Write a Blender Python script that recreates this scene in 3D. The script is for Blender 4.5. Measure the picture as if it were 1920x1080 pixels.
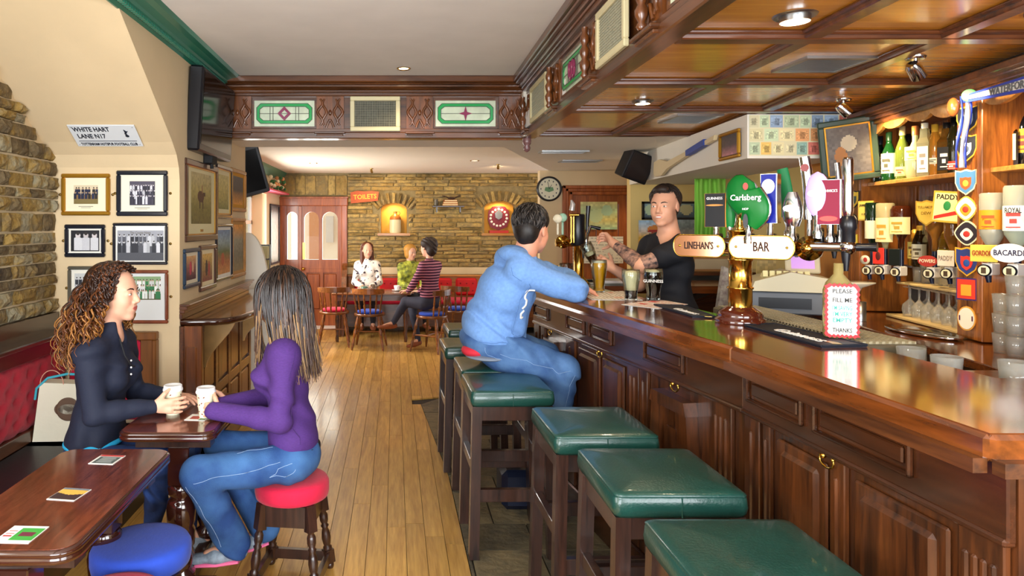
import bpy, math, random, numpy as np
from mathutils import Vector, Matrix, noise
from math import sin, cos, pi, radians
for _o in list(bpy.data.objects): bpy.data.objects.remove(_o)
SC = bpy.context.scene
COL = SC.collection
# ---------------------------------------------------------------- camera, world, light, exposure
FPX, CZ = 1280.0, 1.6
cam = bpy.data.objects.new('camera', bpy.data.cameras.new('camera')); COL.objects.link(cam)
cam.location = (0, 0, CZ); cam.rotation_euler = (pi/2, 0, 0)
cam.data.sensor_fit = 'HORIZONTAL'; cam.data.sensor_width = 36; cam.data.lens = 36*FPX/1920
cam.data.shift_x = 220/1920; cam.data.shift_y = -120/1920; cam.data.clip_start = 0.05
SC.camera = cam
W = bpy.data.worlds.new('world'); SC.world = W; W.use_nodes = True
W.node_tree.nodes['Background'].inputs[0].default_value = (0.93, 0.96, 1.0, 1)
W.node_tree.nodes['Background'].inputs[1].default_value = 1.7
SC.view_settings.view_transform = 'Standard'; SC.view_settings.look = 'None'
SC.cycles.transparent_max_bounces = 40
SC.view_settings.exposure = 0.47; SC.view_settings.gamma = 1; SC.view_settings.use_curve_mapping = False
def area(name, loc, size, power, color, rot=(0, 0, 0), spread=pi):
    l = bpy.data.lights.new(name, 'AREA'); l.shape = 'RECTANGLE'; l.size, l.size_y = size
    l.energy = power; l.color = color; l.spread = spread
    o = bpy.data.objects.new(name, l); COL.objects.link(o); o.location = loc; o.rotation_euler = rot
    return o
# daylight through the street windows behind the camera and the far window
area('street_window_light', (-0.75, -1.45, 1.55), (2.1, 1.7), 130, (0.90, 0.95, 1.0), (radians(90), 0, 0))
area('street_window_light', (2.0, -1.45, 1.55), (2.3, 1.7), 130, (0.90, 0.95, 1.0), (radians(90), 0, 0))
area('side_fill_light', (-1.98, 0.9, 1.6), (1.5, 1.3), 42, (0.92, 0.96, 1.0), (radians(90), 0, radians(-90)))  # added soft fill at the left wall, where no window is built
area('far_window_light', (-1.86, 8.75, 1.45), (1.15, 1.1), 55, (1.0, 0.97, 0.92), (radians(90), 0, radians(-90)))
area('door_glass_light', (-1.25, 11.1, 1.4), (0.95, 0.9), 22, (1.0, 0.96, 0.9), (radians(-90), 0, 0))
def spot(name, loc, power, color=(1, 0.78, 0.5), size=110, rot=(0, 0, 0), r=0.035, blend=0.7):
    l = bpy.data.lights.new(name, 'SPOT'); l.energy = power; l.color = color; l.spot_size = radians(size)
    l.spot_blend = blend; l.shadow_soft_size = r
    o = bpy.data.objects.new(name, l); COL.objects.link(o); o.location = loc; o.rotation_euler = rot
    return o
def aim(o, tgt):
    o.rotation_euler = (Vector(tgt)-Vector(o.location)).to_track_quat('-Z', 'Y').to_euler()
# ---------------------------------------------------------------- helpers
def lin(c):
    if isinstance(c, str):
        c = [int(c[i:i+2], 16)/255 for i in (0, 2, 4)]
    return [(x/12.92 if x <= .04045 else ((x+.055)/1.055)**2.4) for x in c]
def D(u, v, d): return Vector(((u-740)*d/FPX, d, CZ-(v-420)*d/FPX))       # point at depth d
def G(u, v, z):                                                          # point at height z
    d = FPX*(CZ-z)/(v-420); return Vector(((u-740)*d/FPX, d, z))
R = random.Random(7)
def obj(name, me, parent=None):
    o = bpy.data.objects.new(name, me); COL.objects.link(o)
    if parent: o.parent = parent
    return o
def tag(o, label=None, cat=None, group=None, kind=None):
    for k, v in (('label', label), ('category', cat), ('group', group), ('kind', kind)):
        if v: o[k] = v
    return o
WM = {}
def thing(name, label=None, cat=None, loc=(0, 0, 0), rotz=0, group=None, kind=None, rot=None):
    o = obj(name, None); o.location = loc; o.rotation_euler = rot if rot else (0, 0, rotz)
    o.empty_display_size = .1
    WM[o.name] = Matrix.LocRotScale(Vector(loc), o.rotation_euler.to_quaternion(), Vector((1, 1, 1)))
    return tag(o, label, cat, group, kind)
def root_matrix(o):
    while o.parent: o = o.parent
    return WM.get(o.name, Matrix())
class MB:
    """collects shapes; build() links them as ONE mesh object"""
    def __init__(s, M=None): s.v = []; s.f = []; s.m = []; s.sm = []; s.M = M; s.cur = 0; s.smooth = False
    def add(s, vs, fs, smooth=None):
        n = len(s.v)
        if s.M is not None: vs = [s.M @ Vector(p) for p in vs]
        s.v += [tuple(p) for p in vs]
        s.f += [tuple(i+n for i in f) for f in fs]
        s.m += [s.cur]*len(fs); s.sm += [s.smooth if smooth is None else smooth]*len(fs)
        return s
    def box(s, x0, x1, y0, y1, z0, z1, b=0):
        if x0 > x1: x0, x1 = x1, x0
        if y0 > y1: y0, y1 = y1, y0
        if z0 > z1: z0, z1 = z1, z0
        X, Y, Z = (x0, x1), (y0, y1), (z0, z1)
        if b <= 0:
            vs = [(X[i], Y[j], Z[k]) for i in (0, 1) for j in (0, 1) for k in (0, 1)]
            return s.add(vs, [(0, 1, 3, 2), (4, 6, 7, 5), (0, 4, 5, 1), (2, 3, 7, 6), (0, 2, 6, 4), (1, 5, 7, 3)], False)
        b = min(b, (x1-x0)*.49, (y1-y0)*.49, (z1-z0)*.49)
        vs = []; ix = {}
        for i in (0, 1):
            for j in (0, 1):
                for k in (0, 1):
                    sx, sy, sz = 1-2*i, 1-2*j, 1-2*k
                    for a in range(3):
                        ix[i, j, k, a] = len(vs)
                        vs.append((X[i]+(0 if a == 0 else sx*b), Y[j]+(0 if a == 1 else sy*b), Z[k]+(0 if a == 2 else sz*b)))
        fs = []
        for i in (0, 1):
            q = [ix[i, 0, 0, 0], ix[i, 1, 0, 0], ix[i, 1, 1, 0], ix[i, 0, 1, 0]]; fs.append(q if i else q[::-1])
            q = [ix[0, i, 0, 1], ix[0, i, 1, 1], ix[1, i, 1, 1], ix[1, i, 0, 1]]; fs.append(q if i else q[::-1])
            q = [ix[0, 0, i, 2], ix[1, 0, i, 2], ix[1, 1, i, 2], ix[0, 1, i, 2]]; fs.append(q if i else q[::-1])
        for i in (0, 1):
            for j in (0, 1):
                fs.append([ix[i, j, 0, 0], ix[i, j, 1, 0], ix[i, j, 1, 1], ix[i, j, 0, 1]])
                fs.append([ix[i, 0, j, 0], ix[i, 1, j, 0], ix[i, 1, j, 2], ix[i, 0, j, 2]])
                fs.append([ix[0, i, j, 1], ix[1, i, j, 1], ix[1, i, j, 2], ix[0, i, j, 2]])
                for k in (0, 1): fs.append([ix[i, j, k, 0], ix[i, j, k, 1], ix[i, j, k, 2]])
        return s.add(vs, fs, False)
    def prism(s, poly, a, b, axis='z'):
        """polygon extruded along an axis; poly in the two other axes (cyclic order x>y>z dropped)"""
        def P(p, t):
            if axis == 'z': return (p[0], p[1], t)
            if axis == 'y': return (p[0], t, p[1])
            return (t, p[0], p[1])
        n = len(poly)
        vs = [P(p, a) for p in poly]+[P(p, b) for p in poly]
        fs = [tuple(range(n))[::-1], tuple(range(n, 2*n))]+[(i, (i+1) % n, n+(i+1) % n, n+i) for i in range(n)]
        return s.add(vs, fs, False)
    def tube(s, pts, r, n=8, cap=True, smooth=True, flat=None):
        pts = [Vector(p) for p in pts]; m = len(pts)
        rs = r if isinstance(r, (list, tuple)) else [r]*m
        vs = []; up = None
        for i, p in enumerate(pts):
            t = (pts[min(i+1, m-1)]-pts[max(i-1, 0)])
            t = t.normalized() if t.length > 1e-9 else Vector((0, 0, 1))
            if up is None:
                up = Vector((0, 0, 1)) if abs(t.z) < .6 else Vector((1, 0, 0))
            e = t.cross(up)
            if e.length < 1e-6: e = t.orthogonal()
            e.normalize(); up = e.cross(t).normalized()
            for k in range(n):
                a = 2*pi*k/n
                vs.append(p+e*(cos(a)*rs[i])+up*(sin(a)*rs[i]*(flat or 1)))
        fs = [(i*n+k, i*n+(k+1) % n, (i+1)*n+(k+1) % n, (i+1)*n+k) for i in range(m-1) for k in range(n)]
        s.add(vs, fs, smooth)
        if cap:
            s.add([vs[k] for k in range(n)], [tuple(range(n))[::-1]], False)
            s.add([vs[(m-1)*n+k] for k in range(n)], [tuple(range(n))], False)
        return s
    def bar(s, a, b, w, h=None, up=(0, 0, 1)):
        a, b = Vector(a), Vector(b); h = h or w; t = (b-a).normalized()
        e = t.cross(Vector(up))
        if e.length < 1e-4: e = t.cross(Vector((1, 0, 0)))
        e.normalize(); q = e.cross(t)
        c = [(-1, -1), (1, -1), (1, 1), (-1, 1)]
        vs = [p+e*(i*w/2)+q*(j*h/2) for p in (a, b) for i, j in c]
        return s.add(vs, [(3, 2, 1, 0), (4, 5, 6, 7)]+[(i, (i+1) % 4, 4+(i+1) % 4, 4+i) for i in range(4)], False)
    def lathe(s, prof, c=(0, 0, 0), n=20, axis=(0, 0, 1), smooth=True, cap=True):
        """prof: list of (r, h) from low to high along axis"""
        c = Vector(c); ax = Vector(axis).normalized(); e = ax.orthogonal().normalized(); q = ax.cross(e)
        if abs(ax.z) > .99: e, q = Vector((1, 0, 0)), Vector((0, 1, 0))*(1 if ax.z > 0 else -1)
        vs = []
        for r, h in prof:
            for k in range(n):
                a = 2*pi*k/n; vs.append(c+ax*h+e*(r*cos(a))+q*(r*sin(a)))
        m = len(prof)
        fs = [(i*n+k, i*n+(k+1) % n, (i+1)*n+(k+1) % n, (i+1)*n+k) for i in range(m-1) for k in range(n)]
        s.add(vs, fs, smooth)
        if cap:
            if prof[0][0] > 1e-5: s.add(vs[:n], [tuple(range(n))[::-1]], False)
            if prof[-1][0] > 1e-5: s.add(vs[-n:], [tuple(range(n))], False)
        return s
    def ball(s, c, r, n=12, m=8, rot=None):
        r = r if isinstance(r, (tuple, list)) else (r, r, r)
        vs = []; c = Vector(c)
        for i in range(m+1):
            t = pi*i/m
            for k in range(n):
                a = 2*pi*k/n
                p = Vector((r[0]*sin(t)*cos(a), r[1]*sin(t)*sin(a), -r[2]*cos(t)))
                if rot is not None: p = rot @ p
                vs.append(c+p)
        return s.add(vs, [(i*n+k, i*n+(k+1) % n, (i+1)*n+(k+1) % n, (i+1)*n+k) for i in range(m) for k in range(n)], True)
    def mesh(s, name, mats):
        me = bpy.data.meshes.new(name); me.from_pydata(s.v, [], s.f)
        for m in (mats if isinstance(mats, (list, tuple)) else [mats]): me.materials.append(m)
        me.polygons.foreach_set('material_index', s.m); me.polygons.foreach_set('use_smooth', s.sm)
        me.update(); return me
    def build(s, name, mats, parent=None, world=False):
        if world and parent is not None:
            I = root_matrix(parent).inverted(); s.v = [tuple(I @ Vector(p)) for p in s.v]
        return obj(name, s.mesh(name, mats), parent)
def frame(o, dx, up=(0, 0, 1)):
    """matrix: local x along dx, local z up, local y = z cross x"""
    x = Vector(dx).normalized(); z = Vector(up); y = z.cross(x).normalized()
    M = Matrix((x, y, z)).transposed().to_4x4(); M.translation = Vector(o); return M
def dup(root, loc=None, rotz=None, label=None, group=None):
    r = root.copy(); COL.objects.link(r)
    if loc is not None: r.location = loc
    if rotz is not None: r.rotation_euler = (0, 0, rotz)
    WM[r.name] = Matrix.LocRotScale(Vector(r.location), r.rotation_euler.to_quaternion(), Vector((1, 1, 1)))
    if label: r['label'] = label
    if group: r['group'] = group
    def cp(a, b):
        for ch in list(a.children):
            c = ch.copy(); COL.objects.link(c); c.parent = b; cp(ch, c)
    cp(root, r); return r
# ---------------------------------------------------------------- materials
MATS = {}
def mat(name, col, rough=.5, metal=0, spec=.5, noise_amt=0, nscale=8, bump=0, bscale=60, coat=0, trans=0, emit=None, estr=1,
        alpha=1, ior=1.45, sheen=0, stretch=(1, 1, 1), col2=None, rvar=0):
    if name in MATS: return MATS[name]
    m = bpy.data.materials.new(name); m.use_nodes = True; nt = m.node_tree; N = nt.nodes; L = nt.links
    b = N['Principled BSDF']; c = lin(col)
    b.inputs['Base Color'].default_value = (*c, 1); b.inputs['Roughness'].default_value = rough
    b.inputs['Metallic'].default_value = metal; b.inputs['Specular IOR Level'].default_value = spec
    b.inputs['Coat Weight'].default_value = coat; b.inputs['Coat Roughness'].default_value = .08
    b.inputs['Transmission Weight'].default_value = trans; b.inputs['IOR'].default_value = ior
    b.inputs['Sheen Weight'].default_value = sheen
    if emit: b.inputs['Emission Color'].default_value = (*lin(emit), 1); b.inputs['Emission Strength'].default_value = estr
    if alpha < 1: b.inputs['Alpha'].default_value = alpha
    tc = N.new('ShaderNodeTexCoord'); mp = N.new('ShaderNodeMapping'); mp.inputs['Scale'].default_value = stretch
    L.new(tc.outputs['Object'], mp.inputs['Vector'])
    if noise_amt or col2:
        n = N.new('ShaderNodeTexNoise'); n.inputs['Scale'].default_value = nscale; n.inputs['Detail'].default_value = 5
        L.new(mp.outputs[0], n.inputs['Vector'])
        r = N.new('ShaderNodeValToRGB'); L.new(n.outputs['Fac'], r.inputs[0])
        c2 = lin(col2) if col2 else [x*(1-noise_amt) for x in c]
        c1 = c if col2 else [min(1, x*(1+noise_amt)) for x in c]
        r.color_ramp.elements[0].position = .32; r.color_ramp.elements[1].position = .68
        r.color_ramp.elements[0].color = (*c2, 1); r.color_ramp.elements[1].color = (*c1, 1)
        L.new(r.outputs[0], b.inputs['Base Color'])
        if rvar:
            mr = N.new('ShaderNodeMapRange'); mr.inputs['To Min'].default_value = max(0, rough-rvar); mr.inputs['To Max'].default_value = rough+rvar
            L.new(n.outputs['Fac'], mr.inputs['Value']); L.new(mr.outputs[0], b.inputs['Roughness'])
    if bump:
        n2 = N.new('ShaderNodeTexNoise'); n2.inputs['Scale'].default_value = bscale; n2.inputs['Detail'].default_value = 4
        L.new(mp.outputs[0], n2.inputs['Vector'])
        bp = N.new('ShaderNodeBump'); bp.inputs['Strength'].default_value = bump; bp.inputs['Distance'].default_value = .01
        L.new(n2.outputs['Fac'], bp.inputs['Height']); L.new(bp.outputs[0], b.inputs['Normal'])
    MATS[name] = m; return m
def wood(name, c1, c2, axis='x', rough=.35, coat=.3, scale=6, vary=.25, bump=.05, c3=None):
    """streaky grain along an axis; a little variation from object to object"""
    if name in MATS: return MATS[name]
    m = bpy.data.materials.new(name); m.use_nodes = True; nt = m.node_tree; N = nt.nodes; L = nt.links
    b = N['Principled BSDF']; b.inputs['Roughness'].default_value = rough
    b.inputs['Coat Weight'].default_value = coat; b.inputs['Coat Roughness'].default_value = .12
    tc = N.new('ShaderNodeTexCoord'); mp = N.new('ShaderNodeMapping')
    st = {'x': (.08, 1, 1), 'y': (1, .08, 1), 'z': (1, 1, .08)}[axis]
    mp.inputs['Scale'].default_value = [k*scale for k in st]
    oi = N.new('ShaderNodeObjectInfo'); cmb = N.new('ShaderNodeVectorMath'); cmb.operation = 'ADD'
    ml = N.new('ShaderNodeMath'); ml.operation = 'MULTIPLY'; ml.inputs[1].default_value = 37
    L.new(oi.outputs['Random'], ml.inputs[0]); L.new(tc.outputs['Object'], cmb.inputs[0]); L.new(ml.outputs[0], cmb.inputs[1])
    L.new(cmb.outputs[0], mp.inputs['Vector'])
    n = N.new('ShaderNodeTexNoise'); n.inputs['Scale'].default_value = 1.6; n.inputs['Detail'].default_value = 8; n.inputs['Distortion'].default_value = 1.3
    n.inputs['Roughness'].default_value = .62
    n3 = N.new('ShaderNodeTexNoise'); n3.inputs['Scale'].default_value = 9; n3.inputs['Detail'].default_value = 3
    L.new(mp.outputs[0], n.inputs['Vector']); L.new(mp.outputs[0], n3.inputs['Vector'])
    mixf = N.new('ShaderNodeMath'); mixf.operation = 'MULTIPLY_ADD'; mixf.inputs[1].default_value = .35
    sub = N.new('ShaderNodeMath'); sub.operation = 'MULTIPLY_ADD'; sub.inputs[1].default_value = .65; sub.inputs[2].default_value = 0
    L.new(n.outputs['Fac'], sub.inputs[0]); L.new(n3.outputs['Fac'], mixf.inputs[0]); L.new(sub.outputs[0], mixf.inputs[2])
    r = N.new('ShaderNodeValToRGB'); L.new(mixf.outputs[0], r.inputs[0])
    r.color_ramp.elements[0].position = .36; r.color_ramp.elements[1].position = .64
    r.color_ramp.elements[0].color = (*lin(c2), 1); r.color_ramp.elements[1].color = (*lin(c1), 1)
    if c3: e = r.color_ramp.elements.new(.5); e.color = (*lin(c3), 1)
    hsv = N.new('ShaderNodeHueSaturation'); mr = N.new('ShaderNodeMapRange')
    mr.inputs['To Min'].default_value = 1-vary; mr.inputs['To Max'].default_value = 1+vary
    L.new(oi.outputs['Random'], mr.inputs['Value']); L.new(mr.outputs[0], hsv.inputs['Value'])
    L.new(r.outputs[0], hsv.inputs['Color']); L.new(hsv.outputs[0], b.inputs['Base Color'])
    if bump:
        bp = N.new('ShaderNodeBump'); bp.inputs['Strength'].default_value = bump; bp.inputs['Distance'].default_value = .01
        L.new(mixf.outputs[0], bp.inputs['Height']); L.new(bp.outputs[0], b.inputs['Normal'])
    MATS[name] = m; return m
def stone_mat(name, cols, rough=.9, bump=.5, bscale=22, patch=9):
    if name in MATS: return MATS[name]
    m = bpy.data.materials.new(name); m.use_nodes = True; nt = m.node_tree; N = nt.nodes; L = nt.links
    b = N['Principled BSDF']; b.inputs['Roughness'].default_value = rough; b.inputs['Specular IOR Level'].default_value = .25
    tc = N.new('ShaderNodeTexCoord'); oi = N.new('ShaderNodeObjectInfo')
    n = N.new('ShaderNodeTexNoise'); n.inputs['Scale'].default_value = patch; n.inputs['Detail'].default_value = 7; n.inputs['Roughness'].default_value = .65
    ofs = N.new('ShaderNodeVectorMath'); ofs.operation = 'ADD'; ml = N.new('ShaderNodeMath'); ml.operation = 'MULTIPLY'; ml.inputs[1].default_value = 53
    gp = N.new('ShaderNodeNewGeometry'); L.new(oi.outputs['Random'], ml.inputs[0]); L.new(gp.outputs['Position'], ofs.inputs[0]); L.new(ml.outputs[0], ofs.inputs[1])
    L.new(ofs.outputs[0], n.inputs['Vector'])
    a = N.new('ShaderNodeMath'); a.operation = 'MULTIPLY_ADD'; a.inputs[1].default_value = .55
    s = N.new('ShaderNodeMath'); s.operation = 'MULTIPLY_ADD'; s.inputs[1].default_value = .9; s.inputs[2].default_value = -.22
    L.new(n.outputs['Fac'], s.inputs[0]); L.new(oi.outputs['Random'], a.inputs[0]); L.new(s.outputs[0], a.inputs[2])
    r = N.new('ShaderNodeValToRGB'); L.new(a.outputs[0], r.inputs[0])
    r.color_ramp.elements[0].position = .05; r.color_ramp.elements[1].position = .95
    r.color_ramp.elements[0].color = (*lin(cols[0]), 1); r.color_ramp.elements[1].color = (*lin(cols[-1]), 1)
    for i, c in enumerate(cols[1:-1]):
        e = r.color_ramp.elements.new(.05+.9*(i+1)/(len(cols)-1)); e.color = (*lin(c), 1)
    L.new(r.outputs[0], b.inputs['Base Color'])
    n2 = N.new('ShaderNodeTexNoise'); n2.inputs['Scale'].default_value = bscale; n2.inputs['Detail'].default_value = 8
    L.new(ofs.outputs[0], n2.inputs['Vector'])
    bp = N.new('ShaderNodeBump'); bp.inputs['Strength'].default_value = bump; bp.inputs['Distance'].default_value = .03
    L.new(n2.outputs['Fac'], bp.inputs['Height']); L.new(bp.outputs[0], b.inputs['Normal'])
    MATS[name] = m; return m
def print_mat(name='print', rough=.45, emit=0, coat=0, metal=0):
    if name in MATS: return MATS[name]
    m = bpy.data.materials.new(name); m.use_nodes = True; nt = m.node_tree
    b = nt.nodes['Principled BSDF']; b.inputs['Roughness'].default_value = rough; b.inputs['Coat Weight'].default_value = coat
    b.inputs['Metallic'].default_value = metal
    a = nt.nodes.new('ShaderNodeVertexColor'); a.layer_name = 'Col'
    nt.links.new(a.outputs[0], b.inputs['Base Color'])
    if emit:
        nt.links.new(a.outputs[0], b.inputs['Emission Color']); b.inputs['Emission Strength'].default_value = emit
    MATS[name] = m; return m
def rgb(h): return np.array(lin(h))
def sheet(name, w, h, img, M, parent=None, curve=None, world=True, mat_=None):
    """flat print: a grid w x h metres (local x right, z up, centred) coloured per cell from img[rows,cols,3] (linear, row 0 on top)"""
    ny, nx = img.shape[:2]
    vs = []
    for j in range(ny+1):
        for i in range(nx+1):
            x, z = (i/nx-.5)*w, (.5-j/ny)*h; y = 0
            if curve: a = x/curve; x, y = sin(a)*curve, curve*(1-cos(a))
            vs.append(M @ Vector((x, y, z)))
    if world and parent is not None:
        I = root_matrix(parent).inverted(); vs = [I @ v for v in vs]
    fs = [(j*(nx+1)+i, (j+1)*(nx+1)+i, (j+1)*(nx+1)+i+1, j*(nx+1)+i+1) for j in range(ny) for i in range(nx)]
    me = bpy.data.meshes.new(name); me.from_pydata([tuple(v) for v in vs], [], fs)
    ca = me.color_attributes.new('Col', 'FLOAT_COLOR', 'CORNER')
    c = np.concatenate([img.reshape(-1, 3), np.ones((nx*ny, 1))], 1)
    ca.data.foreach_set('color', np.repeat(c, 4, 0).astype(np.float32).ravel())
    me.materials.append(mat_ or print_mat()); me.update()
    return obj(name, me, parent)
def txt(name, s, size, M, mat_, parent=None, align='CENTER', depth=.001, world=True, sx=1, maxw=None, bold=.015):
    cu = bpy.data.curves.new('txt', 'FONT'); cu.body = s; cu.size = size; cu.align_x = align; cu.align_y = 'CENTER'; cu.extrude = depth
    cu.resolution_u = 2; cu.offset = size*bold
    to = bpy.data.objects.new('txt', cu); me = bpy.data.meshes.new_from_object(to); bpy.data.objects.remove(to)
    ws = [v.co.x for v in me.vertices]
    if maxw and ws and max(ws)-min(ws) > 0: sx = maxw/(max(ws)-min(ws))
    B = Matrix(((sx, 0, 0, 0), (0, 0, -1, 0), (0, 1, 0, 0), (0, 0, 0, 1)))
    T = M @ B
    if world and parent is not None: T = root_matrix(parent).inverted() @ T
    me.transform(T); me.materials.clear(); me.materials.append(mat_); me.name = name
    return obj(name, me, parent)
# ---------------------------------------------------------------- signed-distance bodies (smooth, continuous)
def cap(a, b, r0, r1=None, k=.02, flat=None): return ('c', Vector(a), Vector(b), r0, r0 if r1 is None else r1, k, flat)
def ell(c, r, k=.02, rot=None): return ('e', Vector(c), r if isinstance(r, (tuple, list)) else (r, r, r), rot, k)
def cut(c, r, k=.008, rot=None): return ('x', Vector(c), r if isinstance(r, (tuple, list)) else (r, r, r), rot, k)
def sdf(prims, h, wob=None):
    mn = np.array([1e9]*3); mx = -mn; bb = []
    for p in prims:
        if p[0] == 'c':
            lo = np.minimum(p[1], p[2])-max(p[3], p[4])*(1.0 if not p[6] else max(1, p[6][1])); hi = np.maximum(p[1], p[2])+max(p[3], p[4])*(1.0 if not p[6] else max(1, p[6][1]))
        else:
            rr = max(p[2]); lo = np.array(p[1])-rr; hi = np.array(p[1])+rr
        bb.append((np.array(lo), np.array(hi)))
        if p[0] != 'x': mn = np.minimum(mn, lo); mx = np.maximum(mx, hi)
    mn = mn-3*h; mx = mx+3*h; n = np.ceil((mx-mn)/h).astype(int)+1
    BIG = .08
    f = np.full(n, BIG, np.float32)
    for p, (lo, hi) in zip(prims, bb):
        k = p[5] if p[0] == 'c' else p[4]
        i0 = np.maximum(0, ((lo-k-2*h-mn)/h).astype(int)); i1 = np.minimum(n, ((hi+k+2*h-mn)/h).astype(int)+2)
        if (i1 <= i0).any(): continue
        X = (mn[0]+h*np.arange(i0[0], i1[0])).astype(np.float32)[:, None, None]
        Y = (mn[1]+h*np.arange(i0[1], i1[1])).astype(np.float32)[None, :, None]
        Z = (mn[2]+h*np.arange(i0[2], i1[2])).astype(np.float32)[None, None, :]
        if p[0] == 'c':
            a, b = p[1], p[2]; ba = b-a; L2 = max(ba.length_squared, 1e-10)
            x, y, z = X-a.x, Y-a.y, Z-a.z
            t = np.clip((x*ba.x+y*ba.y+z*ba.z)/L2, 0, 1)
            x, y, z = x-t*ba.x, y-t*ba.y, z-t*ba.z
            d2 = x*x+y*y+z*z
            if p[6]:
                nn = Vector(p[6][0]).normalized(); q = x*nn.x+y*nn.y+z*nn.z; d2 = d2+q*q*(1/p[6][1]**2-1)
            g = np.sqrt(np.maximum(d2, 0))-(p[3]+(p[4]-p[3])*t)
        else:
            c, r, rot = p[1], p[2], p[3]
            x, y, z = X-c.x, Y-c.y, Z-c.z
            if rot is not None:
                Q = rot.transposed() if hasattr(rot, 'transposed') else rot
                x, y, z = [Q[i][0]*x+Q[i][1]*y+Q[i][2]*z for i in range(3)]
            k0 = np.sqrt((x/r[0])**2+(y/r[1])**2+(z/r[2])**2); k1 = np.sqrt((x/r[0]**2)**2+(y/r[1]**2)**2+(z/r[2]**2)**2)
            g = k0*(k0-1)/np.maximum(k1, 1e-6)
        s = f[i0[0]:i1[0], i0[1]:i1[1], i0[2]:i1[2]]
        if p[0] == 'x': g = -g; hh = np.clip(.5-.5*(s-g)/k, 0, 1); s[...] = s*(1-hh)+g*hh+k*hh*(1-hh)
        else: hh = np.clip(.5+.5*(s-g)/k, 0, 1); s[...] = s*(1-hh)+g*hh-k*hh*(1-hh)
    if wob: f += wob(mn, n, h)
    return f, mn
def nets(f, mn, h):
    s = f < 0
    a = s[:-1, :-1, :-1].astype(np.int8)
    c = a.copy()
    for i in (0, 1):
        for j in (0, 1):
            for k in (0, 1):
                if i+j+k: c += s[i:s.shape[0]-1+i, j:s.shape[1]-1+j, k:s.shape[2]-1+k]
    act = (c > 0) & (c < 8); I = np.argwhere(act)
    idx = np.full(act.shape, -1, np.int32); idx[act] = np.arange(len(I))
    cr = {(i, j, k): f[I[:, 0]+i, I[:, 1]+j, I[:, 2]+k] for i in (0, 1) for j in (0, 1) for k in (0, 1)}
    pos = np.zeros((len(I), 3)); cnt = np.zeros(len(I))
    for a0 in cr:
        for ax in range(3):
            if a0[ax]: continue
            b0 = list(a0); b0[ax] = 1; b0 = tuple(b0)
            va, vb = cr[a0], cr[b0]; m = (va < 0) != (vb < 0)
            t = np.where(m, va/np.where(m, va-vb, 1), 0)
            p = np.array(a0, float)[None, :].repeat(len(I), 0); p[:, ax] = t
            pos[m] += p[m]; cnt[m] += 1
    V = (I+pos/np.maximum(cnt, 1)[:, None])*h+mn
    F = []
    for ax in range(3):
        u, w = (ax+1) % 3, (ax+2) % 3
        sl0 = [slice(None)]*3; sl1 = [slice(None)]*3; sl0[ax] = slice(0, -1); sl1[ax] = slice(1, None)
        A, B = s[tuple(sl0)], s[tuple(sl1)]; E = np.argwhere(A != B)
        E = E[(E[:, u] > 0) & (E[:, w] > 0) & (E[:, u] < f.shape[u]-1) & (E[:, w] < f.shape[w]-1)]
        ins = A[E[:, 0], E[:, 1], E[:, 2]]
        def at(du, dw):
            q = E.copy(); q[:, u] += du; q[:, w] += dw; return idx[q[:, 0], q[:, 1], q[:, 2]]
        q = np.stack([at(-1, -1), at(0, -1), at(0, 0), at(-1, 0)], 1)
        q[~ins] = q[~ins][:, ::-1]; F.append(q)
    F = np.concatenate(F); return V, F[(F >= 0).all(1)]
def blob(name, prims, h, mats, parent=None, paint=None, wob=None, world=True, relax=1):
    """one continuous mesh from smooth-blended shapes; paint: list of (fn(centres)->mask, material index)"""
    f, mn = sdf(prims, h, wob); V, F = nets(f, mn, h)
    for _ in range(relax):                                  # light smoothing
        A = np.zeros_like(V); C = np.zeros(len(V))
        for i in range(4):
            for j in (1, 3):
                np.add.at(A, F[:, i], V[F[:, (i+j) % 4]]); np.add.at(C, F[:, i], 1)
        V = V*.5+.5*A/np.maximum(C, 1)[:, None]
    mi = np.zeros(len(F), np.int32)
    if paint:
        c = V[F].mean(1)
        for fn, i in paint: mi[fn(c)] = i
    if world and parent is not None:
        I = np.array(root_matrix(parent).inverted()); V = V @ I[:3, :3].T+I[:3, 3]
    me = bpy.data.meshes.new(name); me.vertices.add(len(V)); me.vertices.foreach_set('co', V.astype(np.float32).ravel())
    me.loops.add(len(F)*4); me.loops.foreach_set('vertex_index', F.astype(np.int32).ravel())
    me.polygons.add(len(F)); me.polygons.foreach_set('loop_start', np.arange(0, len(F)*4, 4, dtype=np.int32))
    me.polygons.foreach_set('loop_total', np.full(len(F), 4, np.int32))
    for m in (mats if isinstance(mats, (list, tuple)) else [mats]): me.materials.append(m)
    me.polygons.foreach_set('material_index', mi); me.polygons.foreach_set('use_smooth', np.ones(len(F), bool))
    me.update(calc_edges=True); me.validate()
    return obj(name, me, parent)
def inell(c, r): return lambda p: (((p-np.array(c))/np.array(r))**2).sum(1) < 1
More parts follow.
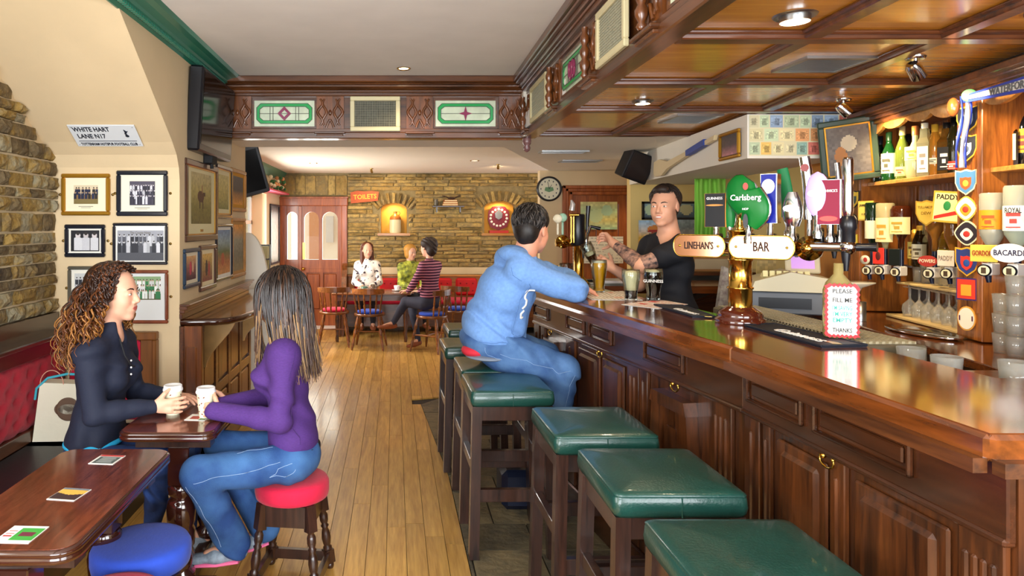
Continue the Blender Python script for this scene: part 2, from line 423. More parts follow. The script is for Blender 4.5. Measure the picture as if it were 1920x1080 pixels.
# ================================================================ materials used often
M_cream = mat('cream_plaster', 'dcc49c', .85, noise_amt=.04, nscale=3, bump=.08, bscale=25)
M_white = mat('white_plaster', 'e9e2d3', .85, noise_amt=.02, nscale=2, bump=.05, bscale=30)
M_ceil = mat('ceiling_paint', 'f0ebe4', .8, noise_amt=.03, nscale=4, bump=.03, bscale=60)
M_oak = wood('floor_oak', 'd6a857', 'a87a38', 'y', .38, .25, 9, .16, .04)
M_mah = wood('mahogany', '70401d', '361c0c', 'x', .3, .5, 7, .15, .04)
M_mahz = wood('mahogany_upright', '82491f', '42220e', 'z', .3, .5, 7, .18, .04)
M_mahy = wood('mahogany_lengthwise', '6a3c1b', '331a0b', 'y', .3, .5, 7, .12, .04)
M_top = wood('bar_top_varnish', '86441a', '42200c', 'x', .1, 1, 5, .05, .015)
M_tab = wood('table_laminate', '7a3a24', '3f1a12', 'y', .16, .7, 22, .04, .01)
M_coffer = wood('ceiling_veneer', 'dc9632', 'b06e1e', 'x', .25, .5, 6, .1, .02)
M_beam = wood('dark_beam', '6b3a1c', '35190c', 'x', .35, .4, 7, .1, .05)
M_beamy = wood('dark_beam_lengthwise', '5f3319', '2f170b', 'y', .35, .4, 7, .1, .05)
M_teak = wood('door_teak', 'b3622f', '7c3a1a', 'z', .35, .4, 7, .08, .03)
M_pine = wood('pine', 'c98d42', '9b6226', 'x', .4, .3, 7, .1, .03)
M_slat = wood('back_bar_wood', 'b06a2a', '6c3a14', 'z', .3, .4, 14, .12, .06)
M_dark = wood('stool_wood', '40261c', '1d100b', 'z', .32, .4, 10, .1, .05)
M_brass = mat('brass', 'd9ac4e', .16, 1)
M_dbrass = mat('dull_brass', 'a98a4a', .35, 1)
M_chrome = mat('chrome', 'd5d8dc', .1, 1)
M_steel = mat('brushed_steel', 'a9abab', .32, 1)
M_black = mat('black_plastic', '15151a', .3)
M_blackm = mat('matt_black', '101013', .7)
M_redv = mat('red_velvet', 'c4103a', .85, sheen=.12, noise_amt=.18, nscale=7, bump=.15, bscale=90)
M_darkred = mat('crimson_velvet', 'a80f26', .85, sheen=.1, noise_amt=.2, nscale=8, bump=.2, bscale=60)
M_bluev = mat('blue_velvet', '2447b4', .85, sheen=.12, noise_amt=.15, nscale=7, bump=.15, bscale=90)
M_green = mat('green_leather', '18423a', .3, coat=.35, noise_amt=.1, nscale=14, bump=.12, bscale=130)
M_gpaint = mat('green_gloss_paint', '2f7d66', .3, coat=.3)
M_paper = mat('white_paper', 'ece8e0', .7)
M_blackink = mat('black_ink', '111111', .6)
M_glass = mat('glass', 'ffffff', .02, trans=1, ior=1.45)
def thin_glass(name, tint='ffffff', k=0):
    m = bpy.data.materials.new(name); m.use_nodes = True; nt = m.node_tree; nt.nodes.clear(); N = nt.nodes; L = nt.links
    o = N.new('ShaderNodeOutputMaterial'); mx = N.new('ShaderNodeMixShader'); tr = N.new('ShaderNodeBsdfTransparent'); g = N.new('ShaderNodeBsdfGlossy')
    lw = N.new('ShaderNodeFresnel'); lw.inputs[0].default_value = 1.45; g.inputs['Roughness'].default_value = .03; tr.inputs[0].default_value = (*lin(tint), 1)
    ml = N.new('ShaderNodeMath'); ml.operation = 'MULTIPLY_ADD'; ml.inputs[1].default_value = .6; ml.inputs[2].default_value = .03
    L.new(lw.outputs[0], ml.inputs[0]); L.new(ml.outputs[0], mx.inputs[0]); L.new(tr.outputs[0], mx.inputs[1]); L.new(g.outputs[0], mx.inputs[2])
    if k:
        df = N.new('ShaderNodeBsdfDiffuse'); df.inputs[0].default_value = (.9, .9, .86, 1); m2 = N.new('ShaderNodeMixShader'); m2.inputs[0].default_value = k
        L.new(mx.outputs[0], m2.inputs[1]); L.new(df.outputs[0], m2.inputs[2]); L.new(m2.outputs[0], o.inputs[0])
    else: L.new(mx.outputs[0], o.inputs[0])
    MATS[name] = m; return m
M_tglass = thin_glass('thin_glass', 'eef2f0')
# ================================================================ floor
fl = thing('floor', kind='structure')
MB().box(-2.2, 4.2, -1.6, 11.6, -.06, -.012).build('floor_base', mat('screed', '2a2018', .9), fl)
def clip(poly, a, b, c):
    """keep a*x+b*y<=c"""
    out = []
    for i in range(len(poly)):
        p, q = poly[i], poly[(i+1) % len(poly)]; dp = a*p[0]+b*p[1]-c; dq = a*q[0]+b*q[1]-c
        if dp <= 0: out.append(p)
        if (dp < 0) != (dq < 0) and abs(dp-dq) > 1e-12:
            t = dp/(dp-dq); out.append((p[0]+(q[0]-p[0])*t, p[1]+(q[1]-p[1])*t))
    return out
def halfplane(p, q):
    """left side of p->q kept"""
    a, b = q[1]-p[1], -(q[0]-p[0]); return a, b, a*p[0]+b*p[1]
E0, E1, E2, E3, E4 = (.36, 1.0), (.342, 4.34), (.232, 6.06), (.46, 6.33), (1.6, 6.7)
L1, L2, L3 = halfplane(E0, E1), halfplane(E1, E2), halfplane(E2, E3)
rr = random.Random(3)
def inset(poly, g):
    cx = sum(p[0] for p in poly)/len(poly); cy = sum(p[1] for p in poly)/len(poly)
    w = max(p[0] for p in poly)-min(p[0] for p in poly); h = max(p[1] for p in poly)-min(p[1] for p in poly)
    return [(cx+(p[0]-cx)*(1-2*g/max(w, .02)), cy+(p[1]-cy)*(1-2*g/max(h, .02))) for p in poly]
pw = .098
nplank = 0; far_mb = MB()
x = -2.0
while x < 1.9:
    y = .6-rr.random()*1.2
    while y < 11.3:
        l = rr.uniform(1.2, 2.3); ps = [(x, y), (x+pw, y), (x+pw, min(y+l, 11.5)), (x, min(y+l, 11.5))]
        for ps in ([ps] if x+pw < .23 else [clip(clip(clip(ps, *L1), *L2), 0, 1, 6.06), clip(clip(clip(ps, 0, -1, -6.06), *L3), *halfplane(E3, E4))]):
         if len(ps) > 2 and max(p[1] for p in ps)-min(p[1] for p in ps) > .02:
            q = inset(ps, .0012)
            if nplank < 298 and x > -1.45 and y+l > 2.8 and (x < .5 or y < 8.6):
                MB().prism(q, -.012, 0).build('plank', M_oak, fl); nplank += 1
            else: far_mb.prism(q, -.012, 0)
        y += l
    x += pw
tag(far_mb.build('planks_beyond', M_oak, fl), kind='stuff')
M_slate = stone_mat('slate', ['3b3830', '5c5340', '7a6c50', '4c473c', '8c7c5c'], .45, .25, 30, 5)
y = 1.2
row = 0
while y < 6.7:
    hgt = [.36, .3, .42, .33, .38][row % 5]
    y1 = y+hgt
    if y < 4.34 < y1 or abs(y1-4.34) < .1: y1 = 4.34
    x = .2-(.17 if row % 2 else 0)
    while x < 1.35:
        w = rr.choice([.34, .42, .5])
        ps = [(x, y), (x+w, y), (x+w, y1), (x, y1)]
        ps = clip(ps, *[-k for k in (L1 if y < 4.33 else L2)])
        ps = clip(clip(ps, *[-k for k in L3]), *[-k for k in halfplane(E3, E4)])
        if len(ps) > 2: MB().prism(inset(ps, .004), -.02, -.001+rr.uniform(-.002, .001)).build('slate_tile', M_slate, fl)
        x += w
    y = y1; row += 1
# ================================================================ ceilings
ce = MB().box(-2.2, .92, -1.6, 5.05, 2.667, 2.75).build('ceiling', M_ceil); ce['kind'] = 'structure'
c2 = MB().box(-2.2, 4.2, 5.3, 11.6, 2.395, 2.5).build('ceiling', mat('far_ceiling_paint', 'f0e6d2', .8)); c2['kind'] = 'structure'
so = MB().prism([(-2.2, 5.06), (.93, 5.06), (.93, 4.93), (4.2, 4.93), (4.2, 8.5), (1.98, 8.5), (.90, 5.63), (-2.2, 5.63)], 2.235, 2.75).build('trim_1', M_white)
so['kind'] = 'structure'
# ================================================================ walls
def holes_wall(mb, x0, x1, z0, z1, y0, y1, holes):
    xs = sorted({x0, x1, *[h[0] for h in holes], *[h[1] for h in holes]}); zs = sorted({z0, z1, *[h[2] for h in holes], *[h[3] for h in holes]})
    for i in range(len(xs)-1):
        for j in range(len(zs)-1):
            cx, cz = (xs[i]+xs[i+1])/2, (zs[j]+zs[j+1])/2
            if not any(h[0] < cx < h[1] and h[2] < cz < h[3] for h in holes): mb.box(xs[i], xs[i+1], y0, y1, zs[j], zs[j+1])
def structure(name, mb, m): return tag(mb.build(name, m), kind='structure')
w = MB(); holes_wall(w, -2.2, 4.2, -.06, 2.7, -1.7, -1.55, [(-1.85, .35, .65, 2.4), (.85, 3.2, .65, 2.4)]); structure('wall_front', w, M_cream)
w = MB(); w.box(-2.2, -2.0, -1.6, 4.0, -.06, 2.7); wl = structure('wall_left', w, M_cream)
# chimney breast: upright face at y=4, leaning out towards the room above head height
PROF = [(4.0, -.06), (4.0, 1.86), (3.985, 1.93), (3.945, 2.0), (3.87, 2.065), (3.1, 2.6), (3.0, 2.67)]
w = MB()
vs = [(-2.0, y, z) for y, z in PROF]+[(-1.26, y, z) for y, z in PROF]; n = len(PROF)
w.add(vs, [(i, n+i, n+i+1, i+1) for i in range(n-1)])
side = [(-1.26, y, z) for y, z in PROF]+[(-1.26, 4.0, 2.67)]
w.add(side, [tuple(range(len(side)))])
far = [(-1.26, 4.0, -.06), (-1.28, 5.85, -.06), (-1.28, 5.85, 2.67), (-1.26, 4.0, 2.67)]
w.add(far, [(0, 1, 2, 3)])
w.add([(-1.28, 5.85, -.06), (-2.2, 5.85, -.06), (-2.2, 5.85, 2.67), (-1.28, 5.85, 2.67)], [(0, 1, 2, 3)])
structure('wall_chimney', w, M_cream)
# left wall of the far room with its window recess
w = MB(M=frame((-1.79, 5.33, 0), (0, 1, 0)))
holes_wall(w, 0, 5.4, -.06, 2.45, 0, .3, [(2.75, 4.2, .92, 2.02)]); structure('wall_left', w, mat('far_left_plaster', 'e4cfa6', .85))
# far wall: mortar backing with niches and the doorway
YF = 10.67
MORT = mat('mortar', '8a7a55', .95, noise_amt=.15, nscale=20)
ND = [(-.215, .19, 1.455, 1.935), (1.40, 1.875, 1.455, 1.965)]
w = MB(); holes_wall(w, -1.85, 3.0, -.06, 2.45, YF, YF+.12, [(-1.79, -.74, -.06, 2.02)]+ND)
for a, b, c, d in ND:                                       # arched heads of the niches
    k = 8; r = (b-a)/2; rise = .11
    for sgn in (-1, 1):
        pts = [((a+b)/2+sgn*r*cos(t*pi/2/k), d-rise+rise*sin(t*pi/2/k)) for t in range(k+1)]+[((a+b)/2+sgn*r, d)]
        w.prism(pts if sgn > 0 else pts[::-1], YF, YF+.12, 'y')
wf = structure('wall_far', w, MORT)
MB().box(-.73, 2.3, YF-.035, YF, .82, .925).build('plaster_band', M_cream, wf)
M_niche = mat('niche_yellow', 'f0b048', .7)
for i, (a, b, c, d) in enumerate(ND):
    m = MB(); m.box(a-.02, b+.02, YF+.12, YF+.14, c-.02, d+.02).box(a-.04, b+.04, YF-.07, YF+.12, c-.03, c)
    m.box(a-.02, a, YF+.02, YF+.14, c, d).box(b, b+.02, YF+.02, YF+.14, c, d)
    m.build('niche_lining', M_niche, wf)
    MB().box(a-.05, b+.05, YF-.09, YF-.065, c-.035, c+.002).build('niche_sill', M_pine, wf)
    spot('niche_light', ((a+b)/2, YF-.04, d-.05), 5.5, (1, .72, .35), 150, (radians(25), 0, 0), .02)
# stones
def stone_mesh(seed):
    r = random.Random(seed); nx, nz = 5, 4
    vs = []; fs = []
    for j in range(nz):
        for i in range(nx):
            x, z = i/(nx-1)-.5, j/(nz-1)-.5
            e = (i in (0, nx-1)) or (j in (0, nz-1))
            vs.append((x*(1-.05*r.random())+r.uniform(-.03, .03)*(not e), -(.62 if e else 1)+r.uniform(-.22, .22), z*(1-.1*r.random())))
    for j in range(nz-1):
        for i in range(nx-1):
            a = j*nx+i; fs.append((a, a+1, a+nx+1, a+nx))
    ring = [i for i in range(nx)]+[nx*j+nx-1 for j in range(1, nz)]+[nx*(nz-1)+i for i in range(nx-2, -1, -1)]+[nx*j for j in range(nz-2, 0, -1)]
    n = len(vs)
    for k in ring: vs.append((vs[k][0], .05, vs[k][2]))
    m = len(ring)
    for k in range(m): fs.append((ring[(k+1) % m], ring[k], n+k, n+(k+1) % m))
    me = bpy.data.meshes.new('stone'); me.from_pydata(vs, [], fs); me.update(); return me
STM = stone_mat('yellow_rubble', ['5e4e30', '7e6a3e', 'a88a50', '8e7c56', 'bfa262', '6c6244'], .9, .6, 30, 7)
STG = stone_mat('grey_brown_rubble', ['38302a', '5a4c38', '766446', '96793f', '938a70', '665c4a'], .85, .7, 26, 9)
sm = []; sg = []
for i in range(10):
    a = stone_mesh(i); a.materials.append(STM); sm.append(a)
    b = stone_mesh(i+20); b.materials.append(STG); sg.append(b)
nst = [0, 0]
def put_stone(par, which, M, w, h, d):
    lst, k = (sm, 0) if which == 0 else (sg, 1)
    o = obj('stone', rr.choice(lst), par); nst[k] += 1
    o.matrix_local = M @ Matrix.Diagonal((w, d, h, 1))
def fill(par, which, base, x0, x1, z0, z1, hr, wr, blocks, top=None, dr=(.02, .045)):
    z = z0
    while z < z1-.012:
        h = min(rr.uniform(*hr), z1-z)
        if z1-z-h < .02: h = z1-z
        x = x0-rr.random()*.12
        while x < x1:
            w = rr.uniform(*wr); a, b = max(x, x0), min(x+w, x1)
            segs = [(a, b)]
            for (ba, bb, bc, bd) in blocks:
                if z+h > bc+.005 and z < bd-.005:
                    ns = []
                    for s0, s1 in segs:
                        if s1 <= ba or s0 >= bb: ns.append((s0, s1)); continue
                        if s0 < ba: ns.append((s0, ba))
                        if s1 > bb: ns.append((bb, s1))
                    segs = ns
            for s0, s1 in segs:
                if s1-s0 > .03:
                    hh = h
                    if top:
                        t = top((s0+s1)/2)
                        if z+h/2 > t: continue
                        hh = min(h, t-z+.02)
                    put_stone(par, which, base @ Matrix.Translation(((s0+s1)/2, 0, z+hh/2)), (s1-s0)*.97, hh*.9, rr.uniform(*dr))
            x += w
        z += h
base = Matrix.Translation((0, YF, 0))
blk = [(a-.03, b+.03, c-.03, d-.01) for a, b, c, d in ND]+[(a-.13, b+.13, d-.14, d+.16) for a, b, c, d in ND]
fill(wf, 0, base, -.74, 2.6, .93, 2.38, (.042, .075), (.26, .62), blk)
fill(wf, 0, base, -1.75, -.74, 2.03, 2.38, (.33, .35), (.07, .2), [])
for a, b, c, d in ND:                                       # radiating stones over each niche
    cx, r = (a+b)/2, (b-a)/2
    for k in range(9):
        t = radians(22+136*k/8); p = Vector((cx+(r+.11)*cos(t), 0, d-.13+.17*sin(t)+.03))
        M = base @ Matrix.Translation(p) @ Matrix.Rotation(-(t-pi/2)*.62, 4, 'Y')
        put_stone(wf, 0, M, .052, .17, .05)
bl = frame((-2.0, 2.2, 0), (0, 1, 0)) @ Matrix.Rotation(0, 4, 'Z')
# local x = +y world, local y = -x world -> stones face +x
tp = lambda s: (4-(2.2+s))/1.44+1.975 if 2.2+s > 3.1 else 2.62
fill(wl, 1, bl, 0, 1.8, 1.09, 2.62, (.04, .115), (.09, .27), [], tp, (.015, .045))
# clock wall with the timber doorway
YC = 8.16
w = MB(); holes_wall(w, 1.735, 4.2, -.06, 2.24, YC, YC+.12, [(2.05, 2.86, -.06, 2.0)]); structure('wall_back', w, M_cream)
w = MB(); w.box(4.0, 4.15, -1.6, 8.2, -.06, 2.7); structure('wall_right', w, M_cream)
# yellow plaster return behind the barman
w = MB(); w.box(2.62, 4.0, 6.6, 6.7, -.06, 2.24); structure('wall_side', w, mat('yellow_plaster', 'e3c47c', .85))
# ================================================================ carved frieze of the cross beam and the bar bulkhead
M_ivory = mat('ivory_vent_paint', 'cfc49a', .5)
M_ventb = mat('vent_dark_back', '3d3f38', .8, noise_amt=.5, nscale=30)
M_mesh = mat('vent_wire', '9a957c', .4)
M_opal = mat('opal_glass', 'cfd9bd', .25, noise_amt=.12, nscale=12)
M_gglass = mat('green_glass', '2aa356', .2)
M_rglass = mat('plum_glass', '8a3355', .2)
M_lead = mat('lead_came', '55564c', .5)
def moulding(mb, x0, x1, steps):
    """steps of (y_front, z0, z1)"""
    for yf, z0, z1 in steps: mb.box(x0, x1, yf, .1, z0, z1, .006)
def carved_bracket(M, x0, x1, par, zb=2.29, zt=2.535, spindle=False):
    m = MB(M); w = x1-x0; cx = (x0+x1)/2
    m.box(x0, x1, .0, .03, zb, zt)
    m.build('bracket_board', M_mahz, par, True)
    m = MB(M)
    for s in (-1, 1):
        for k, (o, a, r) in enumerate(((.36, .09, .012), (.2, .07, .011))):
            pts = []
            for i in range(13):
                t = i/12; pts.append((cx+s*(w*o+w*a*sin(t*2*pi*1.5)*(1 if k else -1)), -.004, zb+.03+(zt-zb-.05)*t))
            m.tube(pts, [r*(.6+.4*sin(pi*i/12)) for i in range(13)], 6)
        m.tube([(cx+s*w*.14, -.004, zb+.015), (cx+s*w*.07, -.006, zb+.05), (cx, -.006, zb+.075)], .009, 6)
    m.ball((cx, -.004, zb+.125), (.012, .012, .022))
    m.build('carving', M_mahz, par, True)
    m = MB(M); m.box(x0-.01, x1+.01, -.045, .03, zb-.035, zb-.018, .004).box(x0+.004, x1-.004, -.03, .03, zb-.05, zb-.034, .004)
    m.build('bracket_ledge', M_mah, par, True)
    if spindle:
        m = MB(M); xs = x0+w*.5
        prof = [(.012, 0), (.02, .012), (.012, .028), (.022, .05), (.024, .07), (.013, .09), (.021, .11), (.023, .13), (.012, .15), (.02, .17), (.021, .19), (.012, .21), (.016, .235)]
        m.lathe(prof, (xs, -.035, zb-.015), 10); m.build('turned_spindle', M_mahz, par, True)
def stained(M, x0, x1, z0, z1, label, kind=0, group=None):
    t = thing('stained_glass_panel', label, 'stained glass', M @ Vector(((x0+x1)/2, 0, z0)), kind=None, group=group)
    MB(M).box(x0, x1, .012, .02, z0, z1).build('pane', M_opal, t, True)
    cx, cz = (x0+x1)/2, (z0+z1)/2; hx, hz = (x1-x0)/2-.018, (z1-z0)/2-.022; c = .03; g = .022
    o = [(-hx, -hz+c), (-hx, hz-c), (-hx+c, hz), (hx-c, hz), (hx, hz-c), (hx, -hz+c), (hx-c, -hz), (-hx+c, -hz)]
    i_ = [(x*(hx-g)/hx, z*(hz-g)/hz) for x, z in o]
    m = MB(M)
    for k in range(8):
        a, b, cc, d = o[k], o[(k+1) % 8], i_[(k+1) % 8], i_[k]
        m.prism([(cx+p[0], cz+p[1]) for p in (a, b, cc, d)], .006, .013, 'y')
    m.build('green_border', M_gglass, t, True)
    m = MB(M)
    for k in range(8):
        for P in (o, i_): m.tube([(cx+P[k][0], .005, cz+P[k][1]), (cx+P[(k+1) % 8][0], .005, cz+P[(k+1) % 8][1])], .0022, 5)
    m.tube([(cx-hx+g, .006, cz), (cx+hx-g, .006, cz)], .002, 5)
    if kind != 1:
        for s in (-.105, -.083, .083, .105): m.tube([(cx+s, .006, cz-hz+g), (cx+s, .006, cz+hz-g)], .002, 5)
    m.build('lead_line', M_lead, t, True)
    m = MB(M); q = .05
    if kind == 0:
        for a in range(4):
            p0 = (q*cos(a*pi/2), q*sin(a*pi/2)*1.05); p1 = (q*cos((a+1)*pi/2), q*sin((a+1)*pi/2)*1.05)
            m.prism([(cx+k[0], cz+k[1]) for k in (p0, p1, (p1[0]*.5, p1[1]*.5), (p0[0]*.5, p0[1]*.5))], .001, .009, 'y')
    elif kind == 1:
        for a in range(4):
            t0 = a*pi/2; p0 = (q*cos(t0), q*sin(t0)*1.1); l = (.016*cos(t0+pi/4), .016*sin(t0+pi/4)); r_ = (.016*cos(t0-pi/4), .016*sin(t0-pi/4))
            m.prism([(cx+k[0], cz+k[1]) for k in ((0, 0), r_, p0, l)], .001, .009, 'y')
    else:
        for s in (-1, 1):
            pts = [(cx+s*.03+.03*cos(a*pi/4), .002, cz+.045*sin(a*pi/4)) for a in range(9)]; m.tube(pts, .007, 6)
    m.build('centre_diamond', M_rglass, t, True)
    MB(M).box(x0-.012, x1+.012, .004, .03, z1, z1+.012).box(x0-.012, x1+.012, .004, .03, z0-.012, z0).box(x0-.012, x0, .004, .03, z0, z1).box(x1, x1+.012, .004, .03, z0, z1).build('wooden_rim', M_mah, t, True)
    return t
def vent(M, x0, x1, z0, z1, label, group=None, g=.0125):
    t = thing('air_vent', label, 'vent', M @ Vector(((x0+x1)/2, 0, z0)), group=group)
    f = .032; m = MB(M)
    m.box(x0, x1, -.022, 0, z0, z0+f, .004).box(x0, x1, -.022, 0, z1-f, z1, .004).box(x0, x0+f, -.022, 0, z0+f, z1-f, .004).box(x1-f, x1, -.022, 0, z0+f, z1-f, .004)
    m.build('vent_frame', M_ivory, t, True)
    MB(M).box(x0+f, x1-f, -.004, 0, z0+f, z1-f).build('vent_backing', M_ventb, t, True)
    m = MB(M); x = x0+f+g/2
    while x < x1-f: m.box(x-.0009, x+.0009, -.012, -.008, z0+f, z1-f); x += g
    z = z0+f+g/2
    while z < z1-f: m.box(x0+f, x1-f, -.013, -.011, z-.0009, z+.0009); z += g
    tag(m.build('wire_grid', M_mesh, t, True), kind='stuff')
    return t
def frieze(name, M, L, extra_y=.1, M_mah=M_mah):
    t = thing(name, kind='structure', loc=M.translation)
    m = MB(M); m.box(0, L, .02, extra_y, 2.27, 2.56).build('backing_board', M_mah, t, True)
    m = MB(M); m.box(0, L, -.012, extra_y, 2.225, 2.272, .006).box(0, L, -.002, .03, 2.27, 2.3, .004).build('bottom_rail', M_mah, t, True)
    m = MB(M); moulding(m, 0, L, [(-.005, 2.535, 2.56), (-.028, 2.556, 2.58), (-.04, 2.578, 2.59), (-.06, 2.588, 2.612), (-.085, 2.61, 2.622), (-.105, 2.62, 2.667)]); m.build('cornice_moulding', M_mah, t, True)
    return t
xb = -1.27; BMf = frame((xb, 5.0, 0), (1, 0, 0))
beam = frieze('trim_2', BMf, .957-xb)
for a, b in ((-1.25, -1.05), (-.574, -.371), (.086, .281), (.765, .945)): carved_bracket(BMf, a-xb, b-xb, beam)
stained(BMf, -1.03-xb, -.588-xb, 2.315, 2.505, 'green bordered stained glass panel with open plum diamond, left of the vent', 0)
stained(BMf, .299-xb, .74-xb, 2.315, 2.505, 'green bordered stained glass panel with plum star, right of the vent', 1)
vent(BMf, -.325-xb, .04-xb, 2.278, 2.532, 'ivory framed wire vent in the middle of the cross beam')
bd = Vector((.885-.957, 1.9-5.0, 0)); BMb = frame((.957, 5.0, 0), bd)
bulk = frieze('trim_3', BMb, 6.4, .075, M_mahy)
MB(BMb).box(0, 6.4, .02, .075, 2.56, 2.70).build('upper_board', M_mahy, bulk, True)
for a, sp in ((.0, 1), (.93, 1), (1.74, 1), (2.52, 1), (3.35, 1), (4.2, 1)): carved_bracket(BMb, a, a+.2, bulk, spindle=True)
MB().lathe([(.006, -.10), (.02, -.09), (.027, -.07), (.02, -.052), (.03, -.04), (.033, -.02), (.03, 0)], (.965, 4.985, 2.225), 14).build('pendant_finial', mat('plum_brown_wood', '6e4a48', .4, coat=.3), bulk, True)
vent(BMb, .3, .84, 2.29, 2.532, 'ivory framed wire vent on the bar bulkhead nearest the corner of the beam')
stained(BMb, 1.17, 1.69, 2.315, 2.505, 'stained glass panel with twin dark loops on the bar bulkhead between two vents', 2)
vent(BMb, 1.97, 2.38, 2.285, 2.532, 'large ivory framed wire vent on the bar bulkhead nearer the camera')
stained(BMb, 2.76, 3.27, 2.315, 2.505, 'green stained glass panel cut off by the top edge, on the bulkhead nearest the camera', 0)
# ================================================================ coffered timber ceiling over the bar
cof = thing('ceiling', kind='structure', loc=(1.5, 3, 2.25))
fx = [lambda y: .99, lambda y: 1.59-.063*(4.88-y), lambda y: 2.24-.134*(4.9-y), lambda y: 2.42+.2*(y-2.59)]
ys = [4.93, 3.865, 3.137, 2.367, 1.6, .83, .06, -.7, -1.5]
for j in range(len(ys)-1):
    for i in range(3):
        a, b = ys[j+1], ys[j]
        MB().prism([(fx[i](a), a), (fx[i+1](a), a), (fx[i+1](b), b), (fx[i](b), b)], 2.262, 2.29).build('ceiling_panel', M_coffer, cof, True)
for j, y in enumerate(ys[:-1]):
    m = MB(); m.box(.98, fx[3](y), y-.035, y+.035, 2.232, 2.262, .004).box(.98, fx[3](y), y-.05, y+.05, 2.246, 2.262, .005); m.build('cross_beam', M_beam, cof, True)
for i in (1, 2):
    for j in range(len(ys)-1):
        a, b = (fx[i](ys[j+1]+.03), ys[j+1]+.03, 0), (fx[i](ys[j]-.03), ys[j]-.03, 0)
        M = frame(a, Vector(b)-Vector(a)); L = (Vector(b)-Vector(a)).length
        MB(M).box(0, L, -.03, .03, 2.234, 2.262, .004).box(0, L, -.045, .045, 2.248, 2.262, .005).build('long_beam', M_beam, cof, True)
MB().prism([(.94, -1.5), (4.1, -1.5), (4.1, 5.0), (.94, 5.0)], 2.29, 2.40).build('ceiling_slab', M_ceil, cof, True)
def ceil_vent(x0, x1, y0, y1, z, label, dark=True):
    t = thing('ceiling_vent', label, 'vent', ((x0+x1)/2, (y0+y1)/2, z))
    m = MB(); f = .02
    m.box(x0, x1, y0, y0+f, z-.012, z).box(x0, x1, y1-f, y1, z-.012, z).box(x0, x0+f, y0+f, y1-f, z-.012, z).box(x1-f, x1, y0+f, y1-f, z-.012, z)
    m.build('vent_frame', M_steel, t, True)
    MB().box(x0+f, x1-f, y0+f, y1-f, z-.003, z).build('vent_backing', M_ventb, t, True)
    m = MB(); y = y0+f+.012
    while y < y1-f: m.box(x0+f, x1-f, y-.003, y+.003, z-.01, z-.003); y += .018
    tag(m.build('vent_slats', M_steel, t, True), kind='stuff')
ceil_vent(1.62, 1.90, 2.68, 2.94, 2.262, 'square metal grille in the timber ceiling right of the nearest bar downlight')
ceil_vent(1.70, 1.98, 4.1, 4.42, 2.262, 'small metal grille in the timber ceiling, farthest from the camera')
ceil_vent(1.98, 2.2, 1.95, 2.15, 2.262, 'metal grille in the timber ceiling at the top right corner')
ceil_vent(1.27, 1.68, 5.88, 6.05, 2.235, 'long slot vent in the cream ceiling behind the bar, nearer one')
ceil_vent(1.66, 2.06, 6.75, 6.95, 2.235, 'long slot vent in the cream ceiling near the clock')
M_lampg = mat('lit_lamp', 'fff3d6', .3, emit='ffe2ab', estr=9)
def downlight(p, label, r=.045, power=18, ring=None, group=None, size=120, drop=.0):
    t = thing('downlight', label, 'light', p, group=group)
    MB().lathe([(r, -.002), (r*1.35, -.006), (r*1.45, 0)], (0, 0, 0), 20, cap=False).lathe([(r, -.002-drop), (r, 0)], (0, 0, 0), 20, cap=False).build('trim_ring', ring or M_brass, t)
    MB().lathe([(0.0001, -.004-drop), (r*.95, -.002-drop)], (0, 0, 0), 20, cap=False).build('bulb_face', M_lampg, t)
    spot('lamp', (p[0], p[1], p[2]-.03-drop), power, size=size)
downlight((.062, 4.68, 2.667), 'small recessed downlight in the white ceiling just before the cross beam', .034, 14)
downlight((1.333, 3.67, 2.262), 'recessed steel downlight in the timber ceiling, the farther of two', .04, 16, M_steel, drop=.015)
downlight((1.27, 2.166, 2.262), 'recessed steel downlight in the timber ceiling at the top edge, nearest the camera', .045, 16, M_steel, drop=.02)
downlight((2.78, 7.6, 2.235), 'bright downlight in the cream ceiling beside the black speaker', .035, 16)
downlight((-1.06, 8.9, 2.395), 'recessed downlight in the far ceiling towards the door', .04, 16)
downlight((1.0, 8.55, 2.395), 'recessed downlight in the far ceiling near the middle', .04, 16)
def track_spot(p, tgt, label, power=36, small=False, mt=None):
    t = thing('spotlight', label, 'light', p)
    s = .7 if small else 1
    MB().lathe([(.03*s, -.012), (.036*s, -.004), (.036*s, 0)], (0, 0, 0), 16).build('ceiling_rose', mt or M_chrome, t)
    d = (Vector(tgt)-Vector(p)).normalized(); q = Vector((0, 0, -.055*s))
    MB().tube([(0, 0, 0), q*.6, q], .006, 8).build('stem', mt or M_chrome, t)
    MB().lathe([(.02*s, -.035*s), (.026*s, -.02*s), (.028*s, .035*s)], q, 16, d, cap=False).lathe([(.0001, -.036*s), (.02*s, -.035*s)], q, 16, d, cap=False).build('lamp_barrel', mt or M_chrome, t)
    MB().lathe([(.0001, .03*s), (.026*s, .03*s)], q, 16, d, cap=False).build('lamp_face', M_lampg, t)
    o = spot('lamp', Vector(p)+q+d*.06, power, (1, .74, .42), 95); aim(o, tgt)
track_spot((2.06, 2.7, 2.262), (2.6, 2.95, 1.7), 'chrome spotlight on the timber ceiling above the ribbon and badge')
track_spot((2.38, 3.62, 2.262), (2.85, 3.6, 1.8), 'chrome spotlight on the timber ceiling above the shelf of bottles')
track_spot((2.36, 4.15, 2.262), (2.35, 4.0, 1.5), 'chrome spotlight on the timber ceiling near the banknotes', 20)
track_spot((-.33, 9.75, 2.395), (-.1, 10.6, 1.7), 'tiny brass ceiling spotlight above the toilets sign', 20, True, M_dbrass)
track_spot((1.38, 9.1, 2.395), (1.6, 10.6, 1.7), 'tiny brass ceiling spotlight above the trophy niche', 20, True, M_dbrass)
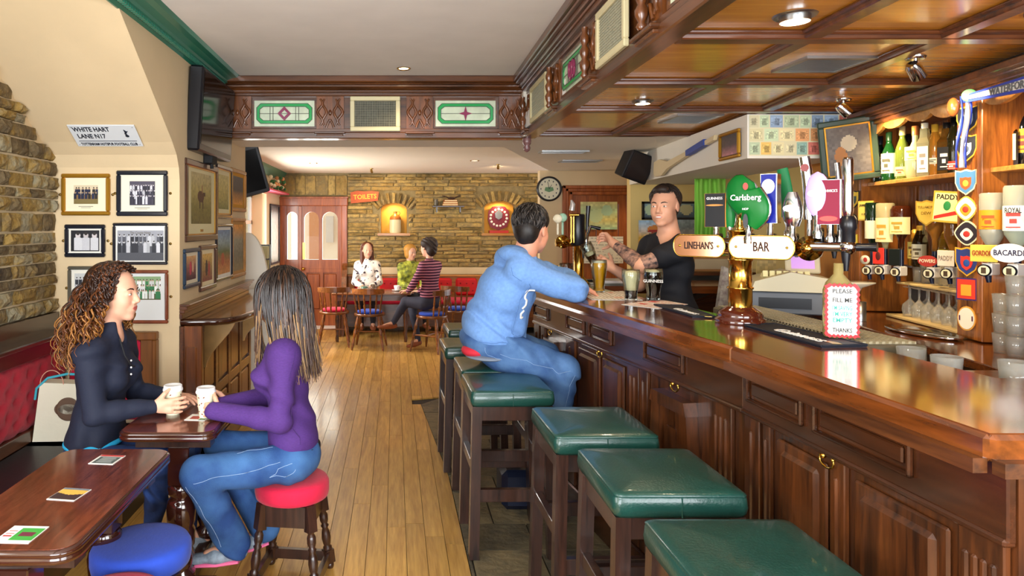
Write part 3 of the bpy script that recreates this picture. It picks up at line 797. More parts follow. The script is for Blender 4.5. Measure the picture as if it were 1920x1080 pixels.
# ================================================================ green dentil cornice on the left
gc = thing('trim_4', kind='structure', loc=(-1.2, 3, 2.62))
m = MB()
pr = [(-1.27, 2.585), (-1.262, 2.585), (-1.245, 2.60), (-1.245, 2.612), (-1.205, 2.614), (-1.2, 2.63), (-1.165, 2.645), (-1.13, 2.65), (-1.115, 2.667), (-1.27, 2.667)]
m.prism(pr, -1.5, 4.92, 'y'); m.build('cornice_run', M_gpaint, gc, True)
y = 2.6
while y < 4.9:
    MB().box(-1.238, -1.216, y, y+.014, 2.596, 2.618).build('dentil', M_gpaint, gc, True); y += .026
# ================================================================ far doorway with arched panes
dr = thing('door_1', kind='structure', loc=(-1.26, YF, 0))
m = MB(); x0, x1 = -1.79, -.74
m.box(x0, x0+.09, YF-.05, YF+.1, 0, 2.0, .01).box(x1-.09, x1, YF-.05, YF+.1, 0, 2.0, .01).box(x0-.01, x1+.01, YF-.06, YF+.1, 1.88, 2.02, .012).box(x0-.02, x1+.02, YF-.08, YF+.05, 1.995, 2.025, .006)
m.box(-1.50, -1.45, YF-.02, YF+.06, 0, 1.88, .006); m.build('door_frame', M_teak, dr, True)
def arched(mb, X0, X1, Z0, Z1, panes, y0, y1):
    """board with round-headed openings"""
    xs = X0
    for a, b, c, d in panes:
        r = (b-a)/2
        mb.box(xs, a, y0, y1, Z0, Z1)
        mb.box(a, b, y0, y1, Z0, c)
        k = 8
        for sgn in (-1, 1):
            pts = [((a+b)/2+sgn*r*cos(t*pi/2/k), d-r+r*sin(t*pi/2/k)) for t in range(k+1)]+[((a+b)/2, Z1), ((a+b)/2+sgn*r, Z1)]
            mb.prism(pts, y0, y1, 'y')
        xs = b
    mb.box(xs, X1, y0, y1, Z0, Z1)
sl = MB(); arched(sl, -1.70, -1.50, .9, 1.88, [(-1.69+.01, -1.52, 1.045, 1.79)], YF, YF+.04); sl.box(-1.70, -1.50, YF, YF+.04, 0, .9)
sl.build('sidelight', M_teak, dr, True)
dl = MB(); arched(dl, -1.45, -.83, .9, 1.88, [(-1.415, -1.185, 1.045, 1.79), (-1.13, -.89, 1.045, 1.79)], YF+.005, YF+.045)
dl.box(-1.449, -1.38, YF+.006, YF+.044, .01, .89).box(-.9, -.831, YF+.006, YF+.044, .01, .89).box(-1.16, -1.12, YF+.007, YF+.045, .02, .88).box(-1.45, -.83, YF+.003, YF+.045, 0, .25).box(-1.45, -.83, YF+.003, YF+.045, .84, .899).box(-1.44, -.84, YF+.03, YF+.048, 0, 1.0)
leaf = dl.build('door_leaf', M_teak, dr, True)
for a, b in ((-1.37, -1.17), (-1.11, -.91)): MB().box(a, b, YF+.012, YF+.035, .27, .82, .02).build('raised_panel', M_teak, leaf, True)
MB().box(-1.68, -1.52, YF-.006, YF+.01, .25, .82, .02).build('raised_panel', M_teak, dr, True)
for a, b in ((-1.68, -1.52), (-1.415, -1.185), (-1.13, -.89)): MB().box(a, b, YF+.022, YF+.026, 1.045, 1.79).build('pane', M_tglass, leaf, True)
MB().ball((-1.47+.045, YF-.03, .90), .028).tube([(-1.425, YF-.03, .9), (-1.425, YF+.01, .9)], .012).build('door_handle', M_brass, leaf, True)
MB().box(-1.437, -1.40, YF-.004, YF+.005, 1.05, 1.31).build('push_plate', mat('yellow_brass', 'e8c860', .3, .6), leaf, True)
MB().box(-1.78, -.76, YF-.25, YF+.05, .0, .012).build('threshold', M_paper, dr, True)
# beyond the door: a pale porch
pch = thing('wall_porch', kind='structure', loc=(-1.3, 12, 0))
m = MB(); m.box(-2.4, .2, 13.0, 13.1, -.1, 3); m.build('porch_wall', mat('porch_plaster', 'f1dcc0', .9), pch, True)
m = MB(); m.box(-1.62, -1.42, 12.93, 13, .9, 2.2).box(-.98, -.84, 12.93, 13, .3, 2.1).build('porch_posts', mat('porch_brick', 'c9885c', .9), pch, True)
m = MB(); m.box(-1.3, -1.16, 12.9, 13, 1.25, 1.75).build('notice_board', mat('pale_notice', 'd0c0b0', .8), pch, True)
# clock-wall doorway: moulded casing, panelled door with a map and notices
d2 = thing('door_2', kind='structure', loc=(2.45, YC, 0))
m = MB()
for k, (a, t) in enumerate(((0, .05), (.035, .035), (.075, .06))):
    for xa in (2.0+a, 2.9-a-.04): m.box(xa, xa+.04, YC-t, YC+.05, 0, 2.06-a, .008)
    m.box(2.0+a, 2.9-a, YC-t, YC+.05, 2.02-a, 2.06-a, .008)
m.build('door_frame', M_teak, d2, True)
m = MB(); m.box(2.115, 2.785, YC+.02, YC+.06, 0, 1.95)
for xa, xb2 in ((2.115, 2.22), (2.68, 2.785), (2.415, 2.485)): m.box(xa, xb2, YC, YC+.03, 0, 1.945)
for z in (0, .85, 1.84): m.box(2.115, 2.785, YC+.002, YC+.03, z, z+.1)
leaf2 = m.build('door_leaf', M_teak, d2, True)
# far-left window
wn = thing('window_1', kind='structure', loc=(-1.9, 8.8, 1.4)); MW = frame((-1.79, 5.33, 0), (0, 1, 0))
m = MB(MW); a, b, c, d = 2.75, 4.2, .92, 2.02
for xx in (a, (a+b)/2-.025, b-.05): m.box(xx, xx+.05, .2, .25, c, d)
for z in (c, 1.6, d-.05): m.box(a, b, .2, .25, z, z+.05)
m.build('window_frame', mat('white_gloss', 'f3efe6', .3), wn, True)
MB(MW).box(a, b, .222, .228, c, d).build('pane', M_tglass, wn, True)
MB(MW).box(a-.05, b+.05, -.1, .2, c-.03, c, .005).build('window_sill', M_teak, wn, True)
# ================================================================ green cornice and small pelmet at far left
t = thing('trim_5', kind='structure', loc=(-1.78, 9.8, 2.3))
m = MB(); m.prism([(-1.79, 2.28), (-1.76, 2.28), (-1.70, 2.36), (-1.68, 2.395), (-1.79, 2.395)], 6.0, 10.66, 'y'); m.build('cornice_run', M_gpaint, t, True)
t = thing('pelmet', 'pink edged pelmet board over the far left window', 'pelmet', (-1.74, 9.2, 2.06))
MB().box(-1.787, -1.62, 8.0, 10.5, 2.045, 2.07, .004).build('board', mat('pink_paint', 'd8405c', .5), t, True)
# ================================================================ bench along the left wall
t = thing('bench', 'long crimson buttoned wall bench with black seat and dark wood ledge', 'bench', (-1.9, 2.2, 0))
MB().box(-2.0, -1.955, .3, 3.97, .99, 1.09).box(-2.0, -1.86, .3, 3.97, .965, .99, .006).box(-2.0, -1.9, .3, 3.97, .88, .965, .006).build('ledge', wood('dark_ledge', '4a2a18', '24120a', 'y', .25, .5, 7), t, True)
m = MB(); ny, nz = 150, 16; vs = []
for j in range(nz+1):
    for i in range(ny+1):
        y, z = .3+3.66*i/ny, .52+.36*j/nz; yy = y/.13; zz = (z-.52)/.12
        q = min((abs(((yy+o) % 1)-.5)**2+abs(((zz+o) % 1)-.5)**2)**.5 for o in (0, .5))
        e = min(1, (z-.515)/.03, (.885-z)/.03); vs.append((-1.945+.035*e**.5 if e > 0 else -1.945, y, z)); vs[-1] = (vs[-1][0]-.022*math.exp(-(q/.16)**2), y, z)
m.add(vs, [(j*(ny+1)+i, j*(ny+1)+i+1, (j+1)*(ny+1)+i+1, (j+1)*(ny+1)+i) for j in range(nz) for i in range(ny)], True)
m.build('back_cushion', M_darkred, t, True)
m = MB()
for i in range(28):
    for j in range(3):
        y = .43+.13*i+(.065 if j % 2 else 0)
        if y < 3.9: m.ball((-1.928, y, .58+.12*j), .009, 6, 4)
tag(m.build('buttons', M_darkred, t, True), kind='stuff')
MB().box(-2.0, -1.93, .3, 3.97, .0, .52).box(-1.93, -1.905, .3, 3.97, .455, .52, .004).box(-1.93, -1.5, .3, 3.97, 0, .40).build('bench_box', M_beamy, t, True)
MB().box(-1.92, -1.44, .3, 3.95, .39, .455, .02).build('seat', mat('black_leatherette', '17171c', .4, bump=.05), t, True)
m = MB(); m.box(-1.40, -1.375, 3.932, 3.985, .38, .93, .005).box(-1.88, -1.375, 3.93, 3.985, .93, .975, .005).box(-1.47, -1.40, 3.945, 3.985, .38, .93, .003); m.build('end_frame', mat('golden_wood', '7a4a1e', .35, noise_amt=.25, nscale=30, stretch=(1, 1, .1)), t, True)
MB().box(-1.88, -1.47, 3.93, 3.985, .47, .93, .015).build('end_cushion', M_redv, t, True)
MB().box(-1.92, -1.42, 3.5, 3.93, .39, .455, .02).box(-1.9, -1.44, 3.52, 3.95, 0, .39).build('end_seat', M_black, t, True)
# ================================================================ pub tables
def pub_table(name, x0, x1, y0, y1, label, px=0):
    cx, cy = (x0+x1)/2, (y0+y1)/2; t = thing(name, label, 'table', (cx, cy, 0)); w, l = (x1-x0)/2, (y1-y0)/2
    def rr_(w, l, r, n=6):
        return [(sx*(w-r)+r*cos(a), sy*(l-r)+r*sin(a)) for sx, sy, a0 in ((1, 1, 0), (-1, 1, 90), (-1, -1, 180), (1, -1, 270)) for a in [radians(a0+90*k/n) for k in range(n+1)]]
    def rnd(mb, layers):
        n = None; vs = []
        for ins, z in layers:
            p = rr_(w-ins, l-ins, .06-ins*.5); n = len(p); vs += [(a, b, z) for a, b in p]
        m_ = len(layers)
        mb.add(vs, [(i*n+k, i*n+(k+1) % n, (i+1)*n+(k+1) % n, (i+1)*n+k) for i in range(m_-1) for k in range(n)], True)
        mb.add(vs[:n], [tuple(range(n))[::-1]]); mb.add(vs[-n:], [tuple(range(n))])
    m = MB(); rnd(m, [(.008, .71), (0, .715), (0, .727), (.004, .731), (0, .735), (.001, .742), (.008, .748), (.012, .7485)]); m.build('tabletop_edge', mat('dark_edge', '3a1a10', .15, coat=.8), t)
    m = MB(); rnd(m, [(.012, .7485), (.012, .75)]); m.build('tabletop', M_tab, t)
    for s in (-1, 1):
        yy = s*(l-.13)
        prof = [(.05, .09), (.058, .10), (.058, .125), (.04, .14), (.05, .17), (.056, .2), (.046, .225), (.056, .24), (.058, .3), (.05, .32), (.058, .335), (.062, .4), (.055, .43), (.042, .445), (.055, .46), (.058, .485), (.05, .5)]
        p = MB().lathe(prof, (px, yy, 0), 18).box(px-.045, px+.045, yy-.045, yy+.045, .5, .66, .004).build('pedestal', mat('dark_turned', '33160f', .12, coat=.9), t)
        MB().box(-w+.05, w-.04, yy-.035, yy+.035, .66, .71).build('top_bearer', M_dark, t)
        MB().box(-w+.0, w-.02, yy-.04, yy+.04, .015, .09, .012).box(-w, -w+.07, yy-.045, yy+.045, 0, .03).box(w-.09, w-.02, yy-.045, yy+.045, 0, .03).build('foot', M_dark, t)
    MB().box(px-.03, px+.03, -l+.13, l-.13, .03, .08, .006).build('stretcher', M_dark, t)
    return t
pub_table('pub_table', -1.25, -.835, 1.77, 2.59, 'small rectangular dark red-brown pub table in the foreground with three beer mats')
pub_table('pub_table', -1.14, -.735, 2.775, 3.45, 'dark red-brown pub table between the two seated women, holding two paper cups', .03)
# beer mats
def mat_img(kind, n=24):
    im = np.ones((n, n, 3))*rgb('e9e6df'); r = np.random.RandomState(kind)
    yy, xx = np.mgrid[0:n, 0:n]/n
    if kind == 0:
        im[(yy < .14)] = rgb('c43a3a'); im[(yy > .2) & (yy < .93) & (xx > .06) & (xx < .94)] = rgb('55605e')
        for k in range(5): im[(abs(yy-.3-k*.12) < .025) & (xx > .15+.05*r.rand()) & (xx < .85-.1*r.rand())] = rgb('cfd4d0')
    elif kind == 1:
        im[:] = rgb('f0e7d4'); im[(yy > .1) & (yy < .6)] = rgb('e7b04e'); im[(yy > .55-.3*np.abs(xx-.5)) & (yy < .95)] = rgb('3c2a2c'); im[yy < .12] = rgb('6a7a86')
    elif kind == 2:
        im[:] = rgb('dfe0d8'); im[(yy > .1) & (yy < .85) & (xx > .3)] = rgb('3f9a3f'); im[(yy > .35) & (yy < .6) & (xx > .45) & (xx < .85)] = rgb('6b2c3c')
        for k in range(3): im[(abs(yy-.3-k*.15) < .03) & (xx > .04) & (xx < .26)] = rgb('a33')if 0 else rgb('b03a3a')
    else:
        im[:] = rgb('e6e3da'); im[(yy > .3) & (yy < .8) & (xx > .15) & (xx < .6)] = rgb('a9463c'); im[(xx > .65) & (yy > .2)] = rgb('5c7a50')
    return im
def beer_mat(u, v, rot, kind, label, s=.092):
    p = G(u, v, .7525); t = thing('beer_mat', label, 'coaster', (p.x, p.y, .7503), rotz=rot, group=None)
    MB().box(-s/2, s/2, -s/2, s/2, 0, .0016).build('card', M_paper, t)
    M = Matrix(((1, 0, 0, 0), (0, 0, 1, 0), (0, 0, 0, .0019), (0, 0, 0, 1))) @ Matrix(((1, 0, 0, 0), (0, 1, 0, 0), (0, 0, 1, 0), (0, 0, 0, 1)))
    sheet('printed_face', s*.97, s*.97, mat_img(kind), M, t, world=False)
beer_mat(201, 861, -.1, 0, 'beer mat with red edge and grey print, at the far end of the foreground table')
beer_mat(130, 926, -.15, 1, 'beer mat with orange and dark picture, in the middle of the foreground table')
beer_mat(40, 1001, -.05, 2, 'green and white beer mat at the near end of the foreground table', .1)
beer_mat(372, 782, -.1, 3, 'beer mat under the right-hand paper cup')
M_cup = mat('printed_cup', 'e9e6c4', .6)
def paper_cup(p, label):
    t = thing('paper_cup', label, 'cup', p)
    MB().lathe([(.028, 0), (.0285, .002), (.0405, .112)], n=28).build('cup_body', M_cup, t)
    MB().lathe([(.0425, .104), (.044, .107), (.0435, .113), (.0405, .117), (.040, .127), (.037, .130), (.034, .127), (.0001, .126)], n=28).build('lid', mat('white_lid', 'efefef', .35), t)
    m = MB(); r2 = random.Random(5)
    for k in range(26):
        a, z = r2.uniform(0, 2*pi), r2.uniform(.012, .098); r = .028+.0125*z/.112+.0004
        tt = Vector((-sin(a), cos(a), .9*r2.uniform(-1, 1))).normalized()*r2.choice([.004, .0045, .012])
        c = Vector((r*cos(a), r*sin(a), z)); m.cur = 0 if tt.length < .01 else 1
        m.tube([c-tt, c, c+tt], [.0012, .003, .0012] if tt.length < .01 else .0006, 5)
    tag(m.build('bean_print', [mat('bean_brown', '7a2f2a', .6), mat('sprig_green', 'b9b98a', .6)], t), kind='stuff')
    return t
paper_cup((-.994, 3.06, .75), 'white lidded paper coffee cup held by the curly-haired woman')
c2_ = G(386, 781, .752); paper_cup((c2_.x, c2_.y, .7525), 'white lidded paper coffee cup standing on a beer mat before the dark-haired woman')
# ================================================================ round low stools
def round_stool(p, mtl, label, rot=.2, r=.165, low=True, h=.47):
    t = thing('low_stool', label, 'stool', p, rotz=rot)
    MB().lathe([(r-.02, h-.085), (r-.004, h-.078), (r, h-.06), (r, h-.022), (r-.008, h-.008), (r-.03, h-.002), (r*.5, h+.002), (.0001, h+.003)], n=40).build('seat_cushion', mtl, t)
    s = r*.62; f = r*.86
    for i, (a, b) in enumerate(((1, 1), (-1, 1), (-1, -1), (1, -1))):
        top, bot = Vector((a*s, b*s, h-.085)), Vector((a*f, b*f, 0)); ax = (top-bot); L = ax.length; q = lambda k: bot+ax*k
        m = MB(); m.tube([q(0), q(.03), q(.05), q(.07)], [.016, .02, .02, .014], 12)
        m.bar(q(.07), q(.23), .042); m.bar(q(.72), q(1), .042)
        prof = [.23, .26, .28, .31, .38, .45, .5, .53, .55, .6, .66, .7, .72]; rs = [.018, .021, .014, .018, .022, .019, .013, .019, .013, .02, .02, .013, .02]
        m.tube([q(k) for k in prof], rs, 12); m.build('leg', M_dark, t)
    for i in range(4):
        c = [(1, 1), (-1, 1), (-1, -1), (1, -1)]; a, b = c[i], c[(i+1) % 4]
        l = lambda k, z: Vector((k[0]*(f+(s-f)*z), k[1]*(f+(s-f)*z), (h-.085)*z))
        MB().bar(l(a, .15), l(b, .15), .022, .045).build('stretcher', M_dark, t)
        MB().bar(l(a, .87), l(b, .87), .02, .09).build('apron', M_dark, t)
    return t
round_stool((-.459, 3.06, 0), M_redv, 'round red velvet stool under the dark-haired woman', -.12)
round_stool((-.905, 2.44, 0), M_bluev, 'round blue velvet stool beside the foreground table', .3, .172)
round_stool((-.862, 2.088, 0), M_redv, 'round red velvet stool cut off by the bottom edge, nearest the camera', .5, .155)
round_stool((-1.33, 6.85, 0), M_bluev, 'round blue stool far behind the dark-haired woman, beyond the counter', .1, .17, h=.53)
# ================================================================ bar stools with green leather tops
def cushion(mb, w, l, z0, z1, n=14):
    vs = []; fs = []; cx = []
    def P(a, b, z, e):                                      # superellipse rounding of the rim
        return (a*(w/2-e), b*(l/2-e), z)
    def ring(e, z, k=28):
        r = .022; out = []
        for sx, sy, a0 in ((1, 1, 0), (-1, 1, 90), (-1, -1, 180), (1, -1, 270)):
            for q in range(4):
                a = radians(a0+30*q); out.append((sx*(w/2-e-r)+r*cos(a), sy*(l/2-e-r)+r*sin(a), z))
        return out
    layers = [(.008, z0), (.0, z0+.012), (-.003, z0+.03), (0, z1-.016), (.003, z1-.012), (.0, z1-.008), (.008, z1-.002), (.03, z1+.002), (.09, z1+.008), (.15, z1+.01)]
    for e, z in layers: vs += ring(e, z)
    k = 16; m_ = len(layers)
    fs = [(i*k+j, i*k+(j+1) % k, (i+1)*k+(j+1) % k, (i+1)*k+j) for i in range(m_-1) for j in range(k)]
    fs.append(tuple((m_-1)*k+j for j in range(k))); fs.append(tuple(range(k))[::-1])
    mb.add(vs, fs, True)
def bar_stool(p, rz, label):
    t = thing('bar_stool', label, 'stool', p, rotz=rz); w = .395; lw = .046
    m = MB(); cushion(m, w+.005, w+.03, .725, .80); m.build('seat_cushion', M_green, t)
    m = MB(); r = .0022
    for sx in (-1, 1): m.tube([(sx*(w/2-.004), -w/2-.005, .7905), (sx*(w/2-.004), w/2+.005, .7905)], r, 5)
    for sy in (-1, 1): m.tube([(-w/2+.012, sy*(w/2+.013), .7905), (w/2-.012, sy*(w/2+.013), .7905)], r, 5); m.tube([(.0, sy*(w/2+.0165), .73), (0, sy*(w/2+.0165), .787)], r, 5)
    m.build('seam_piping', M_green, t)
    a, b = w/2-lw/2-.004, w/2-lw/2+.006; sp = .018
    for sx in (-1, 1):
        for sy in (-1, 1):
            m = MB(); m.bar((sx*a, sy*b, .725), (sx*(a+sp), sy*(b+sp), 0), lw, lw, (0, 1, 0)); m.build('leg', M_dark, t)
    k = lambda z: sp*(1-z/.725)
    for sy in (-1, 1):
        MB().box(-a+.02, a-.02, sy*b-.012, sy*b+.012, .655, .725, .002).build('apron', M_dark, t)
        z = .30 if sy < 0 else .36
        MB().box(-a-k(z)+.02, a+k(z)-.02, sy*(b+k(z))-.015, sy*(b+k(z))+.015, z-.03, z+.03, .002).build('foot_rail', M_dark, t)
    for sx in (-1, 1):
        MB().box(sx*a-.012, sx*a+.012, -b+.02, b-.02, .655, .725, .002).build('apron', M_dark, t)
        z = .42
        MB().box(sx*(a+k(z))-.015, sx*(a+k(z))+.015, -b-k(z)+.02, b+k(z)-.02, z-.025, z+.025, .002).build('foot_rail', M_dark, t)
    return t
for x, y, rz, lb in ((.875, 1.65, 0, 'green leather bar stool in the bottom right, nearest the camera'), (.852, 2.235, .0, 'green leather bar stool, second nearest the camera'),
                     (.802, 2.79, .015, 'green leather bar stool with bright patch on its seat, third nearest'), (.562, 3.47, .02, 'green leather bar stool standing just before the seated man'),
                     (.56, 3.93, .02, 'green leather bar stool the man in the blue hoodie sits on'), (.52, 4.62, .03, 'green leather bar stool just behind the seated man'),
                     (.60, 5.35, .03, 'green leather bar stool mostly hidden behind the seated man, farthest of the row')):
    bar_stool((x, y, 0), rz, lb)
# ================================================================ wall counter with panelling on the left
t = thing('wall_counter', 'dark wood drinks counter with moulded upstand and S-curved brackets on panelled wall', 'counter', (-1.2, 5, 0))
m = MB(M=frame((-1.265, 4.0, 0), (0, 1, 0)))                # local -y = +x world
for yf, z0, z1 in ((-.02, 1.04, 1.075), (-.035, 1.075, 1.095), (-.05, 1.095, 1.115), (-.065, 1.115, 1.128)): m.box(0, 1.84, yf, .0, z0, z1, .003)
m.build('upstand', M_mahy, t, True)
shp = [(-1.265, 4.03), (-1.06, 4.05), (-1.0, 4.09), (-.95, 4.2), (-.92, 4.42), (-.91, 4.8), (-.91, 5.84), (-1.265, 5.84)]
MB().prism(shp, 1.0, 1.04).build('counter_top', wood('honey_counter', '9c6a38', '6a3f1c', 'y', .1, 1, 5, .05, .01), t, True)
m = MB(); m.tube([(x, y, 1.02) for x, y in shp[:-1]], .021, 10); m.build('bullnose', mat('dark_gloss', '3a1c10', .12, coat=1), t, True)
m = MB(frame((-1.262, 4.0, 0), (0, 1, 0))); m.box(0, 1.84, -.012, 0, 0, 1.0); m.build('panel_backing', M_mahy, t, True)
m = MB(frame((-1.262, 4.0, 0), (0, 1, 0)))
for z0, z1 in ((0, .13), (.42, .49), (.9, 1.0)): m.box(0, 1.84, -.03, -.01, z0, z1, .004)
m.box(0, 1.84, -.045, -.03, 0, .11, .006)
for i in range(6): m.box(.36*i-.02+.0, .36*i+.05, -.031, -.01, 0, 1.0, .003)
m.build('panel_frame', M_mahy, t, True)
for i in range(5):
    for z0, z1 in ((.15, .4), (.51, .88)):
        MB(frame((-1.262, 4.0, 0), (0, 1, 0))).box(.36*i+.075, .36*i+.315, -.026, -.01, z0, z1, .014).build('raised_panel', M_mahz, t, True)
def scroll(y, th, name, mt, w=.17, hgt=.30):
    pts = [(-1.235, 1.0)]
    for k in range(21):
        s = k/20; pts.append((-1.235+w*(1-(3*s*s-2*s**3))+.012, 1.0-.01-hgt*s))
    pts.append((-1.235, 1.0-hgt-.01))
    MB().prism(pts, y, y+th, 'y').build(name, mt, t, True)
scroll(4.42, .03, 'scroll_bracket', mat('pale_veneer', 'b98f55', .4, noise_amt=.2, nscale=8, coat=.3), .19, .32)
scroll(5.55, .03, 'scroll_bracket', mat('pale_veneer', 'b98f55', .4), .3, .34)
MB().box(-1.262, -1.13, 4.0, 4.035, 0, 1.0, .004).build('end_board', M_mahz, t, True)
MB().box(-1.225, -1.16, 3.995, 4.005, .15, .88, .006).build('raised_panel', M_mahz, t, True)
# ================================================================ far seating
t = thing('far_bench', 'wooden wall bench with red buttoned back pads below the stone wall', 'bench', (.8, 10.4, 0))
MB().box(-.72, 3.0, 10.55, 10.63, 0, .82, .005).box(-.72, 3.0, 10.5, 10.63, .79, .82, .005).build('back_board', M_pine, t, True)
MB().box(-.7, 3.0, 10.02, 10.55, .1, .42).build('bench_box', M_mah, t, True)
MB().box(-.7, 3.0, 10.0, 10.5, .42, .48, .02).build('seat', M_redv, t, True)
RB = mat('red_leather', 'c4161c', .5)
for i in range(8):
    x = -.62+.39*i; m = MB(); m.box(x, x+.33, 10.48, 10.55, .5, .77, .03); m.build('back_pad', RB, t, True)
    m = MB()
    for a in range(3):
        for b in range(2): m.ball((x+.07+.095*a, 10.478, .58+.11*b), .012, 8, 5)
    m.build('buttons', mat('deep_red', '8e0c14', .5), t, True)
t = thing('pew_end', 'dark curved wooden pew end beside the far door', 'pew', (-.78, 10.2, 0))
prof = [(9.75, 0), (10.6, 0), (10.6, 1.0), (10.42, 1.0), (10.36, .97), (10.38, .9), (10.3, .8), (10.26, .7), (10.2, .62), (10.05, .6), (9.9, .63), (9.82, .68), (9.76, .64), (9.76, .56)]
MB().prism(prof, -.80, -.725, 'x').build('end_board', M_mahz, t, True)
def spindle_chair(p, rz, seat_m, label):
    """faces local +y; back at -y"""
    t = thing('spindle_chair', label, 'chair', p, rotz=rz)
    m = MB(); m.lathe([(.17, .42), (.2, .425), (.2, .45), (.19, .455)], n=20); m.build('seat', M_pine if 0 else wood('chair_wood', '9a5a22', '5c3010', 'x', .3, .5, 8), t)
    MB().lathe([(.15, .453), (.165, .46), (.165, .478), (.14, .49), (.0001, .492)], n=20).build('cushion', seat_m, t)
    CW = MATS['chair_wood']
    for sx in (-1, 1):
        for sy in (-1, 1):
            a, b = Vector((sx*.13, sy*.13, .42)), Vector((sx*.2, sy*.2, 0)); q = lambda k: a+(b-a)*k
            MB().tube([q(k) for k in (0, .1, .2, .3, .34, .45, .6, .64, .7, .85, 1)], [.013, .016, .02, .022, .013, .022, .018, .012, .018, .016, .011], 8).build('leg', CW, t)
    m = MB()
    for sx in (-1, 1): m.tube([(sx*.165, -.165, .21), (sx*.165, 0, .21), (sx*.165, .165, .21)], [.009, .015, .009], 6)
    m.tube([(-.165, 0, .21), (.165, 0, .21)], .01, 6); m.build('stretcher', CW, t)
    rail = [(.225*sin(a), -.03-.2*cos(a), 0) for a in [radians(-62+124*i/12) for i in range(13)]]
    m = MB(); vs = []
    for x, y, z in rail:
        n = Vector((x, y+.03, 0)).normalized(); hh = .04*(1-(x/.26)**2*.4)
        vs += [(x-n.x*.01, y-n.y*.01, .735-hh*.6), (x+n.x*.012, y+n.y*.012, .735-hh*.6), (x+n.x*.012, y+n.y*.012, .745+hh), (x-n.x*.01, y-n.y*.01, .745+hh)]
    k = len(rail); fs = [(4*i+j, 4*i+(j+1) % 4, 4*i+4+(j+1) % 4, 4*i+4+j) for i in range(k-1) for j in range(4)]+[(0, 1, 2, 3), (4*k-1, 4*k-2, 4*k-3, 4*k-4)]
    m.add(vs, fs, False); m.build('top_rail', CW, t)
    for i in range(6):
        a = radians(-55+22*i); b = Vector((.175*sin(a), -.175*cos(a), .445)); c = Vector((.222*sin(a), -.03-.2*cos(a), .72)); q = lambda k: b+(c-b)*k
        MB().tube([q(s) for s in (0, .2, .35, .45, .5, .6, .8, 1)], [.008, .01, .014, .014, .008, .013, .01, .008], 7).build('spindle', CW, t)
    return t
spindle_chair((-.80, 9.02, 0), .05, M_redv, 'spindle-back wooden chair with red cushion, nearest the far door')
spindle_chair((-.325, 8.82, 0), -.1, M_bluev, 'spindle-back wooden chair with blue cushion, pushed up to the far table')
spindle_chair((.47, 8.62, 0), 1.0, M_bluev, 'spindle-back wooden chair with blue cushion under the woman in stripes')
spindle_chair((.86, 9.15, 0), -.5, M_bluev, 'spindle-back wooden chair half hidden behind the man in the blue hoodie')
t = thing('far_table', 'brown wooden table with turned legs between the women at the back', 'table', (-.35, 9.4, 0))
MB().box(-.85, .22, 9.2, 9.75, .64, .67, .008).build('tabletop', wood('table_brown', '8c5426', '5a3012', 'x', .2, .6, 6), t, True)
MB().box(-.8, .17, 9.24, 9.71, .56, .64).build('apron', M_mah, t, True)
for x in (-.78, .15):
    for y in (9.26, 9.69):
        MB().lathe([(.02, 0), (.026, .05), (.018, .1), (.03, .3), (.02, .4), (.03, .5), (.03, .56)], (x, y, 0), 10).build('leg', M_mah, t, True)
def teacup(p, label, hsc=1, col='f2efe8'):
    t = thing('cup_and_saucer' if hsc == 1 else 'mug', label, 'cup', p); W_ = mat('china_'+col, col, .2)
    if hsc == 1: MB().lathe([(.03, 0), (.07, .012), (.072, .016), (.03, .008), (.0001, .008)], n=20).build('saucer', W_, t)
    MB().lathe([(.025, .01), (.035, .03), (.043, .075), (.04, .075), (.03, .03), (.0001, .02)], n=20).tube([(.04, 0, .06), (.062, 0, .055), (.06, 0, .035), (.036, 0, .03)], .005, 6).build('cup', W_, t)
teacup((.03, 9.5, .67), 'white cup and saucer on the right of the far table')
teacup((-.42, 9.35, .67), 'small dark green mug before the long-haired woman at the far table', 2, '5a7a68')
t = thing('water_glass', 'clear glass of water on the far table beside the mug', 'glass', (-.3, 9.4, .67)); MB().lathe([(.028, 0), (.034, .1), (.031, .1), (.026, .006), (.0001, .006)], n=16).build('glass', M_tglass, t)
# ================================================================ bar counter
bar = thing('bar_counter', 'long varnished mahogany bar counter with moulded panels, running away from the camera', 'bar counter', (1.2, 3, 0))
P0, P1, P2 = (1.195, 1.371), (1.165, 2.35), (.88, 4.5)
tops = [[(1.195, 1.371), (2.5, 1.371), (2.5, 1.86), (1.64, 1.86)], [(1.195, 1.371), (1.64, 1.86), (1.615, 2.42), (1.165, 2.35)],
        [(1.165, 2.35), (1.615, 2.42), (1.345, 4.45), (.88, 4.5)], [(.88, 4.5), (1.345, 4.45), (1.42, 4.62), (2.4, 4.62), (2.4, 5.1), (1.05, 5.1)]]
M_topy = wood('bar_top_varnish_lengthwise', '8c4a1c', '48240e', 'y', .09, 1, 5, .03, .012)
for i, p in enumerate(tops):
    MB().prism(p, 1.13, 1.18).build('top_slab', M_top if i in (0, 3) else M_topy, bar, True)
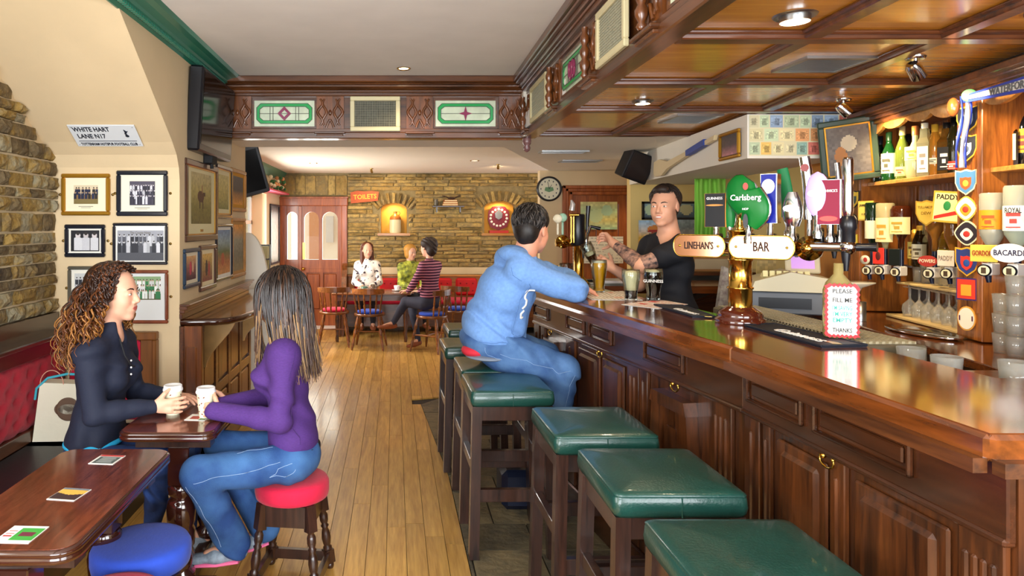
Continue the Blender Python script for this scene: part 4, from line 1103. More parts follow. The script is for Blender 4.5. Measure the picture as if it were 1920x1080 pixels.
# rounded nosing along the customers' edge
for a, b in ((P0, P1), (P1, P2), (P2, (1.05, 5.1)), ((2.5, 1.371), P0)):
    dv = Vector((b[0]-a[0], b[1]-a[1], 0)); MB(frame((*a, 1.121), dv)).box(-.004, dv.length+.004, -.016, .01, 0, .056, .009).build('nosing', M_topy, bar, True)
    d = Vector((b[0]-a[0], b[1]-a[1], 0)).normalized(); nrm = Vector((0, 0, 1)).cross(d)*-1
    q = nrm*.02; m = MB(); m.bar((a[0]-q.x, a[1]-q.y, 1.115), (b[0]-q.x, b[1]-q.y, 1.115), .03, .03); m.build('nosing_moulding', M_mahy, bar, True)
def bar_face(A, B, name):
    d = Vector((B[0]-A[0], B[1]-A[1], 0)); L = d.length; M = frame((A[0], A[1], 0), d); M = M @ Matrix.Translation((0, .055, 0))
    return M, L
M_bz = wood('bar_front_upright', '5e3215', '28140a', 'z', .28, .4, 8, .15, .05)
M_bh = wood('bar_front_frieze', '4f2a15', '2c160b', 'y', .22, .5, 5, .05, .02)
def rect_mould(mb, s0, s1, z0, z1, y=-.008, w=.012):
    for a, b, c, d in ((s0, s1, z0, z0+w), (s0, s1, z1-w, z1), (s0, s0+w, z0, z1), (s1-w, s1, z0, z1)):
        mb.box(a, b, y-.006, 0, c, d, .004)
def raised(M, s0, s1, z0, z1, par, name='raised_panel', mt=None):
    m = MB(M); w = .011
    m.box(s0, s1, -.012, 0, z0, z1, .006); m.box(s0+.03, s1-.03, -.024, 0, z0+.028, z1-.028, .012); m.build(name, mt or M_bz, par, True)
def a_panel(M, s0, s1, z0, z1, par):
    c, w = (s0+s1)/2, (s1-s0)/2; m = MB(M)
    m.prism([(c-w*.62, z1), (c+w*.62, z1), (c+w*.7, z1-.05), (c-w*.7, z1-.05)], -.055, 0, 'y')
    for s in (-1, 1):
        m.prism([(c+s*w*.66, z1-.05), (c+s*w*.30, z1-.05), (c+s*w*.62, z0), (c+s*w, z0)][::s], -.048, 0, 'y')
        m.prism([(c+s*w*.30, z1-.05), (c+s*.02, z1-.05), (c+s*w*.30, z0+.1), (c+s*w*.42, z0+.1)][::s], -.03, 0, 'y')
    m.prism([(c-w*.18, z1-.13), (c+w*.18, z1-.13), (c+w*.3, z1-.26), (c, z0+.12), (c-w*.3, z1-.26)], -.034, 0, 'y')
    m.build('carved_panel', M_bz, par, True)
def hook(M, s, par, z=.945):
    m = MB(M); m.ball((s-.02, -.02, z), .008, 8, 6).tube([(s+.03*cos(a)+.005, -.028-.0*a, z-.005+.02*sin(a)) for a in [radians(150+240*k/8) for k in range(9)]], .0035, 6).tube([(s-.02, -.02, z), (s-.02, 0, z)], .004, 6).ball((s+.032, -.028, z+.004), .006, 8, 6)
    m.build('coat_hook', M_brass, par, True)
MC, LC = bar_face(P2, P1, 'c'); MBr, LB = bar_face(P1, P0, 'b')
for M, L in ((MC, LC), (MBr, LB)):
    MB(M).box(-.01, L+.005, 0, .05, 0, 1.13).build('front_carcass', M_bz, bar, True)
    m = MB(M); m.box(-.005, L+.003, -.02, 0, .955, 1.125, .004).box(-.005, L+.003, -.028, 0, .948, .965, .005).build('frieze_rail', M_bh, bar, True)
    MB(M).box(-.005, L+.003, -.03, 0, 0, .13, .006).build('plinth', M_bh, bar, True)
Mf = MC @ Matrix.Translation((0, -.02, 0)); Mg = MBr @ Matrix.Translation((0, -.02, 0))
for M, a, b in ((Mf, .03, .29), (Mf, .585, .84), (Mf, .9, 1.17), (Mf, 1.49, 1.81), (Mg, .035, .335), (Mg, .385, .745)):
    m = MB(M); rect_mould(m, a, b, 1.0, 1.09); m.box(a+.028, b-.028, -.008, 0, 1.025, 1.067, .005); m.build('frieze_panel', M_bh, bar, True)
def pilaster(M, a, b, par, fl=3):
    m = MB(M); m.box(a, b, -.016, 0, .13, .948, .003)
    k = (b-a)/(fl+1)
    for i in range(fl): m.box(a+k*(i+1)-.008, a+k*(i+1)+.008, -.024, 0, .18, .90, .005)
    m.build('fluted_pilaster', M_bz, par, True)
for M, a, b, f in ((MC, .0, .1, 1), (MC, .13, .2, 1), (MC, .55, .68, 1), (MC, 1.31, 1.42, 2), (MC, 1.43, 1.5, 1), (MC, 1.98, 2.1, 3), (MBr, .0, .09, 1), (MBr, .11, .15, 1), (MBr, .44, .5, 1), (MBr, .86, .97, 4)): pilaster(M, a, b, bar, f)
a_panel(MC, .23, .52, .2, .9, bar); a_panel(MC, 1.53, 1.93, .2, .90, bar)
for M, a, b in ((MC, .72, 1.0), (MC, 1.03, 1.27), (MBr, .18, .42), (MBr, .53, .83)): raised(M, a, b, .16, .92, bar)
for M, s in ((MC, .32), (MC, 1.03), (MC, 1.74), (MBr, .44)): hook(M, s, bar)
# end return facing the camera
Mr = frame((1.25, 1.43, 0), (1, 0, 0))
MB(Mr).box(0, 1.25, 0, .05, 0, 1.13).build('end_carcass', M_bz, bar, True)
m = MB(Mr); m.box(0, .12, -.02, 0, 0, 1.06, .004); m.box(0, 1.25, -.02, 0, 1.06, 1.125, .006)
for i in range(3): m.box(.026+.03*i, .04+.03*i, -.028, 0, .1, .9, .005)
m.build('end_pilaster', wood('end_post_wood', 'a85a26', '6e3412', 'z', .25, .5, 7, .1, .04), bar, True)
MB(Mr).ball((.03, -.024, 1.095), .006).build('brass_screw', M_brass, bar, True)
MB().box(1.5, 1.58, 2.45, 4.4, 0, 1.05).build('inner_carcass', M_bz, bar, True)
# ---------------------------------------------------------------- things on the bar
ZB = 1.1805
def runner(pts, label, text, tp, size):
    c = Vector((sum(p[0] for p in pts)/4, sum(p[1] for p in pts)/4, ZB)); t = thing('bar_runner', label, 'bar mat', c)
    MB().prism([(p[0]-0, p[1]) for p in pts], ZB, ZB+.007).build('rubber_mat', mat('rubber_navy', '171d2a', .55, bump=.2, bscale=300), t, True)
    m = MB()
    for i in range(4):
        a, b = pts[i], pts[(i+1) % 4]; m.tube([(a[0], a[1], ZB+.007), (b[0], b[1], ZB+.007)], .004, 5)
    m.build('raised_rim', MATS['rubber_navy'], t, True)
    txt('lettering', text, size, frame((tp[0], tp[1], ZB+.0085), (.06, -1, 0), (1, .06, 0)), M_paper, t, depth=.0008)
    MB(frame((tp[0]+.02, tp[1]-.16, ZB+.0078), (.06, -1, 0), (1, .06, 0))).prism([(-.025, -.012), (.02, -.015), (.035, .01), (0, .02), (-.03, .01)], -.0006, .0006, 'y').build('harp_emblem', M_dbrass, t, True)
runner([(1.43, 2.79), (1.445, 2.31), (1.612, 2.33), (1.575, 2.83)], 'dark rubber bar runner with white lettering and gold emblem, in front of the brass tower', 'Guinness', (1.5, 2.53), .075)
runner([(1.33, 3.5), (1.335, 3.06), (1.43, 3.05), (1.46, 3.46)], 'dark rubber bar runner with white lettering behind the brass tower base', 'Guinness', (1.375, 3.22), .06)
t = thing('drip_tray', 'long perforated steel drip tray along the inner edge of the bar', 'tray', (1.74, 2.9, 1.14))
M_tray = mat('tray_mesh', 'b5aa8c', .45, .35)
MB().box(1.63, 1.86, 2.38, 3.5, 1.11, 1.175, .006).build('tray_body', mat('tray_under', '6a6250', .5, .3), t, True)
m = MB()
for i in range(46):
    y = 2.42+.0235*i; m.box(1.645, 1.845, y-.005, y+.005, 1.175, 1.184)
for i in range(9): m.box(1.645+.023*i, 1.65+.023*i, 2.4, 3.48, 1.178, 1.186)
tag(m.build('grille', M_tray, t, True), kind='stuff')
MB().box(1.66, 1.70, 2.38, 3.5, .0, 1.11).box(1.66, 1.95, 1.9, 2.38, 1.05, 1.09).build('support', M_mahz, t, True)
M_lager = mat('lager', 'f0ac1c', .15, spec=.4)
M_stout = mat('stout', '0d0706', .08)
M_foam = mat('beer_foam', 'ead9ae', .7)
M_foamw = mat('lager_foam', 'f6efdc', .7)
def pint(p, label, fill=1.0, liquid=None, foam=None, h=.16, r=.043, foamh=.015, text=None, M=None, low=None):
    t = thing('pint_glass', label, 'glass', p, rot=M)
    pr = [(r*.72, 0), (r*.74, .012), (r*.70, .03*h/.16), (r*.78, h*.35), (r*1.0, h*.68), (r*1.04, h*.8), (r*.99, h)]
    def rad(z):
        for (ra, za), (rb, zb) in zip(pr, pr[1:]):
            if za <= z <= zb: return ra+(rb-ra)*(z-za)/max(1e-6, zb-za)
        return pr[-1][0]
    inner = [(rad(k*h)-.003, k*h) for k in (1, .9, .8, .68, .5, .35, .2, .1)]
    MB().lathe(pr+[(r*.99-.002, h)]+inner[1:]+[(.0001, .012)], n=28).build('glass_wall', M_tglass, t)
    top = h*fill*.97; lv = [.012+(top-.012)*k/8 for k in range(9)]
    fz = top-foamh
    body = [(.0001, .0125)]+[(rad(z)-.0035, z) for z in lv if z < fz]+[(rad(fz)-.0035, fz), (.0001, fz)]
    MB().lathe(body, n=28).build('beer', liquid, t)
    MB().lathe([(.0001, fz)]+[(rad(z)-.0033, z) for z in [fz+(top-fz)*k/5 for k in range(6)]]+[(.0001, top)], n=28).build('foam', foam, t)
    if text:
        for s, a in ((text, radians(-112)),):
            q = Vector((cos(a), sin(a), 0)); txt('lettering', s, .022, frame(q*(rad(h*.62)+.001)+Vector((0, 0, h*.62)), (-sin(a), cos(a), 0)), M_paper, t, world=False, depth=.0004)
    return t
g = lambda u, v: G(u, v, 1.181)
p = g(1123, 548); pint((p.x, p.y, ZB), 'tall glass full of pale golden lager on the bar', 1, M_lager, M_foamw, .2, .047, .012)
p = Vector((1.135, 4.52, ZB)); pint(p, 'part drunk glass of lager beside the arm of the man in blue', .58, M_lager, M_foamw, .16, .045, .006)
p = g(1183, 564); pint((p.x, p.y, ZB+.002), 'half-settled stout with deep cream head, standing on the newspaper', .98, M_stout, M_foam, .17, .047, .105)
p = g(1225, 563); pint((p.x, p.y, ZB+.002), 'full pint of black stout with thin cream head', 1, M_stout, M_foam, .172, .049, .012, 'GUINNESS')
def paper(name, pts, z, label, cat, img, group=None):
    """flat printed sheet with four corners (near-left, near-right, far-right, far-left)"""
    c = sum((Vector((*p, z)) for p in pts), Vector())/4; t = thing(name, label, cat, c)
    q = MB(); q.prism(pts, z, z+.0012); q.build('sheet', M_paper, t, True)
    ny, nx = img.shape[:2]; vs = []; A = [Vector((*p, z+.0016)) for p in pts]
    for j in range(ny+1):
        for i in range(nx+1):
            a, b = i/nx, 1-j/ny
            vs.append(A[0]*(1-a)*(1-b)+A[1]*a*(1-b)+A[2]*a*b+A[3]*(1-a)*b)
    o = sheet('printed_face', 1, 1, img, Matrix(), None); I = root_matrix(t).inverted()
    for v, w_ in zip(o.data.vertices, vs): v.co = I @ w_
    o.parent = t; return t
def news_img(seed, cols, n=36, m=50):
    r = np.random.RandomState(seed); im = np.ones((n, m, 3))*rgb('e8e2d4')
    for k in range(n//3):
        w_ = r.rand(m) < .7; im[k*3+1, w_] = rgb(cols[0])
    for k in range(4):
        y, x = r.randint(0, n-10), r.randint(0, m-14); im[y:y+r.randint(4, 9), x:x+r.randint(6, 13)] = rgb(cols[1+k % (len(cols)-1)])
    return im
a, b, c, d = G(1165, 571, ZB), G(1235, 579, ZB), G(1290, 571, ZB), G(1235, 562, ZB)
paper('menu_sheets', [(a.x, a.y), (b.x, b.y), (c.x, c.y), (d.x, d.y)], ZB, 'stack of white menu sheets with red print at the edge of the bar', 'paper', news_img(3, ['c9544a', 'c94a40', 'e6d2c8']))
a, b, c, d = G(1085, 549, ZB), G(1110, 562, ZB), G(1205, 563, ZB), G(1168, 546, ZB)
paper('newspaper', [(a.x, a.y), (b.x, b.y), (c.x, c.y), (d.x, d.y)], ZB, 'open newspaper under the beer glasses on the bar', 'newspaper', news_img(4, ['9b8f80', 'c8bda6', 'd9a58a']))
t = thing('magazine_stack', 'stack of magazines and papers on the far return of the bar', 'magazines', (1.45, 4.8, ZB))
MB().box(1.36, 1.66, 4.74, 4.98, ZB, ZB+.012, .002).build('magazine', mat('mag_cover', 'bdb7a2', .5), t, True); MB().box(1.42, 1.72, 4.68, 4.9, ZB+.0125, ZB+.03, .002).build('magazine', M_paper, t, True)
p = G(1100, 531, ZB); t = thing('phone_wallet', 'small black wallet with phone lying beside the golden lager', 'wallet', (p.x, p.y, ZB)); MB().box(-.06, .05, -.05, .05, 0, .018, .006).box(-.03, .07, -.03, .04, .018, .026, .004).build('wallet_body', M_black, t)
# ---------------------------------------------------------------- brass font tower
TC = Vector((1.468, 2.9, ZB)); TD = Vector((.682, -.731, 0)); TN = Vector((-.731, -.682, 0))
tw = thing('tap_tower', 'brass tap tower on a turned mahogany foot with two engraved name plates', 'beer tap', TC)
MB().lathe([(.098, 0), (.1, .008), (.098, .02), (.088, .026), (.09, .034), (.082, .05), (.066, .058), (.056, .066), (.05, .07)], n=36).build('turned_foot', mat('foot_mahogany', '4a1c10', .1, coat=1), tw)
m = MB(); m.lathe([(.047, .068), (.047, .143), (.052, .146), (.052, .152), (.045, .156), (.045, .262), (.05, .266), (.05, .272), (.045, .276), (.045, .385), (.05, .388), (.05, .394), (.0001, .394)], n=36)
m.lathe([(.012, .394), (.016, .40), (.01, .41), (.013, .42), (.008, .432), (.012, .44), (.007, .452), (.0001, .462)], n=16); m.build('column', M_brass, tw)
ZT = 1.505-ZB
m = MB(); m.tube([TD*-.24+Vector((0, 0, ZT)), TD*.3+Vector((0, 0, ZT))], .036, 20); m.build('cross_tube', M_chrome, tw)
for s, w_, tx, sz in ((-.153, .222, "LINEHAN'S", .044), (.1, .25, 'BAR', .055)):
    hh = .047; c = TD*s+TN*.052+Vector((0, 0, ZT)); M = frame(c, TD); o = [(-w_/2, -.4*hh), (-w_/2, .4*hh), (-w_/2+.045, hh), (w_/2-.045, hh), (w_/2, .4*hh), (w_/2, -.4*hh), (w_/2-.045, -hh), (-w_/2+.045, -hh)]
    o = [(-w_/2+.035-.035*cos(radians(a)), hh*sin(radians(a))) for a in range(-90, 91, 15)]+[(w_/2-.035+.035*cos(radians(a)), hh*sin(radians(a))) for a in range(90, -91, -15)]
    pl = MB(M).prism(o, -.003, .004, 'y').build('name_plate', mat('polished_plate', 'd9b98a' if s > 0 else 'c9987a', .12, 1), tw)
    m = MB(M)
    for i in range(len(o)): m.tube([(o[i][0], -.003, o[i][1]), (o[(i+1) % len(o)][0], -.003, o[(i+1) % len(o)][1])], .003, 5)
    for x in (-w_/2+.028, w_/2-.028): m.ball((x, -.005, 0), .0055, 8, 6)
    m.build('plate_rim', M_brass, pl)
    txt('lettering', tx, sz, M @ Matrix.Translation((0, -.0045, 0)), mat('engraved', '2b140c', .6), pl, world=False, depth=.0006, maxw=.125 if s < 0 else .062)
    MB().tube([c-TN*.002, c-TN*.03], .012, 8).build('plate_stud', M_brass, tw)
c = TD*.275+TN*.05+Vector((0, 0, ZT)); MB().lathe([(.0001, -.02), (.015, -.02), (.02, -.01), (.048, 0), (.049, .004), (.024, .01), (.02, .02), (.024, .035), (.014, .05), (.0001, .053)], c, 28, TN).build('brass_bell', M_brass, tw)
def tap(label, u, d, v0, v1, w_, mt, shape, side=None, letters=None, badge=None, th=.035):
    """a beer font standing on the cross tube: shaped lens body on a chrome neck with a spout"""
    b = D(u, v1, d); hgt = CZ-(v0-420)*d/FPX-b.z; M = frame(b, TD)
    k = 16; L = []; Rr = []
    for i in range(k+1):
        s = i/k
        f = {'slab': 1-.12*s*(1-s), 'wave': .52+.42*sin(pi*min(1, s*1.0)**1.3)**.8 if s < .95 else .4, 'bulb': .35+.65*sin(pi*(.15+.8*s)), 'oval': max(.05, (1-(2*s-1)**2)**.5), 'bend': .8-.15*s, 'cyl': 1}[shape]
        o_ = {'bend': -.35*w_*(s*s), 'wave': .16*w_*sin(2*pi*s)}.get(shape, 0)
        L.append((o_-w_/2*f, hgt*s)); Rr.append((o_+w_/2*f, hgt*s))
    neck = .2*hgt if shape != 'cyl' else 0
    poly = [(x, neck+(hgt-neck)*z/hgt) for x, z in L+Rr[::-1]]
    if shape in ('bulb', 'oval', 'bend', 'wave'):
        Mr_ = M @ Matrix.Rotation(pi/2, 4, 'Z'); t = MB(Mr_).tube([(0, -(a[0]+b_[0])/2, neck+(hgt-neck)*a[1]/hgt) for a, b_ in zip(L, Rr)], [max(.002, (b_[0]-a[0])/2) for a, b_ in zip(L, Rr)], 24, True, True, th/w_).build('beer_font', mt, tw, True)
        if side is None and mt is not M_chrome: MB(Mr_).tube([(.012, -(a[0]+b_[0])/2, neck+(hgt-neck)*a[1]/hgt) for a, b_ in zip(L, Rr)], [max(.002, (b_[0]-a[0])/2)*1.07 for a, b_ in zip(L, Rr)], 24, True, True, .5*th/w_).build('chrome_surround', M_chrome, t, True)
    elif shape == 'cyl': t = MB().lathe([(w_/2*.8, 0), (w_/2, .02), (w_/2, hgt-.01), (w_/2*.8, hgt)], b, n=20).build('beer_font', mt, tw, True)
    else:
        t = MB(M).prism(poly[::-1], -th/2, th/2, 'y').build('beer_font', mt, tw, True)
        MB(M).prism([(x*1.09, z*1.01-.001) for x, z in poly][::-1], -th/2+.006, th/2+.01, 'y').build('chrome_surround', side or M_chrome, t, True)
    t['label'] = label
    MB(M).lathe([(.016, -.035), (.018, -.01), (.012, .0), (.012, neck+.01)], n=16).build('neck', M_chrome, t, True)
    hb = Vector((0, .05, 0)); MB(M).tube([hb*.2, hb, hb+Vector((0, 0, -.03))], .009, 8).lathe([(.006, -.09), (.011, -.06), (.011, -.03)], hb, 12).build('spout', M_black, t, True)
    F = M @ Matrix.Translation((0, -th/2-.0008, 0))
    for (bx, bz, bw, bh, bm) in badge or []:
        MB(F).prism([(bx+bw*cos(a)/2, bz*hgt+bh*sin(a)/2) for a in [radians(-20*i) for i in range(18)]], -.001, .001, 'y').build('badge', bm, t, True)
    for (s, bz, sz, lm) in letters or []: txt('lettering', s, sz, F @ Matrix.Translation((0, -.0016, bz*hgt)), lm, t, depth=.0004, maxw=w_*.8 if len(s) > 3 else None)
    return t
def gl(n, c, e=0): return mat(n, c, .38, spec=.3, emit=c if e else None, estr=e or 1)
M_wh = mat('enamel_white', 'f2f2f2', .4)
AMB = mat('amber_trim', 'd98a2c', .3)
tap('black font with white lettering and orange edge', 1343, 3.0, 363, 441, .085, gl('font_black', '15161a'), 'slab', AMB, [('GUINNESS', .88, .016, M_wh)], [(0, .72, .075, .008, AMB)])
tap('narrow green font', 1369, 2.96, 368, 441, .045, gl('font_green', '1c7f3c'), 'bulb')
tap('large wavy green font with white script and red emblem', 1403, 2.83, 335, 441, .15, gl('font_bright_green', '0c6a28', .03), 'wave', None, [('Carlsberg', .66, .034, M_wh), ('HOP', .46, .012, M_wh)], [(0, .86, .02, .03, mat('emblem_red', 'c84a40', .4)), (0, .25, .02, .06, M_black)], th=.06)
tap('tall blue and white striped font', 1444, 2.82, 327, 441, .058, gl('font_blue', '14208a', .02), 'slab', None, None, [(0, .8, .05, .06, M_wh)]+[(.0, .45, .005, .09, M_wh), (-.012, .47, .005, .08, M_wh)], th=.045)
tap('curved green and gold font', 1478, 3.0, 316, 430, .07, gl('font_deep_green', '1d7a45'), 'bend', M_dbrass)
tap('rounded chrome font with white band', 1486, 2.74, 360, 441, .075, M_chrome, 'bulb', None, None, [(0, .62, .06, .03, M_wh)])
tap('tall bent chrome font', 1519, 2.72, 294, 441, .062, M_chrome, 'bend', None, None, [(-.012, .86, .03, .03, mat('dark_red', '8a2a2a', .3))], th=.05)
tap('pale violet oval lit font', 1533, 2.62, 322, 430, .085, gl('font_violet', 'b9a4e0', .25), 'oval', None, None, [(0, .62, .06, .03, M_wh)])
tap('glowing magenta-red font with white lettering', 1557, 2.6, 338, 441, .075, gl('font_magenta', '7a0a30', .12), 'slab', None, [("SMITHWICK'S", .8, .0145, M_wh)], [(0, .3, .06, .02, mat('lit_red', 'ff2a20', .3, emit='ff2a20', estr=1.2))], th=.05)
tap('slim chrome font', 1576, 2.6, 305, 441, .03, M_chrome, 'bend')
t = tap('tall chrome cylinder handle with black collar', 1590, 2.55, 295, 405, .036, M_chrome, 'cyl')
b = D(1590, 463, 2.55)
MB().lathe([(.02, -.03), (.024, -.02), (.024, .02), (.03, .03), (.028, .06), (.02, .075)], b+Vector((0, 0, .04)), 18).build('black_collar', M_black, t, True)
MB().ball(b, .03).tube([b-TD*.12, b], .019, 14).tube([b, b+Vector((0, 0, .05))], .018, 12).build('tap_body', M_chrome, t, True)
MB().tube([b, b+TD*.04+Vector((.02, 0, 0)), b+TD*.075+Vector((.02, 0, 0))], [.016, .014, .017], 12).lathe([(.008, -.09), (.014, -.04), (.016, -.02)], b+Vector((-.008, 0, 0)), 12).build('black_spout', M_black, t, True)
# ---------------------------------------------------------------- far tower with black cylinder fonts
ft = thing('tap_tower', 'brass and black tap tower on the far return of the bar beside the customer', 'beer tap', (1.3, 4.82, ZB)); Q = lambda u, v, dd=4.8: D(u, v, dd)
m = MB(); m.lathe([(.07, 0), (.07, .015), (.05, .03), (.035, .05), (.035, .26), (.045, .27), (.045, .29), (.0001, .3)], n=24).build('column', M_brass, ft)
MB().tube([Q(1042, 455), Q(1100, 455)], .028, 14).build('cross_tube', M_brass, ft, True)
p = Q(1083, 455, 4.78); MB().lathe([(.045, -.02), (.05, -.01), (.05, .19), (.045, .2), (.0001, .2)], p, 24).build('black_cylinder', M_black, ft, True)
m = MB()
for u in (1071, 1076): m.tube([Q(u, 402, 4.72), Q(u, 455, 4.72)], .006, 8)
m.tube([Q(1068, 403, 4.71), Q(1085, 403, 4.71)], .01, 8).build('gilt_rails', M_brass, ft, True)
p = Q(1055, 453, 4.7); MB().lathe([(.0001, -.01), (.02, -.01), (.028, 0), (.046, .004), (.046, .01), (.026, .014), (.024, .02), (.0001, .026)], p, 24, (-.2, -1, 0)).build('brass_bell', M_brass, ft, True)
for u, v, mt in ((1046, 410, 'f0e6c8'), (1055, 408, '9cc4a6')): MB().lathe([(.026, 0), (.032, .01), (.026, .02), (.0001, .022)], Q(u, v, 4.72), 20, (-.3, -1, 0)).tube([Q(u, v), Q(u, 440)], .008, 8).build('round_badge', mat('badge_'+mt, mt, .3), ft, True)
MB().tube([Q(1072, 395), Q(1074, 383), Q(1071, 375)], [.02, .018, .006], 10).build('swan_neck_handle', mat('handle_white', 'd8d4d0', .15, .6), ft, True)
MB().tube([Q(1101, 442, 4.7), Q(1101, 418, 4.7), Q(1103, 386, 4.7)], [.010, .012, .016], 10).tube([Q(1107, 424, 4.68), Q(1126, 429, 4.66)], [.008, .014], 10).lathe([(.006, -.07), (.01, 0)], Q(1094, 465, 4.7), 10).build('tap_lever', M_black, ft, True)
MB().tube([Q(1099, 455, 4.72), Q(1101, 440, 4.7), Q(1107, 424, 4.68)], .012, 10).lathe([(.008, -.11), (.012, 0)], Q(1099, 450, 4.7), 10).build('chrome_nozzle', M_chrome, ft, True)
t = thing('napkin_dispenser', 'small chrome and black dispenser on the bar below the far tap tower', 'dispenser', Q(1041, 530, 4.72)); MB().box(-.05, .05, -.04, .04, -.0, .12, .03).build('chrome_case', M_chrome, t); MB().box(-.03, .03, -.045, -.04, .0, .09, .01).build('black_front', M_black, t)
# ================================================================ back bar
# plane along the back wall: x = x0 + .2*(y-2.59)
def bw(u, x0): k = (u-740)/FPX; y = (x0-.518)/(k-.2); return Vector((x0+.2*(y-2.59), y, 0))
BD = Vector((-.2, -1, 0)).normalized()                      # local x runs towards the camera, -y faces the room
def BF(x0, y=4.7): return frame((x0+.2*(y-2.59), y, 0), BD)
def S(y, y0=4.7): return (y0-y)*1.0198                       # distance along the wall plane
bb = thing('back_bar', 'tall timber back bar cabinet with shelves, pilasters and wavy valance', 'cabinet', (2.6, 3.2, 0))
M0 = BF(2.42); Mb = BF(2.72)
MB(Mb).box(-.05, S(1.2), 0, .03, 0, 2.26).build('back_board', M_slat, bb, True)
m = MB(Mb); x = 0
while x < S(1.3): m.box(x, x+.012, -.006, 0, 1.1, 2.2); x += .036
tag(m.build('reeding', M_slat, bb, True), kind='stuff')
def pil(y0, y1, name='pilaster', reed=True, z0=1.1, z1=2.17):
    a, b = S(y1), S(y0); p = MB(M0).box(a, b, 0, .3, z0, z1, .003).build(name, M_slat, bb, True)
    if reed:
        m = MB(M0); n = int((b-a-.03)/.014)
        for i in range(n): m.box(a+.018+i*.014, a+.026+i*.014, -.004, 0, z0+.12, z1)
        m.build('reeded_strip', M_slat, p, True)
pil(2.88, 3.05); pil(3.93, 4.1); pil(1.95, 2.03)
MB(M0).box(-.05, S(4.1), 0, .3, 1.1, 2.17).build('side_board', mat('orange_ply', 'c87f2c', .4, noise_amt=.15, nscale=6), bb, True)
m = MB(M0)                                                   # cornice
for yf, z0, z1 in ((-.01, 2.15, 2.175), (-.03, 2.172, 2.195), (-.05, 2.19, 2.205), (-.075, 2.2, 2.23)): m.box(-.05, S(1.2), yf, .3, z0, z1, .004)
m.build('cornice', M_mah, bb, True)
for (ya, yb) in ((3.93, 3.05), (2.88, 2.03)):                # valances
    a, b = S(ya), S(yb); n = 36; pts = []
    for i in range(n+1):
        s = i/n; pts.append((a+(b-a)*s, 2.112-.022*abs(sin(s*pi*4))**.7*1.4+.028*sin(pi*s)))
    MB(M0).prism(pts+[(b, 2.165), (a, 2.165)], .01, .028, 'y').build('valance', M_pine, bb, True)
for (ya, yb, z) in ((3.93, 3.05, 1.815), (2.88, 2.03, 1.815)):
    MB(M0).box(S(ya), S(yb), .03, .3, z, z+.022, .003).build('shelf', M_pine, bb, True)
MB(M0).box(S(3.93), S(3.05), .18, .3, 1.36, 1.372).build('optic_rail', M_steel, bb, True)
MB(M0).box(S(2.88), S(2.03), .12, .3, 1.36, 1.372).build('optic_rail', M_steel, bb, True)
MB(M0).box(S(3.52), S(3.47), .1, .3, 1.37, 1.74).build('glass_divider', M_tglass, bb, True)
# counter below
Mc = BF(2.15); MB(Mc).box(-.6, S(1.2), 0, .56, 1.06, 1.095, .004).build('back_counter', wood('back_counter_wood', '8a4a20', '4a2410', 'x', .12, .9, 6), bb, True)
MB(Mc).box(-.6, S(1.2), .03, .5, 0, 1.06).build('base_cabinet', M_beam, bb, True)
